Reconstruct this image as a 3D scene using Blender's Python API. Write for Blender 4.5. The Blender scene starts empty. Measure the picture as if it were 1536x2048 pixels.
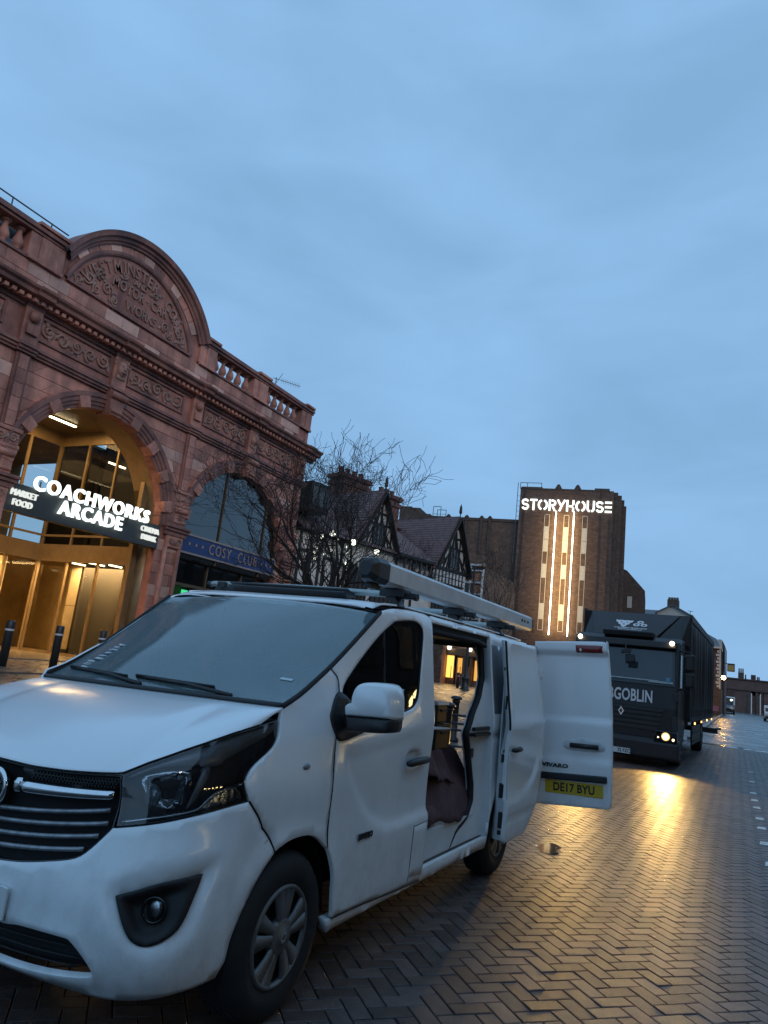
import bpy, bmesh, math, random
import numpy as np
from mathutils import Vector, Matrix, geometry
random.seed(7); RNG = np.random.default_rng(7)
R = math.radians
SC = bpy.context.scene
COL = SC.collection

# ------------------------------------------------------------------ camera
cam_d = bpy.data.cameras.new('camera'); cam = bpy.data.objects.new('camera', cam_d); COL.objects.link(cam)
SC.camera = cam
cam_d.sensor_fit = 'HORIZONTAL'; cam_d.sensor_width = 36.0; cam_d.lens = 36.0 * 1420 / 1536
cam_d.clip_start = 0.05; cam_d.clip_end = 3000
pi_, ya_, ro_ = R(11.85), R(27.61), R(6.467)
fw = Vector((-math.sin(ya_) * math.cos(pi_), math.cos(ya_) * math.cos(pi_), math.sin(pi_)))
rt = Vector((math.cos(ya_), math.sin(ya_), 0)); up = rt.cross(fw)
r2 = math.cos(ro_) * rt + math.sin(ro_) * up; u2 = -math.sin(ro_) * rt + math.cos(ro_) * up
mw = Matrix((r2, u2, -fw)).transposed().to_4x4(); mw.translation = (0, 0, 1.565)
cam.matrix_world = mw

# ------------------------------------------------------------------ sky, sun, exposure
W = bpy.data.worlds.new('World'); SC.world = W; W.use_nodes = True
wn = W.node_tree; wn.nodes.clear(); WL = wn.links.new
w_out = wn.nodes.new('ShaderNodeOutputWorld'); w_bg = wn.nodes.new('ShaderNodeBackground')
w_sky = wn.nodes.new('ShaderNodeTexSky'); w_sky.sky_type = 'NISHITA'; w_sky.sun_disc = False
w_sky.sun_elevation = R(25); w_sky.sun_rotation = R(126.9)
w_bg.inputs['Strength'].default_value = 0.1
w_tc = wn.nodes.new('ShaderNodeTexCoord')
w_map = wn.nodes.new('ShaderNodeMapping'); w_map.inputs['Scale'].default_value = (1.0, 1.0, 2.6)
w_map.inputs['Rotation'].default_value = (0.15, 0.1, 0.6)
w_noise = wn.nodes.new('ShaderNodeTexNoise'); w_noise.inputs['Scale'].default_value = 3.4
w_noise.inputs['Detail'].default_value = 7; w_noise.inputs['Roughness'].default_value = 0.5; w_noise.inputs['Distortion'].default_value = 0.35
w_ramp = wn.nodes.new('ShaderNodeValToRGB')
w_ramp.color_ramp.elements[0].position = 0.30; w_ramp.color_ramp.elements[0].color = (0.208, 0.400, 0.640, 1)
w_ramp.color_ramp.elements[1].position = 0.72; w_ramp.color_ramp.elements[1].color = (0.268, 0.490, 0.790, 1)
w_mul = wn.nodes.new('ShaderNodeMix'); w_mul.data_type = 'RGBA'; w_mul.blend_type = 'MULTIPLY'; w_mul.inputs[0].default_value = 1.0
w_mul.inputs[7].default_value = (10, 10, 10, 1)
w_mix = wn.nodes.new('ShaderNodeMix'); w_mix.data_type = 'RGBA'; w_mix.inputs[0].default_value = 0.96
WL(w_tc.outputs['Generated'], w_map.inputs['Vector']); WL(w_map.outputs[0], w_noise.inputs['Vector'])
WL(w_noise.outputs['Fac'], w_ramp.inputs['Fac']); WL(w_ramp.outputs['Color'], w_mul.inputs[6])
WL(w_sky.outputs[0], w_mix.inputs[6]); WL(w_mul.outputs[2], w_mix.inputs[7])
WL(w_mix.outputs[2], w_bg.inputs['Color']); WL(w_bg.outputs[0], w_out.inputs['Surface'])
sun_d = bpy.data.lights.new('sun', 'SUN'); sun_d.energy = 0.52; sun_d.angle = R(10); sun_d.color = (1.0, 0.86, 0.74)
sun = bpy.data.objects.new('sun', sun_d); COL.objects.link(sun); sun.rotation_mode = 'QUATERNION'; sun.rotation_quaternion = Vector((.8 * math.cos(R(25)), -.6 * math.cos(R(25)), math.sin(R(25)))).to_track_quat('Z', 'Y')
SC.view_settings.view_transform = 'Standard'; SC.view_settings.look = 'None'
SC.view_settings.exposure = 0.14; SC.view_settings.gamma = 1.0; SC.view_settings.use_curve_mapping = False
SC.cycles.max_bounces = 8; SC.cycles.transparent_max_bounces = 16; SC.cycles.caustics_reflective = False; SC.cycles.caustics_refractive = False
SC.cycles.use_denoising = True
SC.cycles.sample_clamp_indirect = 6.0

# ------------------------------------------------------------------ object helpers
BASE = {}
def link(o, parent=None):
    COL.objects.link(o)
    if parent is not None:
        o.parent = parent; BASE[o.name] = BASE[parent.name]
    return o
def thing(name, label, cat, loc=(0, 0, 0), rotz=None, group=None, kind=None):
    o = bpy.data.objects.new(name, None); COL.objects.link(o)
    o.empty_display_size = 0.2; o.location = loc; o['label'] = label
    if cat: o['category'] = cat
    if group: o['group'] = group
    if kind: o['kind'] = kind
    if rotz is None: BASE[o.name] = Vector(loc)
    else: BASE[o.name] = Vector((0, 0, 0)); o.rotation_euler = (0, 0, rotz)
    return o
def tag(o, label, cat, group=None):
    o['label'] = label; o['category'] = cat
    if group: o['group'] = group
    return o
def mesh_obj(name, V, Fc, mat, parent=None, smooth=False, kind=None, tone=None, label=None):
    me = bpy.data.meshes.new(name)
    off = BASE[parent.name] if parent is not None else Vector((0, 0, 0))
    V = np.asarray(V, float).reshape(-1, 3) - np.array(off)
    me.from_pydata(V.tolist(), [], [list(f) for f in Fc])
    if smooth: me.polygons.foreach_set('use_smooth', [True] * len(me.polygons))
    if tone is not None:
        at = me.attributes.new('tone', 'FLOAT', 'FACE'); at.data.foreach_set('value', list(tone))
    me.update()
    o = bpy.data.objects.new(name, me)
    if mat is not None: me.materials.append(mat)
    link(o, parent)
    if parent is None: BASE[o.name] = Vector((0, 0, 0))
    if kind: o['kind'] = kind
    if label: o['label'] = label
    return o
def inst(src, name, loc, parent, rot=None, scale=None):
    o = bpy.data.objects.new(name, src.data); link(o, parent)
    o.location = Vector(loc) - BASE[parent.name]
    if rot: o.rotation_euler = rot
    if scale: o.scale = scale
    return o

class MB:
    def __init__(self): self.V = []; self.F = []; self.T = []
    def add(self, V, F, t=None):
        b = len(self.V); self.V.extend([tuple(map(float, v)) for v in V]); self.F.extend([[b + i for i in f] for f in F])
        if t is not None: self.T.extend([t] * len(F))
        return self
    def box(self, x0, x1, y0, y1, z0, z1, t=None):
        V = [(x, y, z) for x in (x0, x1) for y in (y0, y1) for z in (z0, z1)]
        return self.add(V, [(0, 1, 3, 2), (4, 6, 7, 5), (0, 4, 5, 1), (2, 3, 7, 6), (0, 2, 6, 4), (1, 5, 7, 3)], t)
    def obox(self, c, ax, ay, az, t=None):   # oriented: half axis vectors
        c, ax, ay, az = map(np.array, (c, ax, ay, az))
        V = [c + i * ax + j * ay + k * az for i in (-1, 1) for j in (-1, 1) for k in (-1, 1)]
        return self.add(V, [(0, 1, 3, 2), (4, 6, 7, 5), (0, 4, 5, 1), (2, 3, 7, 6), (0, 2, 6, 4), (1, 5, 7, 3)], t)
    def bar(self, a, b, w, h, upv=(0, 0, 1)):
        a, b = np.array(a, float), np.array(b, float); d = b - a; L = np.linalg.norm(d); d /= L
        s = np.cross(d, np.array(upv, float)); s /= np.linalg.norm(s); n = np.cross(s, d)
        return self.obox((a + b) / 2, d * L / 2, s * w / 2, n * h / 2)
    def tube(self, pts, r, n=8, caps=True, closed=False):
        pts = [np.array(p, float) for p in pts]; m = len(pts)
        rs = [r] * m if np.isscalar(r) else list(r)
        ring = []; prev = None
        for i, p in enumerate(pts):
            if closed: d = pts[(i + 1) % m] - pts[i - 1]
            else: d = pts[min(i + 1, m - 1)] - pts[max(i - 1, 0)]
            d = d / (np.linalg.norm(d) + 1e-12)
            if prev is None:
                a = np.array((0, 0, 1.0)) if abs(d[2]) < .9 else np.array((1.0, 0, 0)); prev = np.cross(d, a)
            prev = prev - d * (prev @ d); prev /= np.linalg.norm(prev) + 1e-12; q = np.cross(d, prev)
            ring.append([p + rs[i] * (math.cos(2 * math.pi * k / n) * prev + math.sin(2 * math.pi * k / n) * q) for k in range(n)])
        V = [v for rg in ring for v in rg]; F = []
        for i in range(m if closed else m - 1):
            j = (i + 1) % m
            for k in range(n): F.append((i * n + k, i * n + (k + 1) % n, j * n + (k + 1) % n, j * n + k))
        if caps and not closed: F.append(tuple(range(n - 1, -1, -1))); F.append(tuple((m - 1) * n + k for k in range(n)))
        return self.add(V, F)
    def lathe(self, c, prof, n=16, axis='z', a0=0, a1=2 * math.pi):
        c = np.array(c, float); full = abs(a1 - a0 - 2 * math.pi) < 1e-6; m = n if full else n + 1; V = []
        for k in range(m):
            a = a0 + (a1 - a0) * k / n; ca, sa = math.cos(a), math.sin(a)
            for r, h in prof:
                V.append(c + np.array({'z': (r * ca, r * sa, h), 'y': (r * ca, h, r * sa), 'x': (h, r * ca, r * sa)}[axis]))
        p = len(prof); F = []
        for k in range(n):
            a, b = k * p, ((k + 1) % m) * p
            for i in range(p - 1): F.append((a + i, b + i, b + i + 1, a + i + 1))
        return self.add(V, F)
    def extrude(self, poly3, vec):
        P = [np.array(p, float) for p in poly3]; n = len(P); v = np.array(vec, float)
        F = [tuple(range(n)), tuple(range(2 * n - 1, n - 1, -1))] + [(i, i + n, (i + 1) % n + n, (i + 1) % n) for i in range(n)]
        return self.add(P + [p + v for p in P], F)
    def sphere(self, c, r, n=12, m=8, sc=(1, 1, 1)):
        V = []; F = []
        for i in range(m + 1):
            th = math.pi * i / m
            for k in range(n):
                a = 2 * math.pi * k / n
                V.append((c[0] + sc[0] * r * math.sin(th) * math.cos(a), c[1] + sc[1] * r * math.sin(th) * math.sin(a), c[2] + sc[2] * r * math.cos(th)))
        for i in range(m):
            for k in range(n): F.append((i * n + k, (i + 1) * n + k, (i + 1) * n + (k + 1) % n, i * n + (k + 1) % n))
        return self.add(V, F)
    def build(self, name, mat, parent=None, smooth=False, kind=None, label=None, bevel=0):
        o = mesh_obj(name, self.V, self.F, mat, parent, smooth, kind, self.T if self.T else None, label)
        fix_normals(o)
        if bevel:
            md = o.modifiers.new('bevel', 'BEVEL'); md.width = bevel; md.segments = 2; md.limit_method = 'ANGLE'; md.angle_limit = R(40)
            md.harden_normals = False
        return o
def fix_normals(o):
    bm = bmesh.new(); bm.from_mesh(o.data); bmesh.ops.remove_doubles(bm, verts=bm.verts, dist=1e-6)
    bmesh.ops.recalc_face_normals(bm, faces=bm.faces); bm.to_mesh(o.data); bm.free()

# ------------------------------------------------------------------ materials
MATS = {}
def mat(name, col, rough=.6, metal=0.0, var=0.0, scale=6.0, bump=0.0, bscale=40.0, coat=0.0, emit=None, estr=0.0, spec=.5, alpha=None, objvar=0.0, col2=None, tone=0.0, rvar=0.0, coord='Object', dist=.01):
    m = bpy.data.materials.new(name); m.use_nodes = True; t = m.node_tree; N = t.nodes; L = t.links.new
    b = N['Principled BSDF']; b.inputs['Roughness'].default_value = rough; b.inputs['Metallic'].default_value = metal
    b.inputs['Coat Weight'].default_value = coat; b.inputs['Coat Roughness'].default_value = .14
    b.inputs['Specular IOR Level'].default_value = spec
    b.inputs['Base Color'].default_value = (*col, 1)
    tc = N.new('ShaderNodeTexCoord')
    cur = None
    if var or objvar or tone or col2:
        nz = N.new('ShaderNodeTexNoise'); nz.inputs['Scale'].default_value = scale; nz.inputs['Detail'].default_value = 6; nz.inputs['Roughness'].default_value = .62
        L(tc.outputs[coord], nz.inputs['Vector'])
        rp = N.new('ShaderNodeValToRGB'); c2 = col2 or tuple(c * (1 - var) for c in col)
        rp.color_ramp.elements[0].position = .32; rp.color_ramp.elements[0].color = (*c2, 1)
        rp.color_ramp.elements[1].position = .66; rp.color_ramp.elements[1].color = (*(col if col2 else tuple(min(1, c * (1 + var * .6)) for c in col)), 1)
        L(nz.outputs['Fac'], rp.inputs['Fac']); cur = rp.outputs['Color']
        if rvar:
            mr = N.new('ShaderNodeMapRange'); mr.inputs['From Min'].default_value = .3; mr.inputs['From Max'].default_value = .7
            mr.inputs['To Min'].default_value = max(.02, rough - rvar); mr.inputs['To Max'].default_value = rough + rvar
            L(nz.outputs['Fac'], mr.inputs['Value']); L(mr.outputs[0], b.inputs['Roughness'])
        for amt, src in ((objvar, 'o'), (tone, 't')):
            if not amt: continue
            if src == 'o': sn = N.new('ShaderNodeObjectInfo'); so = sn.outputs['Random']
            else: sn = N.new('ShaderNodeAttribute'); sn.attribute_name = 'tone'; so = sn.outputs['Fac']
            mr = N.new('ShaderNodeMapRange'); mr.inputs['To Min'].default_value = 1 - amt; mr.inputs['To Max'].default_value = 1 + amt
            L(so, mr.inputs['Value'])
            mx = N.new('ShaderNodeMix'); mx.data_type = 'RGBA'; mx.blend_type = 'MULTIPLY'; mx.inputs[0].default_value = 1
            cb = N.new('ShaderNodeCombineColor')
            for i in range(3): L(mr.outputs[0], cb.inputs[i])
            L(cur, mx.inputs[6]); L(cb.outputs[0], mx.inputs[7]); cur = mx.outputs[2]
        L(cur, b.inputs['Base Color'])
    if bump:
        n2 = N.new('ShaderNodeTexNoise'); n2.inputs['Scale'].default_value = bscale; n2.inputs['Detail'].default_value = 4
        L(tc.outputs[coord], n2.inputs['Vector'])
        bp = N.new('ShaderNodeBump'); bp.inputs['Strength'].default_value = bump; bp.inputs['Distance'].default_value = dist
        L(n2.outputs['Fac'], bp.inputs['Height']); L(bp.outputs[0], b.inputs['Normal'])
    if emit: b.inputs['Emission Color'].default_value = (*emit, 1); b.inputs['Emission Strength'].default_value = estr
    MATS[name] = m
    return m
def glass(name, tint=(.6, .65, .68), rough=.01, haze=0.0, hazecol=(.5, .55, .6), ior=1.5, spots=False):
    m = bpy.data.materials.new(name); m.use_nodes = True; t = m.node_tree; N = t.nodes; L = t.links.new; N.clear()
    o = N.new('ShaderNodeOutputMaterial'); tr = N.new('ShaderNodeBsdfTransparent'); tr.inputs[0].default_value = (*tint, 1)
    gl = N.new('ShaderNodeBsdfGlossy'); gl.inputs['Roughness'].default_value = rough; gl.inputs['Color'].default_value = (.95, .95, .95, 1)
    fr = N.new('ShaderNodeFresnel'); fr.inputs['IOR'].default_value = ior
    mx = N.new('ShaderNodeMixShader'); L(fr.outputs[0], mx.inputs[0]); L(tr.outputs[0], mx.inputs[1]); L(gl.outputs[0], mx.inputs[2])
    last = mx
    if haze:
        df = N.new('ShaderNodeBsdfDiffuse'); df.inputs[0].default_value = (*hazecol, 1)
        m2 = N.new('ShaderNodeMixShader'); m2.inputs[0].default_value = haze
        if spots:
            tc = N.new('ShaderNodeTexCoord'); nz = N.new('ShaderNodeTexNoise'); nz.inputs['Scale'].default_value = 160; nz.inputs['Detail'].default_value = 2
            L(tc.outputs['Object'], nz.inputs['Vector'])
            mr = N.new('ShaderNodeMapRange'); mr.inputs['From Min'].default_value = .35; mr.inputs['From Max'].default_value = .75
            mr.inputs['To Min'].default_value = haze * .75; mr.inputs['To Max'].default_value = haze * 1.3
            L(nz.outputs['Fac'], mr.inputs['Value']); L(mr.outputs[0], m2.inputs[0])
            bp = N.new('ShaderNodeBump'); bp.inputs['Strength'].default_value = .04; bp.inputs['Distance'].default_value = .002
            L(nz.outputs['Fac'], bp.inputs['Height']); L(bp.outputs[0], gl.inputs['Normal'])
        L(mx.outputs[0], m2.inputs[1]); L(df.outputs[0], m2.inputs[2]); last = m2
    L(last.outputs[0], o.inputs['Surface']); MATS[name] = m
    return m
def emis(name, col, s):
    m = bpy.data.materials.new(name); m.use_nodes = True; t = m.node_tree; t.nodes.clear()
    o = t.nodes.new('ShaderNodeOutputMaterial'); e = t.nodes.new('ShaderNodeEmission'); e.inputs[0].default_value = (*col, 1); e.inputs[1].default_value = s
    t.links.new(e.outputs[0], o.inputs['Surface']); MATS[name] = m
    return m
M_white = mat('white_paint', (.88, .90, .91), .30, var=.03, scale=1.5, coat=.8, bump=.02, bscale=300, dist=.001)
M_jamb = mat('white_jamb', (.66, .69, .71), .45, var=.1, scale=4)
M_black = mat('black_plastic', (.018, .019, .021), .42, var=.2, scale=20, bump=.08, bscale=400, dist=.001)
M_gloss = mat('gloss_black', (.010, .010, .012), .12, coat=.4)
M_rubber = mat('rubber', (.013, .013, .014), .75, var=.3, scale=12, bump=.1, bscale=200, dist=.002)
M_dark = mat('dark_cavity', (.008, .008, .009), .9)
M_chrome = mat('chrome', (.78, .79, .80), .10, 1.0, var=.08, scale=30, bump=.03, bscale=120, dist=.001)
M_refl = mat('lamp_reflector', (.62, .64, .66), .16, 1.0, bump=.5, bscale=55, dist=.004)
M_silver = mat('wheel_silver', (.165, .165, .165), .42, .45, var=.25, scale=9)
M_chrome2 = mat('slat_silver', (.30, .31, .33), .35, .6, var=.3, scale=30)
M_refl2 = mat('projector', (.38, .43, .47), .14, .3, coat=.8)
M_alu = mat('grey_tube', (.60, .63, .65), .38, .25, var=.16, scale=4, bump=.02, bscale=90)
M_steel = mat('bar_steel', (.40, .44, .42), .35, .7, var=.15, scale=8)
M_red = mat('red_lens', (.20, .018, .014), .2, coat=.5)
M_yel = mat('plate_yellow', (.62, .43, .03), .35)
M_wht = mat('plate_white', (.72, .73, .72), .35)
M_ink = mat('plate_black', (.012, .012, .012), .5)
M_cloth = mat('maroon_cloth', (.105, .052, .055), .9, var=.25, scale=7, bump=.35, bscale=60, dist=.01)
M_ply = mat('van_ply', (.055, .05, .046), .8, var=.3, scale=3)
M_seat = mat('seat_cloth', (.03, .03, .034), .85, var=.3, scale=8)
G_ws = glass('windscreen_glass', (.62, .67, .70), .03, .24, (.42, .60, .64), 2.1, True)
G_side = glass('side_glass', (.30, .33, .35), .012, 0, ior=1.6)
G_lens = glass('clear_lens', (.88, .90, .92), .03, 0, ior=1.75)
G_bld = glass('building_glass', (.42, .46, .48), .012, 0, ior=2.1)
G_shop = glass('shop_glass', (.80, .80, .76), .012, 0, ior=1.28)
M_terra = mat('terracotta', (.50, .215, .155), .62, var=.30, scale=2.2, bump=.25, bscale=25, objvar=.26, dist=.012)
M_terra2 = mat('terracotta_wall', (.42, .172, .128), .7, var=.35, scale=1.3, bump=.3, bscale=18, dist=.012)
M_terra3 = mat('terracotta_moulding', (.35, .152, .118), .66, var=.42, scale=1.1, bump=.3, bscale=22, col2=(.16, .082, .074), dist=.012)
M_pave = mat('wet_brick', (.082, .064, .060), .44, var=.32, scale=14, bump=.75, bscale=170, tone=.34, rvar=.10, dist=.004, spec=.55)
def grain(m, sc, lo, hi, rlo, rhi):
    """stony aggregate: fine colour and gloss variation"""
    t = m.node_tree; N = t.nodes; L = t.links.new; b = N['Principled BSDF']; src = b.inputs['Base Color'].links[0].from_socket
    tc = N.new('ShaderNodeTexCoord'); nz = N.new('ShaderNodeTexNoise'); nz.inputs['Scale'].default_value = sc; nz.inputs['Detail'].default_value = 3; nz.inputs['Roughness'].default_value = .7
    L(tc.outputs['Object'], nz.inputs['Vector']); mr = N.new('ShaderNodeMapRange'); mr.inputs['From Min'].default_value = .36; mr.inputs['From Max'].default_value = .66; mr.inputs['To Min'].default_value = lo; mr.inputs['To Max'].default_value = hi
    L(nz.outputs['Fac'], mr.inputs['Value']); cb = N.new('ShaderNodeCombineColor')
    for i in range(3): L(mr.outputs[0], cb.inputs[i])
    mx = N.new('ShaderNodeMix'); mx.data_type = 'RGBA'; mx.blend_type = 'MULTIPLY'; mx.inputs[0].default_value = 1
    L(src, mx.inputs[6]); L(cb.outputs[0], mx.inputs[7]); L(mx.outputs[2], b.inputs['Base Color'])
    m2 = N.new('ShaderNodeMapRange'); m2.inputs['From Min'].default_value = .34; m2.inputs['From Max'].default_value = .68; m2.inputs['To Min'].default_value = rlo; m2.inputs['To Max'].default_value = rhi
    L(nz.outputs['Fac'], m2.inputs['Value']); L(m2.outputs[0], b.inputs['Roughness'])
    m3 = N.new('ShaderNodeMapRange'); m3.inputs['From Min'].default_value = .34; m3.inputs['From Max'].default_value = .68; m3.inputs['To Min'].default_value = .75; m3.inputs['To Max'].default_value = .12
    L(nz.outputs['Fac'], m3.inputs['Value']); L(m3.outputs[0], b.inputs['Specular IOR Level'])
grain(M_pave, 105, .35, 1.7, .26, .66)
def grime(m):
    """road dirt thrown up the lower panels, with faint streaks"""
    t = m.node_tree; N = t.nodes; L = t.links.new; b = N['Principled BSDF']; src = b.inputs['Base Color'].links[0].from_socket
    tc = N.new('ShaderNodeTexCoord'); sp = N.new('ShaderNodeSeparateXYZ'); L(tc.outputs['Object'], sp.inputs[0])
    mp = N.new('ShaderNodeMapping'); mp.inputs['Scale'].default_value = (4, 4, 3.0); L(tc.outputs['Object'], mp.inputs[0])
    nz = N.new('ShaderNodeTexNoise'); nz.inputs['Scale'].default_value = 2.2; nz.inputs['Detail'].default_value = 8; nz.inputs['Roughness'].default_value = .72; L(mp.outputs[0], nz.inputs['Vector'])
    mr = N.new('ShaderNodeMapRange'); mr.inputs['From Min'].default_value = 1.15; mr.inputs['From Max'].default_value = .22; mr.inputs['To Min'].default_value = 0; mr.inputs['To Max'].default_value = .42; L(sp.outputs[2], mr.inputs['Value'])
    m2 = N.new('ShaderNodeMapRange'); m2.inputs['From Min'].default_value = .42; m2.inputs['From Max'].default_value = .72; L(nz.outputs['Fac'], m2.inputs['Value'])
    mu = N.new('ShaderNodeMath'); mu.operation = 'MULTIPLY'; L(mr.outputs[0], mu.inputs[0]); L(m2.outputs[0], mu.inputs[1])
    mx = N.new('ShaderNodeMix'); mx.data_type = 'RGBA'; L(mu.outputs[0], mx.inputs[0]); L(src, mx.inputs[6]); mx.inputs[7].default_value = (.30, .27, .23, 1); L(mx.outputs[2], b.inputs['Base Color'])
    m4 = N.new('ShaderNodeMapRange'); m4.inputs['To Min'].default_value = .30; m4.inputs['To Max'].default_value = .75; L(mu.outputs[0], m4.inputs['Value']); L(m4.outputs[0], b.inputs['Roughness'])
    m5 = N.new('ShaderNodeMapRange'); m5.inputs['To Min'].default_value = .8; m5.inputs['To Max'].default_value = .1; L(mu.outputs[0], m5.inputs['Value']); L(m5.outputs[0], b.inputs['Coat Weight'])
grime(M_white)
def soot(m, lo=.55):
    """weather streaks and soot, long downwards"""
    t = m.node_tree; N = t.nodes; L = t.links.new; b = N['Principled BSDF']; src = b.inputs['Base Color'].links[0].from_socket
    ge = N.new('ShaderNodeNewGeometry'); mp = N.new('ShaderNodeMapping'); mp.inputs['Scale'].default_value = (1.6, 1.6, .38); L(ge.outputs['Position'], mp.inputs[0])
    nz = N.new('ShaderNodeTexNoise'); nz.inputs['Scale'].default_value = 1.0; nz.inputs['Detail'].default_value = 9; nz.inputs['Roughness'].default_value = .68; L(mp.outputs[0], nz.inputs['Vector'])
    rp = N.new('ShaderNodeValToRGB'); rp.color_ramp.elements[0].position = .36; rp.color_ramp.elements[0].color = (lo, lo, lo * 1.05, 1); rp.color_ramp.elements[1].position = .60; rp.color_ramp.elements[1].color = (1.08, 1.06, 1.04, 1); L(nz.outputs['Fac'], rp.inputs['Fac'])
    mx = N.new('ShaderNodeMix'); mx.data_type = 'RGBA'; mx.blend_type = 'MULTIPLY'; mx.inputs[0].default_value = 1; L(src, mx.inputs[6]); L(rp.outputs[0], mx.inputs[7]); L(mx.outputs[2], b.inputs['Base Color'])
for m_ in (M_terra, M_terra2, M_terra3): soot(m_)
M_joint = mat('brick_joint', (.020, .018, .018), .8, var=.3, scale=40, bump=.4, bscale=150)
M_text = emis('sign_white', (.90, 1.0, .97), 1.9)
M_text2 = emis('sign_white_soft', (.95, 1.0, .95), .80)
# ------------------------------------------------------------------ 2-D tools
def pip(P, poly):
    P = np.asarray(P, float); poly = np.asarray(poly, float); x, y = P[:, 0], P[:, 1]; c = np.zeros(len(P), bool); n = len(poly)
    for i in range(n):
        (x1, y1), (x2, y2) = poly[i], poly[(i + 1) % n]
        if y1 == y2: continue
        k = ((y1 > y) != (y2 > y)) & (x < (x2 - x1) * (y - y1) / (y2 - y1) + x1); c ^= k
    return c
def sdf(P, poly):
    P = np.asarray(P, float); poly = np.asarray(poly, float); d = np.full(len(P), 1e9); n = len(poly)
    for i in range(n):
        a, b = poly[i], poly[(i + 1) % n]; e = b - a; L = e @ e + 1e-12
        t = np.clip(((P - a) @ e) / L, 0, 1); d = np.minimum(d, np.hypot(*(P - a - t[:, None] * e).T))
    return np.where(pip(P, poly), -d, d)
def sst(x, a, b):
    t = np.clip((np.asarray(x, float) - a) / (b - a), 0, 1); return t * t * (3 - 2 * t)
def area2(p):
    p = np.asarray(p); return .5 * np.sum(p[:, 0] * np.roll(p[:, 1], -1) - np.roll(p[:, 0], -1) * p[:, 1])
def inset(poly, d):
    p = np.asarray(poly, float)
    if area2(p) < 0: p = p[::-1]
    n = len(p); out = []
    for i in range(n):
        a = p[i] - p[i - 1]; b = p[(i + 1) % n] - p[i]
        na = np.array((-a[1], a[0])) / (np.hypot(*a) + 1e-9); nb = np.array((-b[1], b[0])) / (np.hypot(*b) + 1e-9)
        m = na + nb; L = max(.35, (m @ m) / 2); out.append(p[i] + d * m / 2 / L * 1.0 * (1 if L > .35 else 1))
    return np.array(out)
def cm(pts, closed=True, sub=5):
    """Catmull-Rom through points; a point given with a third value stays a sharp corner."""
    n = len(pts); P = [np.array(p[:2], float) for p in pts]; K = [len(p) > 2 for p in pts]; out = []
    rng = range(n) if closed else range(n - 1)
    for i in rng:
        j = (i + 1) % n
        a, b = P[i], P[j]
        p0 = 2 * a - b if (K[i] or (not closed and i == 0)) else P[i - 1]
        p3 = 2 * b - a if (K[j] or (not closed and j == n - 1)) else P[(j + 1) % n]
        for k in range(sub):
            t = k / sub
            out.append(.5 * (2 * a + (b - p0) * t + (2 * p0 - 5 * a + 4 * b - p3) * t * t + (3 * a - p0 - 3 * b + p3) * t ** 3))
    if not closed: out.append(P[-1])
    return np.array(out)
def resample(p, h):
    out = []; n = len(p)
    for i in range(n):
        a, b = p[i], p[(i + 1) % n]; k = max(1, int(math.ceil(np.hypot(*(b - a)) / h)))
        for j in range(k): out.append(a + (b - a) * j / k)
    return np.array(out)
def fill(poly, holes=(), h=.04):
    loops = [resample(np.asarray(poly, float), h)] + [resample(np.asarray(q, float), h) for q in holes]
    lo, hi = loops[0].min(0), loops[0].max(0)
    gx, gy = np.meshgrid(np.arange(lo[0] + h / 2, hi[0], h), np.arange(lo[1] + h / 2, hi[1], h)); g = np.c_[gx.ravel(), gy.ravel()]
    if len(g):
        k = sdf(g, loops[0]) < -.45 * h
        for q in loops[1:]: k &= sdf(g, q) > .45 * h
        g = g[k]
    V = []; E = []
    for q in loops:
        b = len(V); V += [Vector(v) for v in q]; E += [(b + i, b + (i + 1) % len(q)) for i in range(len(q))]
    V += [Vector(v) for v in g]
    v2, e2, f2, *_ = geometry.delaunay_2d_cdt(V, E, [], 0, 1e-7)
    v2 = np.array([tuple(v) for v in v2]); f2 = np.array([tuple(f) for f in f2 if len(f) == 3]); c = v2[f2].mean(1)
    k = pip(c, loops[0])
    for q in loops[1:]: k &= ~pip(c, q)
    return v2, f2[k]
_hu = np.linspace(0, 1, 2001); _hv = .62 * _hu + .6 * (1 - (1 - _hu) ** .55)
def u2v(u): a = np.abs(u); return np.sign(u) * np.where(a < 1, np.interp(a, _hu, _hv), 1.22 + (a - 1))
def v2u(v): a = np.abs(v); return np.sign(v) * np.where(a < 1.22, np.interp(a, _hv, _hu), 1 + (a - 1.22))
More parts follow.
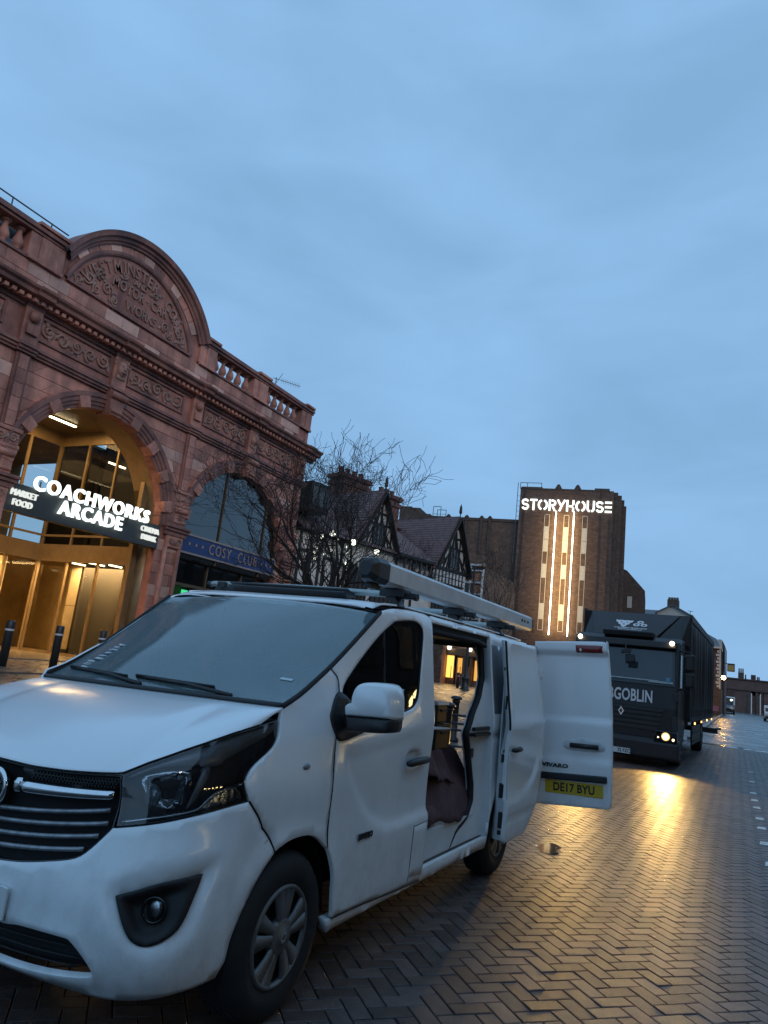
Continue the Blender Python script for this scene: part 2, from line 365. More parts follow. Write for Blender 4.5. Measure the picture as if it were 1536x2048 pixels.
def panel(name, surf, poly, mt, parent, holes=(), h=.04, off=0.0, depth=.015, rnd=.003, disp=None, mirror=False, both=False, hint=None, smooth=True, label=None):
    if surf.__name__ in ('F', 'Fsym'):
        cv = lambda q: np.c_[u2v(np.asarray(q, float)[:, 0]), np.asarray(q, float)[:, 1]]
        v2, f = fill(cv(poly), [cv(q) for q in holes], h); v2 = np.c_[v2u(v2[:, 0]), v2[:, 1]]
    else: v2, f = fill(poly, holes, h)
    P = surf(v2[:, 0], v2[:, 1]); e = 1e-3
    du = surf(v2[:, 0] + e, v2[:, 1]) - surf(v2[:, 0] - e, v2[:, 1]); dv = surf(v2[:, 0], v2[:, 1] + e) - surf(v2[:, 0], v2[:, 1] - e)
    n = np.cross(du, dv); n /= np.linalg.norm(n, axis=1)[:, None] + 1e-12
    hv = np.array(hint if hint is not None else (.3, 1, .35)); 
    if (n @ hv).mean() < 0: n = -n
    o = np.full(len(v2), float(off))
    if disp is not None: o = o + disp(v2)
    P = P + n * o[:, None]
    # orient faces
    fn = np.cross(P[f[:, 1]] - P[f[:, 0]], P[f[:, 2]] - P[f[:, 0]]); flip = (fn * n[f[:, 0]]).sum(1) < 0
    f[flip] = f[flip][:, ::-1]
    V = P.tolist(); Fc = f.tolist()
    if depth:
        cnt = {}
        for t in Fc:
            for i in range(3):
                a, b = t[i], t[(i + 1) % 3]; cnt[(a, b)] = cnt.get((a, b), 0) + 1
        be = [(a, b) for (a, b) in cnt if (b, a) not in cnt]
        outw = np.zeros_like(P)
        for a, b in be:
            d = P[b] - P[a]; w = np.cross(d, n[a]); w /= np.linalg.norm(w) + 1e-12; outw[a] += w; outw[b] += w
        idx = {}; V1 = []
        for a, b in be:
            for q in (a, b):
                if q not in idx:
                    w = outw[q] / (np.linalg.norm(outw[q]) + 1e-12); idx[q] = len(idx)
                    V1.append(((P[q] + w * rnd * .6 - n[q] * rnd).tolist(), (P[q] + w * rnd * .6 - n[q] * depth).tolist()))
        b0 = len(V)
        for x, y in V1: V.append(x); V.append(y)
        for a, b in be:
            i, j = b0 + 2 * idx[a], b0 + 2 * idx[b]
            Fc.append([a, i, j, b]); Fc.append([i, i + 1, j + 1, j])
    V = np.array(V)
    res = []
    if not mirror or both: res.append(mesh_obj(name, V, Fc, mt, parent, smooth, label=label))
    if mirror or both:
        V2 = V.copy(); V2[:, 1] *= -1; res.append(mesh_obj(name, V2, [q[::-1] for q in Fc], mt, parent, smooth))
    return res[0] if len(res) == 1 else res
def ribbon(pts, w):
    """polygon outline (2-D) of a polyline of width w"""
    p = np.asarray(pts, float); n = len(p); L = []; Q = []
    for i in range(n):
        d = p[min(i + 1, n - 1)] - p[max(i - 1, 0)]; d /= np.hypot(*d) + 1e-9; m = np.array((-d[1], d[0])) * w / 2; L.append(p[i] + m); Q.append(p[i] - m)
    return L + Q[::-1]
FONT = {}
def text_mesh(s, size, ext=.01, bold=0.0, cx=1.0, align='CENTER', spacing=1.0, bevel=0.0):
    """letters as a mesh in the x-z plane, facing -y, extruded +-ext"""
    cu = bpy.data.curves.new('t', 'FONT'); cu.body = s; cu.size = size; cu.extrude = ext; cu.offset = bold; cu.align_x = align; cu.align_y = 'CENTER'
    cu.space_character = spacing; cu.resolution_u = 3; cu.bevel_depth = bevel
    o = bpy.data.objects.new('t', cu); COL.objects.link(o)
    dg = bpy.context.evaluated_depsgraph_get(); me = bpy.data.meshes.new_from_object(o.evaluated_get(dg))
    V = np.array([v.co[:] for v in me.vertices]); Fc = [list(p.vertices) for p in me.polygons]
    bpy.data.objects.remove(o); bpy.data.curves.remove(cu); bpy.data.meshes.remove(me)
    V[:, 0] *= cx
    return V, Fc
def put_text(name, s, size, origin, xdir, updir, mt, parent, ext=.01, bold=0.0, cx=1.0, spacing=1.0, align='CENTER', label=None):
    V, Fc = text_mesh(s, size, ext, bold, cx, align, spacing)
    x, u = np.array(xdir, float), np.array(updir, float); x /= np.linalg.norm(x); u /= np.linalg.norm(u); n = np.cross(x, u)
    return mesh_obj(name, np.array(origin) + V[:, :1] * x + V[:, 1:2] * u + V[:, 2:3] * n, Fc, mt, parent, label=label)
# ------------------------------------------------------------------ ground, road, bricks
def px(X):
    d = Vector(X) - Vector((0, 0, 1.565)); x, y, z = d.dot(r2), d.dot(u2), d.dot(fw)
    return (768 + 1420 * x / z, 1024 - 1420 * y / z, z)
def gz(x, y=20.0): return .62 * float(sst(-x, 4.6, 13.0))
M_ground = mat('plaza_paving', (.105, .088, .080), .34, var=.35, scale=.9, bump=.35, bscale=26, rvar=.14, spec=.55)
M_asph = mat('wet_asphalt', (.050, .052, .056), .30, var=.35, scale=.5, bump=.45, bscale=70, rvar=.13, spec=.6)
M_puddle = mat('puddle_water', (.02, .022, .025), .06, spec=.6)
M_paint = mat('road_paint', (.62, .63, .62), .5, var=.5, scale=16)
xs = [-700, -200, -60, -30] + list(np.linspace(-20, -3, 35)) + [0, 4, 10, 40, 200, 700]
ys = [-300, -60, -20] + list(np.linspace(-8, 60, 35)) + [90, 130, 200, 400, 1200]
V = [(x, y, gz(x) - .012) for x in xs for y in ys]; ny = len(ys)
Fc = [(i * ny + j, (i + 1) * ny + j, (i + 1) * ny + j + 1, i * ny + j + 1) for i in range(len(xs) - 1) for j in range(ny - 1)]
ground = mesh_obj('ground', V, Fc, M_ground, smooth=True, kind='structure')
# plaza slabs in front of the arcade (each slab its own edges)
slabs = thing('pavement', 'wet stone slab pavement in front of the red arcade', None, (-14, 10, .62), kind='structure')
mb = MB(); rs = random.Random(3)
for i in range(9):
    for j in range(-6, 26):
        x0 = -17.6 + i * .6; y0 = 3 + j * .9 + (.45 if i % 2 else 0)
        if x0 + .6 > -12.0: continue
        z = .62 + rs.uniform(-.001, .003); t = rs.random()
        a, b, c, d = x0 + .004, x0 + .596, y0 + .004, y0 + .896
        mb.add([(a, c, z), (b, c, z), (b, d, z), (a, d, z), (a - .003, c - .003, z - .02), (b + .003, c - .003, z - .02), (b + .003, d + .003, z - .02), (a - .003, d + .003, z - .02)],
               [(0, 1, 2, 3), (0, 4, 5, 1), (1, 5, 6, 2), (2, 6, 7, 3), (3, 7, 4, 0)], t)
mb.build('slab', mat('wet_slab', (.16, .125, .10), .30, var=.3, scale=5, tone=.2, bump=.3, bscale=60, rvar=.12), slabs, kind='stuff')
road = mesh_obj('brick_road', [(-4.6, -3, -.008), (3.4, -3, -.008), (3.4, 29.3, -.008), (-4.6, 29.3, -.008)], [(0, 1, 2, 3)], M_joint, kind='structure')
asph = mesh_obj('asphalt_road', [(-1.75, 29.6, -.004), (7.5, 29.6, -.004), (8.5, 150, -.004), (-2.6, 150, -.004)], [(0, 1, 2, 3)], M_asph, kind='structure')
# herringbone at 45 degrees, 200 x 100 mm
U_ = .1015; ca = math.cos(R(45.5)); sa = math.sin(R(45.5)); ox, oy = -1.2, 4.0
def brick_shape(w, h, tilt=0):
    g = .0032; e = .0035
    a, b = w / 2 - g, h / 2 - g
    return [(-a + e, -b + e, 0), (a - e, -b + e, 0), (a - e, b - e, 0), (-a + e, b - e, 0), (-a, -b, -.0032), (a, -b, -.0032), (a, b, -.0032), (-a, b, -.0032), (-a, -b, -.012), (a, -b, -.012), (a, b, -.012), (-a, b, -.012)]
BF = [(0, 1, 2, 3), (4, 5, 1, 0), (5, 6, 2, 1), (6, 7, 3, 2), (7, 4, 0, 3), (8, 9, 5, 4), (9, 10, 6, 5), (10, 11, 7, 6), (11, 8, 4, 7)]
cand = []
for a in range(-260, 260):
    for b in range(-130, 130):
        for (x, y, w, h) in ((a + 2 * b, a - 2 * b, 2, 1), (a + 2 * b - 1, a - 2 * b, 1, 2)):
            cx, cy = (x + w / 2) * U_, (y + h / 2) * U_
            X, Y = ox + ca * cx - sa * cy, oy + sa * cx + ca * cy
            if not (-4.55 < X < 3.3 and .8 < Y < 29.2): continue
            p = px((X, Y, 0))
            if p[2] < .5 or not (-150 < p[0] < 1900 and p[1] < 2280): continue
            cand.append((Y - .35 * X, X, Y, w, p))
cand.sort(key=lambda c: c[4][2])
vis = [c for c in cand if 0 < c[4][0] < 1536 and c[4][1] < 2048 and c[1] > -1.85 + max(0, (c[2] - 7) * -.0) and not (-3.8 < c[1] < -1.75 and 1.9 < c[2] < 7.1)]
first = set(id(c) for c in vis[:296])
bm_var = []
for k in range(6):
    me = bpy.data.meshes.new('brick'); me.from_pydata(brick_shape(2 * U_, U_), [], BF)
    at = me.attributes.new('tone', 'FLOAT', 'FACE'); at.data.foreach_set('value', [k / 5] * 9); me.materials.append(M_pave); bm_var.append(me)
sv = []; sf = []; st = []
BS = np.array(brick_shape(2 * U_, U_)); rb = random.Random(11)
for c in cand:
    _, X, Y, w, p = c
    ang = R(45.5) + (0 if w == 2 else math.pi / 2) + rb.gauss(0, .006); dz = rb.uniform(-.0016, .0008); tx, ty = rb.gauss(0, .006), rb.gauss(0, .008)
    if id(c) in first:
        o = bpy.data.objects.new('brick', bm_var[rb.randrange(6)]); COL.objects.link(o); o.parent = road
        o.location = (X, Y, dz); o.rotation_euler = (tx, ty, ang)
    else:
        q = BS.copy(); q[:, 2] += dz + tx * q[:, 1] - ty * q[:, 0]; cc, ss = math.cos(ang), math.sin(ang)
        b = len(sv); sv.extend(np.c_[X + cc * q[:, 0] - ss * q[:, 1], Y + ss * q[:, 0] + cc * q[:, 1], q[:, 2]].tolist())
        sf.extend([tuple(b + i for i in f) for f in BF]); st.extend([rb.random()] * 9)
mesh_obj('paving_brick', sv, sf, M_pave, road, kind='stuff', tone=st)
# painted marks, drain line, wet patch, kerb
for (x, y) in ((.15, 15.19), (.16, 14.11), (.18, 13.18), (.2, 12.0), (.21, 11.14), (.22, 9.99), (.25, 8.8), (.15, 17.3), (.14, 19.6)):
    w = .055; l = .10 + .04 * rs.random(); p = [(x - w, y - l, .004), (x + w, y - l * .8, .004), (x + w * .9, y + l, .004), (x - w * .8, y + l * .7, .004)]
    mesh_obj('lane_mark', p, [(0, 1, 2, 3)], M_paint, road)
for (x, y, w, l) in ((-.57, 36.4, .12, .8), (.69, 44, .2, .6), (-1.3, 60, .1, 2.5), (-.7, 66, .1, 3)):
    mesh_obj('lane_mark', [(x - w, y - l, .002), (x + w, y - l, .002), (x + w, y + l, .002), (x - w, y + l, .002)], [(0, 1, 2, 3)], M_paint, asph)
def blob(name, cx, cy, rx, ry, z, m, seed):
    q = random.Random(seed); n = 40; ph = [q.uniform(0, 6.28) for _ in range(5)]
    P = []
    for i in range(n):
        a = 2 * math.pi * i / n; r = 1 + .22 * math.sin(2 * a + ph[0]) + .16 * math.sin(3 * a + ph[1]) + .1 * math.sin(5 * a + ph[2])
        P.append((cx + rx * r * math.cos(a), cy + ry * r * math.sin(a), z))
    return mesh_obj(name, P, [tuple(range(n))], m, kind='structure')
blob('puddle', .6, 28.9, 3.0, .42, .003, M_puddle, 1)
blob('puddle', -1.66, 7.35, .12, .20, .003, M_puddle, 5)
blob('puddle', -10.6, 7.6, 1.0, 1.5, gz(-10.6) + .012, M_puddle, 8)
kb = MB()
for i in range(60):
    y = 30 + i * 1.8; kb.box(-1.9 - .006 * (y - 30), -1.75 - .006 * (y - 30), y, y + 1.78, -.02, .11)
kb.build('kerb', mat('kerb_stone', (.24, .23, .22), .5, var=.3, scale=3), kind='structure')
# ------------------------------------------------------------------ white van (van frame: x forward from front axle, y left, z up)
van = thing('parked_van', 'white panel van with rear and sliding doors open and roof bars', 'van', (-2.744, 2.94, 0), R(-90 - .6))
ZP=[.18,.24,.30,.45,.63,.80,.95,1.10,1.17,1.25,1.37,1.52,1.67,1.80,1.85,1.89,1.92,1.945,1.965]
YP=[.90,.93,.948,.958,.962,.954,.950,.953,.955,.946,.928,.909,.889,.873,.864,.850,.828,.795,.735]
SZ=[.18,.22,.26,.32,.45,.55,.65,.75,.85,.95,1.02,1.10,1.30]
SS=[.74,.77,.80,.84,.873,.876,.866,.850,.832,.825,.82,.79,.70]
def cr(xp,yp):
    # monotone-ish cubic hermite interpolator
    xp=np.array(xp,float);yp=np.array(yp,float)
    d=np.diff(yp)/np.diff(xp);m=np.zeros(len(xp))
    m[1:-1]=(d[:-1]*np.diff(xp)[1:]+d[1:]*np.diff(xp)[:-1])/(xp[2:]-xp[:-2]);m[0]=d[0];m[-1]=d[-1]
    def fn(x):
        x=np.asarray(x,float);x=np.clip(x,xp[0],xp[-1]);i=np.clip(np.searchsorted(xp,x)-1,0,len(xp)-2)
        h=xp[i+1]-xp[i];t=(x-xp[i])/h
        return (2*t**3-3*t**2+1)*yp[i]+(t**3-2*t**2+t)*h*m[i]+(-2*t**3+3*t**2)*yp[i+1]+(t**3-t**2)*h*m[i+1]
    return fn
fY=cr(ZP,YP);fS=cr(SZ,SS)
def yside(s,z):
    s=np.asarray(s,float);z=np.asarray(z,float)
    t=np.clip((s+1.3)/1.35,0,1.3)**1.0
    up=sst(z,.9,1.3)
    y=fY(z)-.105*t*up-.05*sst(s,-.5,.5)*(1-up)
    # wheel arch flare
    for c in (0.,-3.098):
        r=np.hypot(s-c,z-.335); y=y+.012*np.exp(-((r-.40)/.05)**2)*(z<1.0)
    # rear taper
    y=y-.03*sst(-s,2.6,4.07)*sst(z,.9,1.9)
    # door scallop
    return y
def par(z):
    k=sst(z,.5,.95)
    return .5+.15*k, 2.6, 3.7-1.05*k
def F(u,z):
    u=np.asarray(u,float);z=np.asarray(z,float);u,z=np.broadcast_arrays(u,z)
    D,p,q=par(z);S=fS(z);sc=S-D;W=yside(sc,z)
    ph=np.clip(u,0,1)*np.pi/2
    sn=sc+D*np.maximum(np.cos(ph),1e-9)**(2/q); yn=W*np.maximum(np.sin(ph),1e-9)**(2/p)
    s2=sc-(u-1);y2=yside(s2,z)
    nose=u<1
    return np.stack([np.where(nose,sn,s2),np.where(nose,yn,y2),z],-1)
def Fsym(u, z):
    p = F(np.abs(u), z); p = np.array(p); p[..., 1] *= np.where(np.asarray(u) < 0, -1, 1); return p
def scz(z):
    D, p, q = par(z); return fS(z) - D
def su(s, z): return float(1 + scz(z) - s)
def Sside(s, z):
    s = np.asarray(s, float); z = np.asarray(z, float); y = yside(s, z)
    k = np.clip((-s - 3.90) / .16, 0, 1); y = y - .16 * (1 - np.sqrt(np.maximum(1 - k * k, 0))) * .75
    return np.stack([s, y, z], -1)
def Smir(s, z): p = Sside(s, z); p[..., 1] *= -1; return p
HF = (.8, .6, .3); HS = (0, 1, .1)

def cmF(pts, closed=True, sub=4):
    q = [(float(u2v(p[0])),) + tuple(p[1:]) for p in pts]; r = cm(q, closed, sub); return np.c_[v2u(r[:, 0]), r[:, 1]]
def seam(P, r=.0035): 
    q = MB(); q.tube([np.array(p) for p in P], r, 6); q.build('shut_line', M_dark, van)  # near-black tube along the panel gap, its colour stands in for shade
# --- bumper with fog pockets and lower grille opening
half = [(.403, .831), (.557, .861), (.682, .889), (.821, .918), (.911, .931, 1), (.943, .897), (.986, .848), (1.066, .779), (1.160, .709, 1), (1.151, .686), (1.131, .633), (1.119, .586), (1.102, .533), (1.066, .464), (1.031, .402), (1.004, .337), (.988, .284, 1), (.938, .283), (.819, .280), (.645, .263), (.499, .252), (.386, .256), (.193, .264), (.05, .27)]
gril = [(.381, 1.020, 1), (.392, .93), (.394, .831, 1), (.383, .81), (.344, .75), (.303, .712), (.221, .684), (.062, .640)]
full = half + [(-a[0],) + tuple(a[1:]) for a in half[::-1]] + [(-a[0],) + tuple(a[1:]) for a in gril[2:]] + gril[:1:-1]
full[0] = (.403, .831, 1)
fixed = []
for p in full: fixed.append(p)
BUMP = cmF(fixed, True, 3)
FOG = cm([(.489, .620, 1), (.554, .641), (.675, .674), (.850, .692, 1), (.856, .64), (.846, .556), (.801, .503), (.689, .463), (.609, .472), (.557, .518)], True, 4)
FOGR = cm([(.444, .637), (.514, .690), (.70, .735), (.90, .735), (.92, .62), (.90, .50), (.80, .44), (.661, .425), (.592, .438), (.527, .483), (.451, .605)], True, 4)
lg = [(.0, .437), (.102, .444), (.18, .457), (.329, .460), (.365, .451), (.417, .409), (.453, .368), (.450, .345), (.371, .328), (.231, .306), (.095, .294), (0, .292)]
LOWG = cm(lg[1:-1] + [(-a, b) for a, b in lg[1:-1][::-1]], True, 4)
mir = lambda P: np.array([(-a, b) for a, b in P])
def dbump(v):
    d = np.zeros(len(v))
    for P in (FOGR, mir(FOGR)): d += -.030 * sst(-sdf(v, P), -.004, .06)
    d += .008 * sst(-sdf(v, LOWG), -.05, -.0) 
    return d
bumper = panel('front_bumper', Fsym, BUMP, M_white, van, holes=[FOG, mir(FOG), LOWG], h=.03, depth=.025, disp=dbump, hint=(1, 0, .1))
M_bezel = mat('bezel_black', (.012, .012, .013), .62, bump=.1, bscale=300, dist=.001)
for sg in (1, -1):
    fp = FOG if sg > 0 else mir(FOG)
    def dfog(v, fp=fp): return -.012 - .048 * sst(-sdf(v, fp), .012, .05) * sst(np.abs(v[:, 0]), .84, .70)
    bz = panel('fog_lamp_bezel', Fsym, fp, M_bezel, bumper, h=.014, depth=.03, disp=dfog, hint=(1, 0, .1))
    fpos = F(.657, .575); c = np.array((fpos[0] - .050, sg * fpos[1] - sg * .026, .572)); d = np.array((.86, sg * .42, .02)); d /= np.linalg.norm(d)
    q = MB(); q.sphere(c, 1, 20, 12, (.018, .036, .040)); q.build('fog_lamp', G_lens, bz, True)
    q = MB(); q.tube([c + .044 * (math.cos(a) * np.array((-.42 * sg, .86, 0)) * np.array((1, 1, 1)) + math.sin(a) * np.array((0, 0, 1))) + d * .004 for a in np.linspace(0, 2 * math.pi, 24, endpoint=False)], .006, 6, closed=True); q.build('fog_lamp_ring', M_gloss, bz, True)
    q = MB(); q.sphere(c - d * .012, 1, 14, 8, (.012, .032, .036)); q.build('fog_lamp_bowl', M_refl, bz, True)
lgp = panel('lower_grille', Fsym, inset(LOWG, -.004), M_black, bumper, h=.05, depth=0, off=-.05, hint=(1, 0, 0))
def strip(name, u0, u1, zt0, zt1, hh, off, mt, par_, n=16, bulge=.012, sym=False):
    """a bar that follows the nose from (u0, z) to (u1, z)"""
    V = []; K = 7
    us = np.linspace(u0, u1, n)
    for u in us:
        t = (abs(u) - abs(u0 if not sym else 0)) / (abs(u1) - abs(u0 if not sym else 0) + 1e-9); z = zt0 + (zt1 - zt0) * t; h0 = hh if np.isscalar(hh) else hh[0] + (hh[1] - hh[0]) * t
        p = Fsym(np.array(u), np.array(z)); e = .02; a = Fsym(np.array(u + e), np.array(z)) - Fsym(np.array(u - e), np.array(z)); nn = np.array((a[1], -a[0], 0)); nn /= np.linalg.norm(nn)
        for k in range(K):
            an = math.pi * k / (K - 1) - math.pi / 2
            V.append(p + nn * (off + bulge * math.cos(an)) + np.array((0, 0, h0 * math.sin(an) / 2)))
    Fc = [(i * K + k, (i + 1) * K + k, (i + 1) * K + k + 1, i * K + k + 1) for i in range(n - 1) for k in range(K - 1)]
    Fc += [tuple(range(K)), tuple((n - 1) * K + k for k in range(K))]
    o = mesh_obj(name, V, Fc, mt, par_, True); fix_normals(o); return o
for zc in (.415, .38, .345): strip('grille_bar', -.40 + abs(zc - .38), .40 - abs(zc - .38), zc - .02, zc + .005, .006, -.036, M_black, lgp, sym=True, bulge=.006)
# --- upper grille
GR = cm(gril[:1] + [(.392, .93)] + gril[2:] + [(-a[0],) + tuple(a[1:]) for a in gril[:1:-1]] + [(-.392, .93), (-.381, 1.020, 1), (-.305, 1.013), (-.183, 1.0), (-.066, .992), (0, .991), (.066, .992), (.183, 1.0), (.305, 1.013)], True, 3)
grille = panel('radiator_grille', Fsym, GR, M_dark, van, h=.045, off=-.045, depth=0, hint=(1, 0, 0))
rimo = inset(GR, .012)
panel('grille_frame', Fsym, inset(GR, .0015), M_gloss, grille, holes=[rimo], h=.04, off=-.006, depth=.035, hint=(1, 0, 0))
UM = cm([(.04, .985), (.183, .992), (.305, 1.006), (.372, 1.012, 1), (.372, .968, 1), (.30, .955), (.15, .94), (.06, .935, 1)], True, 3)
for q in (UM, mir(UM)):
    um = panel('grille_mesh', Fsym, q, M_black, grille, h=.04, off=-.020, depth=.01, hint=(1, 0, 0))
dots = MB()
for sg in (1, -1):
    for r_ in range(3):
        for k in range(26):
            u = .075 + k * .0113 + (r_ % 2) * .005; z = .950 + r_ * .0125 + (u - .07) * .075; p = F(u, z)
            dots.obox((p[0] - .012, sg * p[1], z), (.004, 0, 0), (0, .0036, 0), (0, 0, .0036))
dots.build('mesh_lattice', M_gloss, um, kind='stuff')
for sg in (1, -1):
    strip('chrome_bar', sg * .052, sg * .366, .912, .944, (.048, .036), -.002, M_chrome, grille, bulge=.016)
    strip('chrome_bar_end', sg * .040, sg * .056, .915, .918, (.058, .054), .004, M_chrome, grille, n=4, bulge=.012)
for z0, z1, u1 in ((.814, .888, .362), (.772, .842, .368), (.727, .796, .350), (.683, .745, .315)):
    strip('grille_slat', -u1, u1, z0, z1, .019, -.012, M_silver if 0 else M_chrome2, grille, n=30, sym=True, bulge=.010)
# --- badge: chrome ring, dark disc, raised beast
e0 = np.array((.838, 0, .893))
badge = MB(); badge.tube([e0 + np.array((.004, .066 * math.cos(a), .066 * math.sin(a))) for a in np.linspace(0, 2 * math.pi, 32, endpoint=False)], .0115, 8, closed=True)
badge = badge.build('badge_ring', M_chrome, grille, True)
q = MB(); q.lathe(e0, [(0, .003), (.045, .002), (.062, -.004), (.062, -.03)], 24, 'x'); q.build('badge_disc', M_gloss, badge, True)
q = MB()
for pts, r in (([(-.03, -.035), (-.022, -.01), (-.008, .006), (.004, .024), (.016, .036)], .007), ([(.004, .024), (.022, .020), (.032, .012)], .005), ([(-.012, 0), (.010, -.006), (.024, -.014)], .006), ([(-.024, -.012), (-.006, -.022), (.002, -.044)], .006), ([(.008, -.004), (.014, -.026), (.022, -.042)], .006), ([(-.03, -.03), (-.04, -.006), (-.034, .018)], .0045), ([(-.006, .006), (-.022, .02), (-.018, .04)], .006)):
    q.tube([e0 + np.array((.007, a, b)) for a, b in pts], [r] * len(pts), 6)
q.build('badge_griffin', M_chrome, badge, True)
# --- front number plate
pl = MB(); pl.obox((.888, 0, .513), (.005, 0, .0), (0, .262, 0), (0, 0, .057)); plate = pl.build('number_plate', M_wht, van, bevel=.003)
put_text('plate_text', 'DE17 BYU', .098, (.8936, 0, .511), (0, 1, 0), (0, 0, 1), M_ink, plate, .0006, .003, .86, 1.02)

# --- bonnet
fb = [(0, .997), (.066, .997), (.183, 1.006), (.305, 1.019), (.381, 1.028), (.467, 1.077), (.6, 1.137), (.762, 1.197), (.923, 1.240), (.988, 1.262)]
fu = np.array([a for a, b in fb]); fz = np.array([b for a, b in fb])
def front_edge(t):   # t in -1..1 by lateral position
    tt = np.linspace(0, .988, 300); zz = np.interp(tt, fu, fz); P = F(tt, zz); y = P[:, 1]
    u = np.interp(np.abs(t) * y.max(), y, tt); z = np.interp(u, fu, fz); p = F(u, z); p[..., 1] *= np.sign(t); return p
def bonnet(t, w):
    t, w = np.broadcast_arrays(np.asarray(t, float), np.asarray(w, float)); sh = t.shape; t = t.ravel(); w = np.clip(w.ravel(), -.1, 1.1)
    A = front_edge(t); Bq = np.stack([.062 + .013 * (1 - t * t), .834 * t, 1.288 + .019 * t], -1)
    L = np.linalg.norm(Bq - A, axis=1); mid = (A + Bq) / 2 + np.stack([.11 * L, 0 * L, .13 * L], -1) * (1 - .35 * np.abs(t) ** 6)[:, None]
    P = (1 - w)[:, None] ** 2 * A + 2 * (w * (1 - w))[:, None] * mid + (w ** 2)[:, None] * Bq
    # two soft raised lines
    cr_ = sst(np.abs(t), .58, .72) * .010 * (4 * w * (1 - w)); P[:, 2] -= cr_
    return P.reshape(sh + (3,))
panel('bonnet', bonnet, [(-.998, .002), (.998, .002), (.998, .995), (-.998, .995)], M_white, van, h=.035, depth=.02, hint=(.4, 0, 1))

# --- headlights
HL = cmF([(.386, 1.022, 1), (.467, 1.070), (.6, 1.130), (.762, 1.190), (.923, 1.233), (.992, 1.254, 1), (.996, 1.184), (.986, 1.139), (.922, 1.080), (.893, 1.039), (.888, 1.0), (.906, .941, 1), (.821, .925), (.682, .896), (.557, .868), (.402, .838, 1)], True, 4)
EYE = cm([(.395, 1.010), (.513, 1.067), (.663, 1.083), (.68, 1.076), (.762, 1.085), (.788, 1.106), (.885, 1.153), (.987, 1.205), (.991, 1.249, 1), (.923, 1.228), (.765, 1.185), (.602, 1.122), (.469, 1.062)], True, 3)
REF = cm([(.454, 1.021), (.511, 1.044), (.579, 1.056), (.644, 1.052), (.637, .992), (.609, .925), (.541, .917), (.500, .93), (.47, .97)], True, 4)
FIN = cm([(.649, 1.05, 1), (.682, 1.053, 1), (.638, .915, 1), (.598, .905, 1)], True, 2)
FIN2 = cm([(.688, 1.072, 1), (.722, 1.072), (.715, 1.014), (.662, .934), (.634, .910, 1), (.682, 1.02)], True, 3)
TRN = cm([(.706, .912), (.739, .959), (.787, .986), (.868, 1.004, 1), (.885, .946, 1), (.8, .924)], True, 3)
M_hback = mat('lamp_back', (.012, .012, .013), .55)
M_eye = mat('lamp_grey', (.30, .33, .36), .35, .3)
for sg in (1, -1):
    mr_ = sg < 0
    hl = panel('headlight', F, inset(HL, .004), M_hback, van, h=.04, off=-.05, depth=0, mirror=mr_, hint=HF)
    panel('headlight_surround', F, HL, M_gloss, hl, holes=[inset(HL, .011)], h=.04, off=-.003, depth=.045, mirror=mr_, hint=HF)
    panel('lamp_eyelid', F, EYE, M_eye, hl, h=.04, off=-.018, depth=.03, mirror=mr_, hint=HF)
    panel('lamp_reflector', F, REF, M_refl, hl, h=.02, off=-.022, depth=.012, mirror=mr_, hint=HF, disp=lambda v: -.045 * sst(-sdf(v, REF), .0, .05))
    panel('lamp_fin', F, FIN, M_gloss, hl, h=.04, off=-.015, depth=.03, mirror=mr_, hint=HF)
    panel('lamp_fin', F, FIN2, M_eye, hl, h=.03, off=-.02, depth=.02, mirror=mr_, hint=HF)
    panel('turn_signal', F, TRN, M_refl, hl, h=.02, off=-.016, depth=.02, mirror=mr_, hint=HF, disp=lambda v: .004 * np.sin(v[:, 0] * 180))
    pc = F(.487, .955); q = MB(); q.sphere((pc[0] - .035, sg * (pc[1] - .012), .953), .040, 20, 14, (.6, 1, 1.08)); q.build('projector_lens', M_refl2, hl, True)
    V = []; cp = cm([(.410, .852), (.491, .871), (.584, .889), (.676, .912), (.712, .943), (.743, .968), (.792, .988), (.865, 1.003)], False, 4)
    q = MB(); q.tube([np.array(F(a, b)) * (1, sg, 1) + np.array((-.012, -sg * .006, 0)) for a, b in cp], .0075, 6); q.build('chrome_trim', M_chrome, hl, True)
    panel('headlight_lens', F, inset(HL, .005), G_lens, hl, h=.04, off=.001, depth=0, mirror=mr_, hint=HF)

# --- wings
FEN = [(1.164, .714, 1), (1.072, .785), (.990, .854), (.949, .903), (.917, .940, 1), (.893, .991), (.898, 1.034), (.926, 1.078), (.988, 1.136), (1.0, 1.19), (.998, 1.262), (.998, 1.306, 1), (1.113, 1.357), (1.269, 1.443), (1.371, 1.497, 1),
       (su(-.386, 1.442), 1.442), (su(-.393, 1.297), 1.297), (su(-.341, 1.155), 1.155), (su(-.301, .995), .995), (su(-.283, .82), .82), (su(-.279, .668), .668, 1), (su(-.2, .722), .722), (su(-.115, .748), .748), (su(0, .748), .748), (su(.08, .730), .730)]
FENP = cmF(FEN, True, 3)
for sg in (0, 1): fen = panel('front_wing', F, FENP, M_white, van, h=.035, depth=.018, mirror=bool(sg), hint=HF)
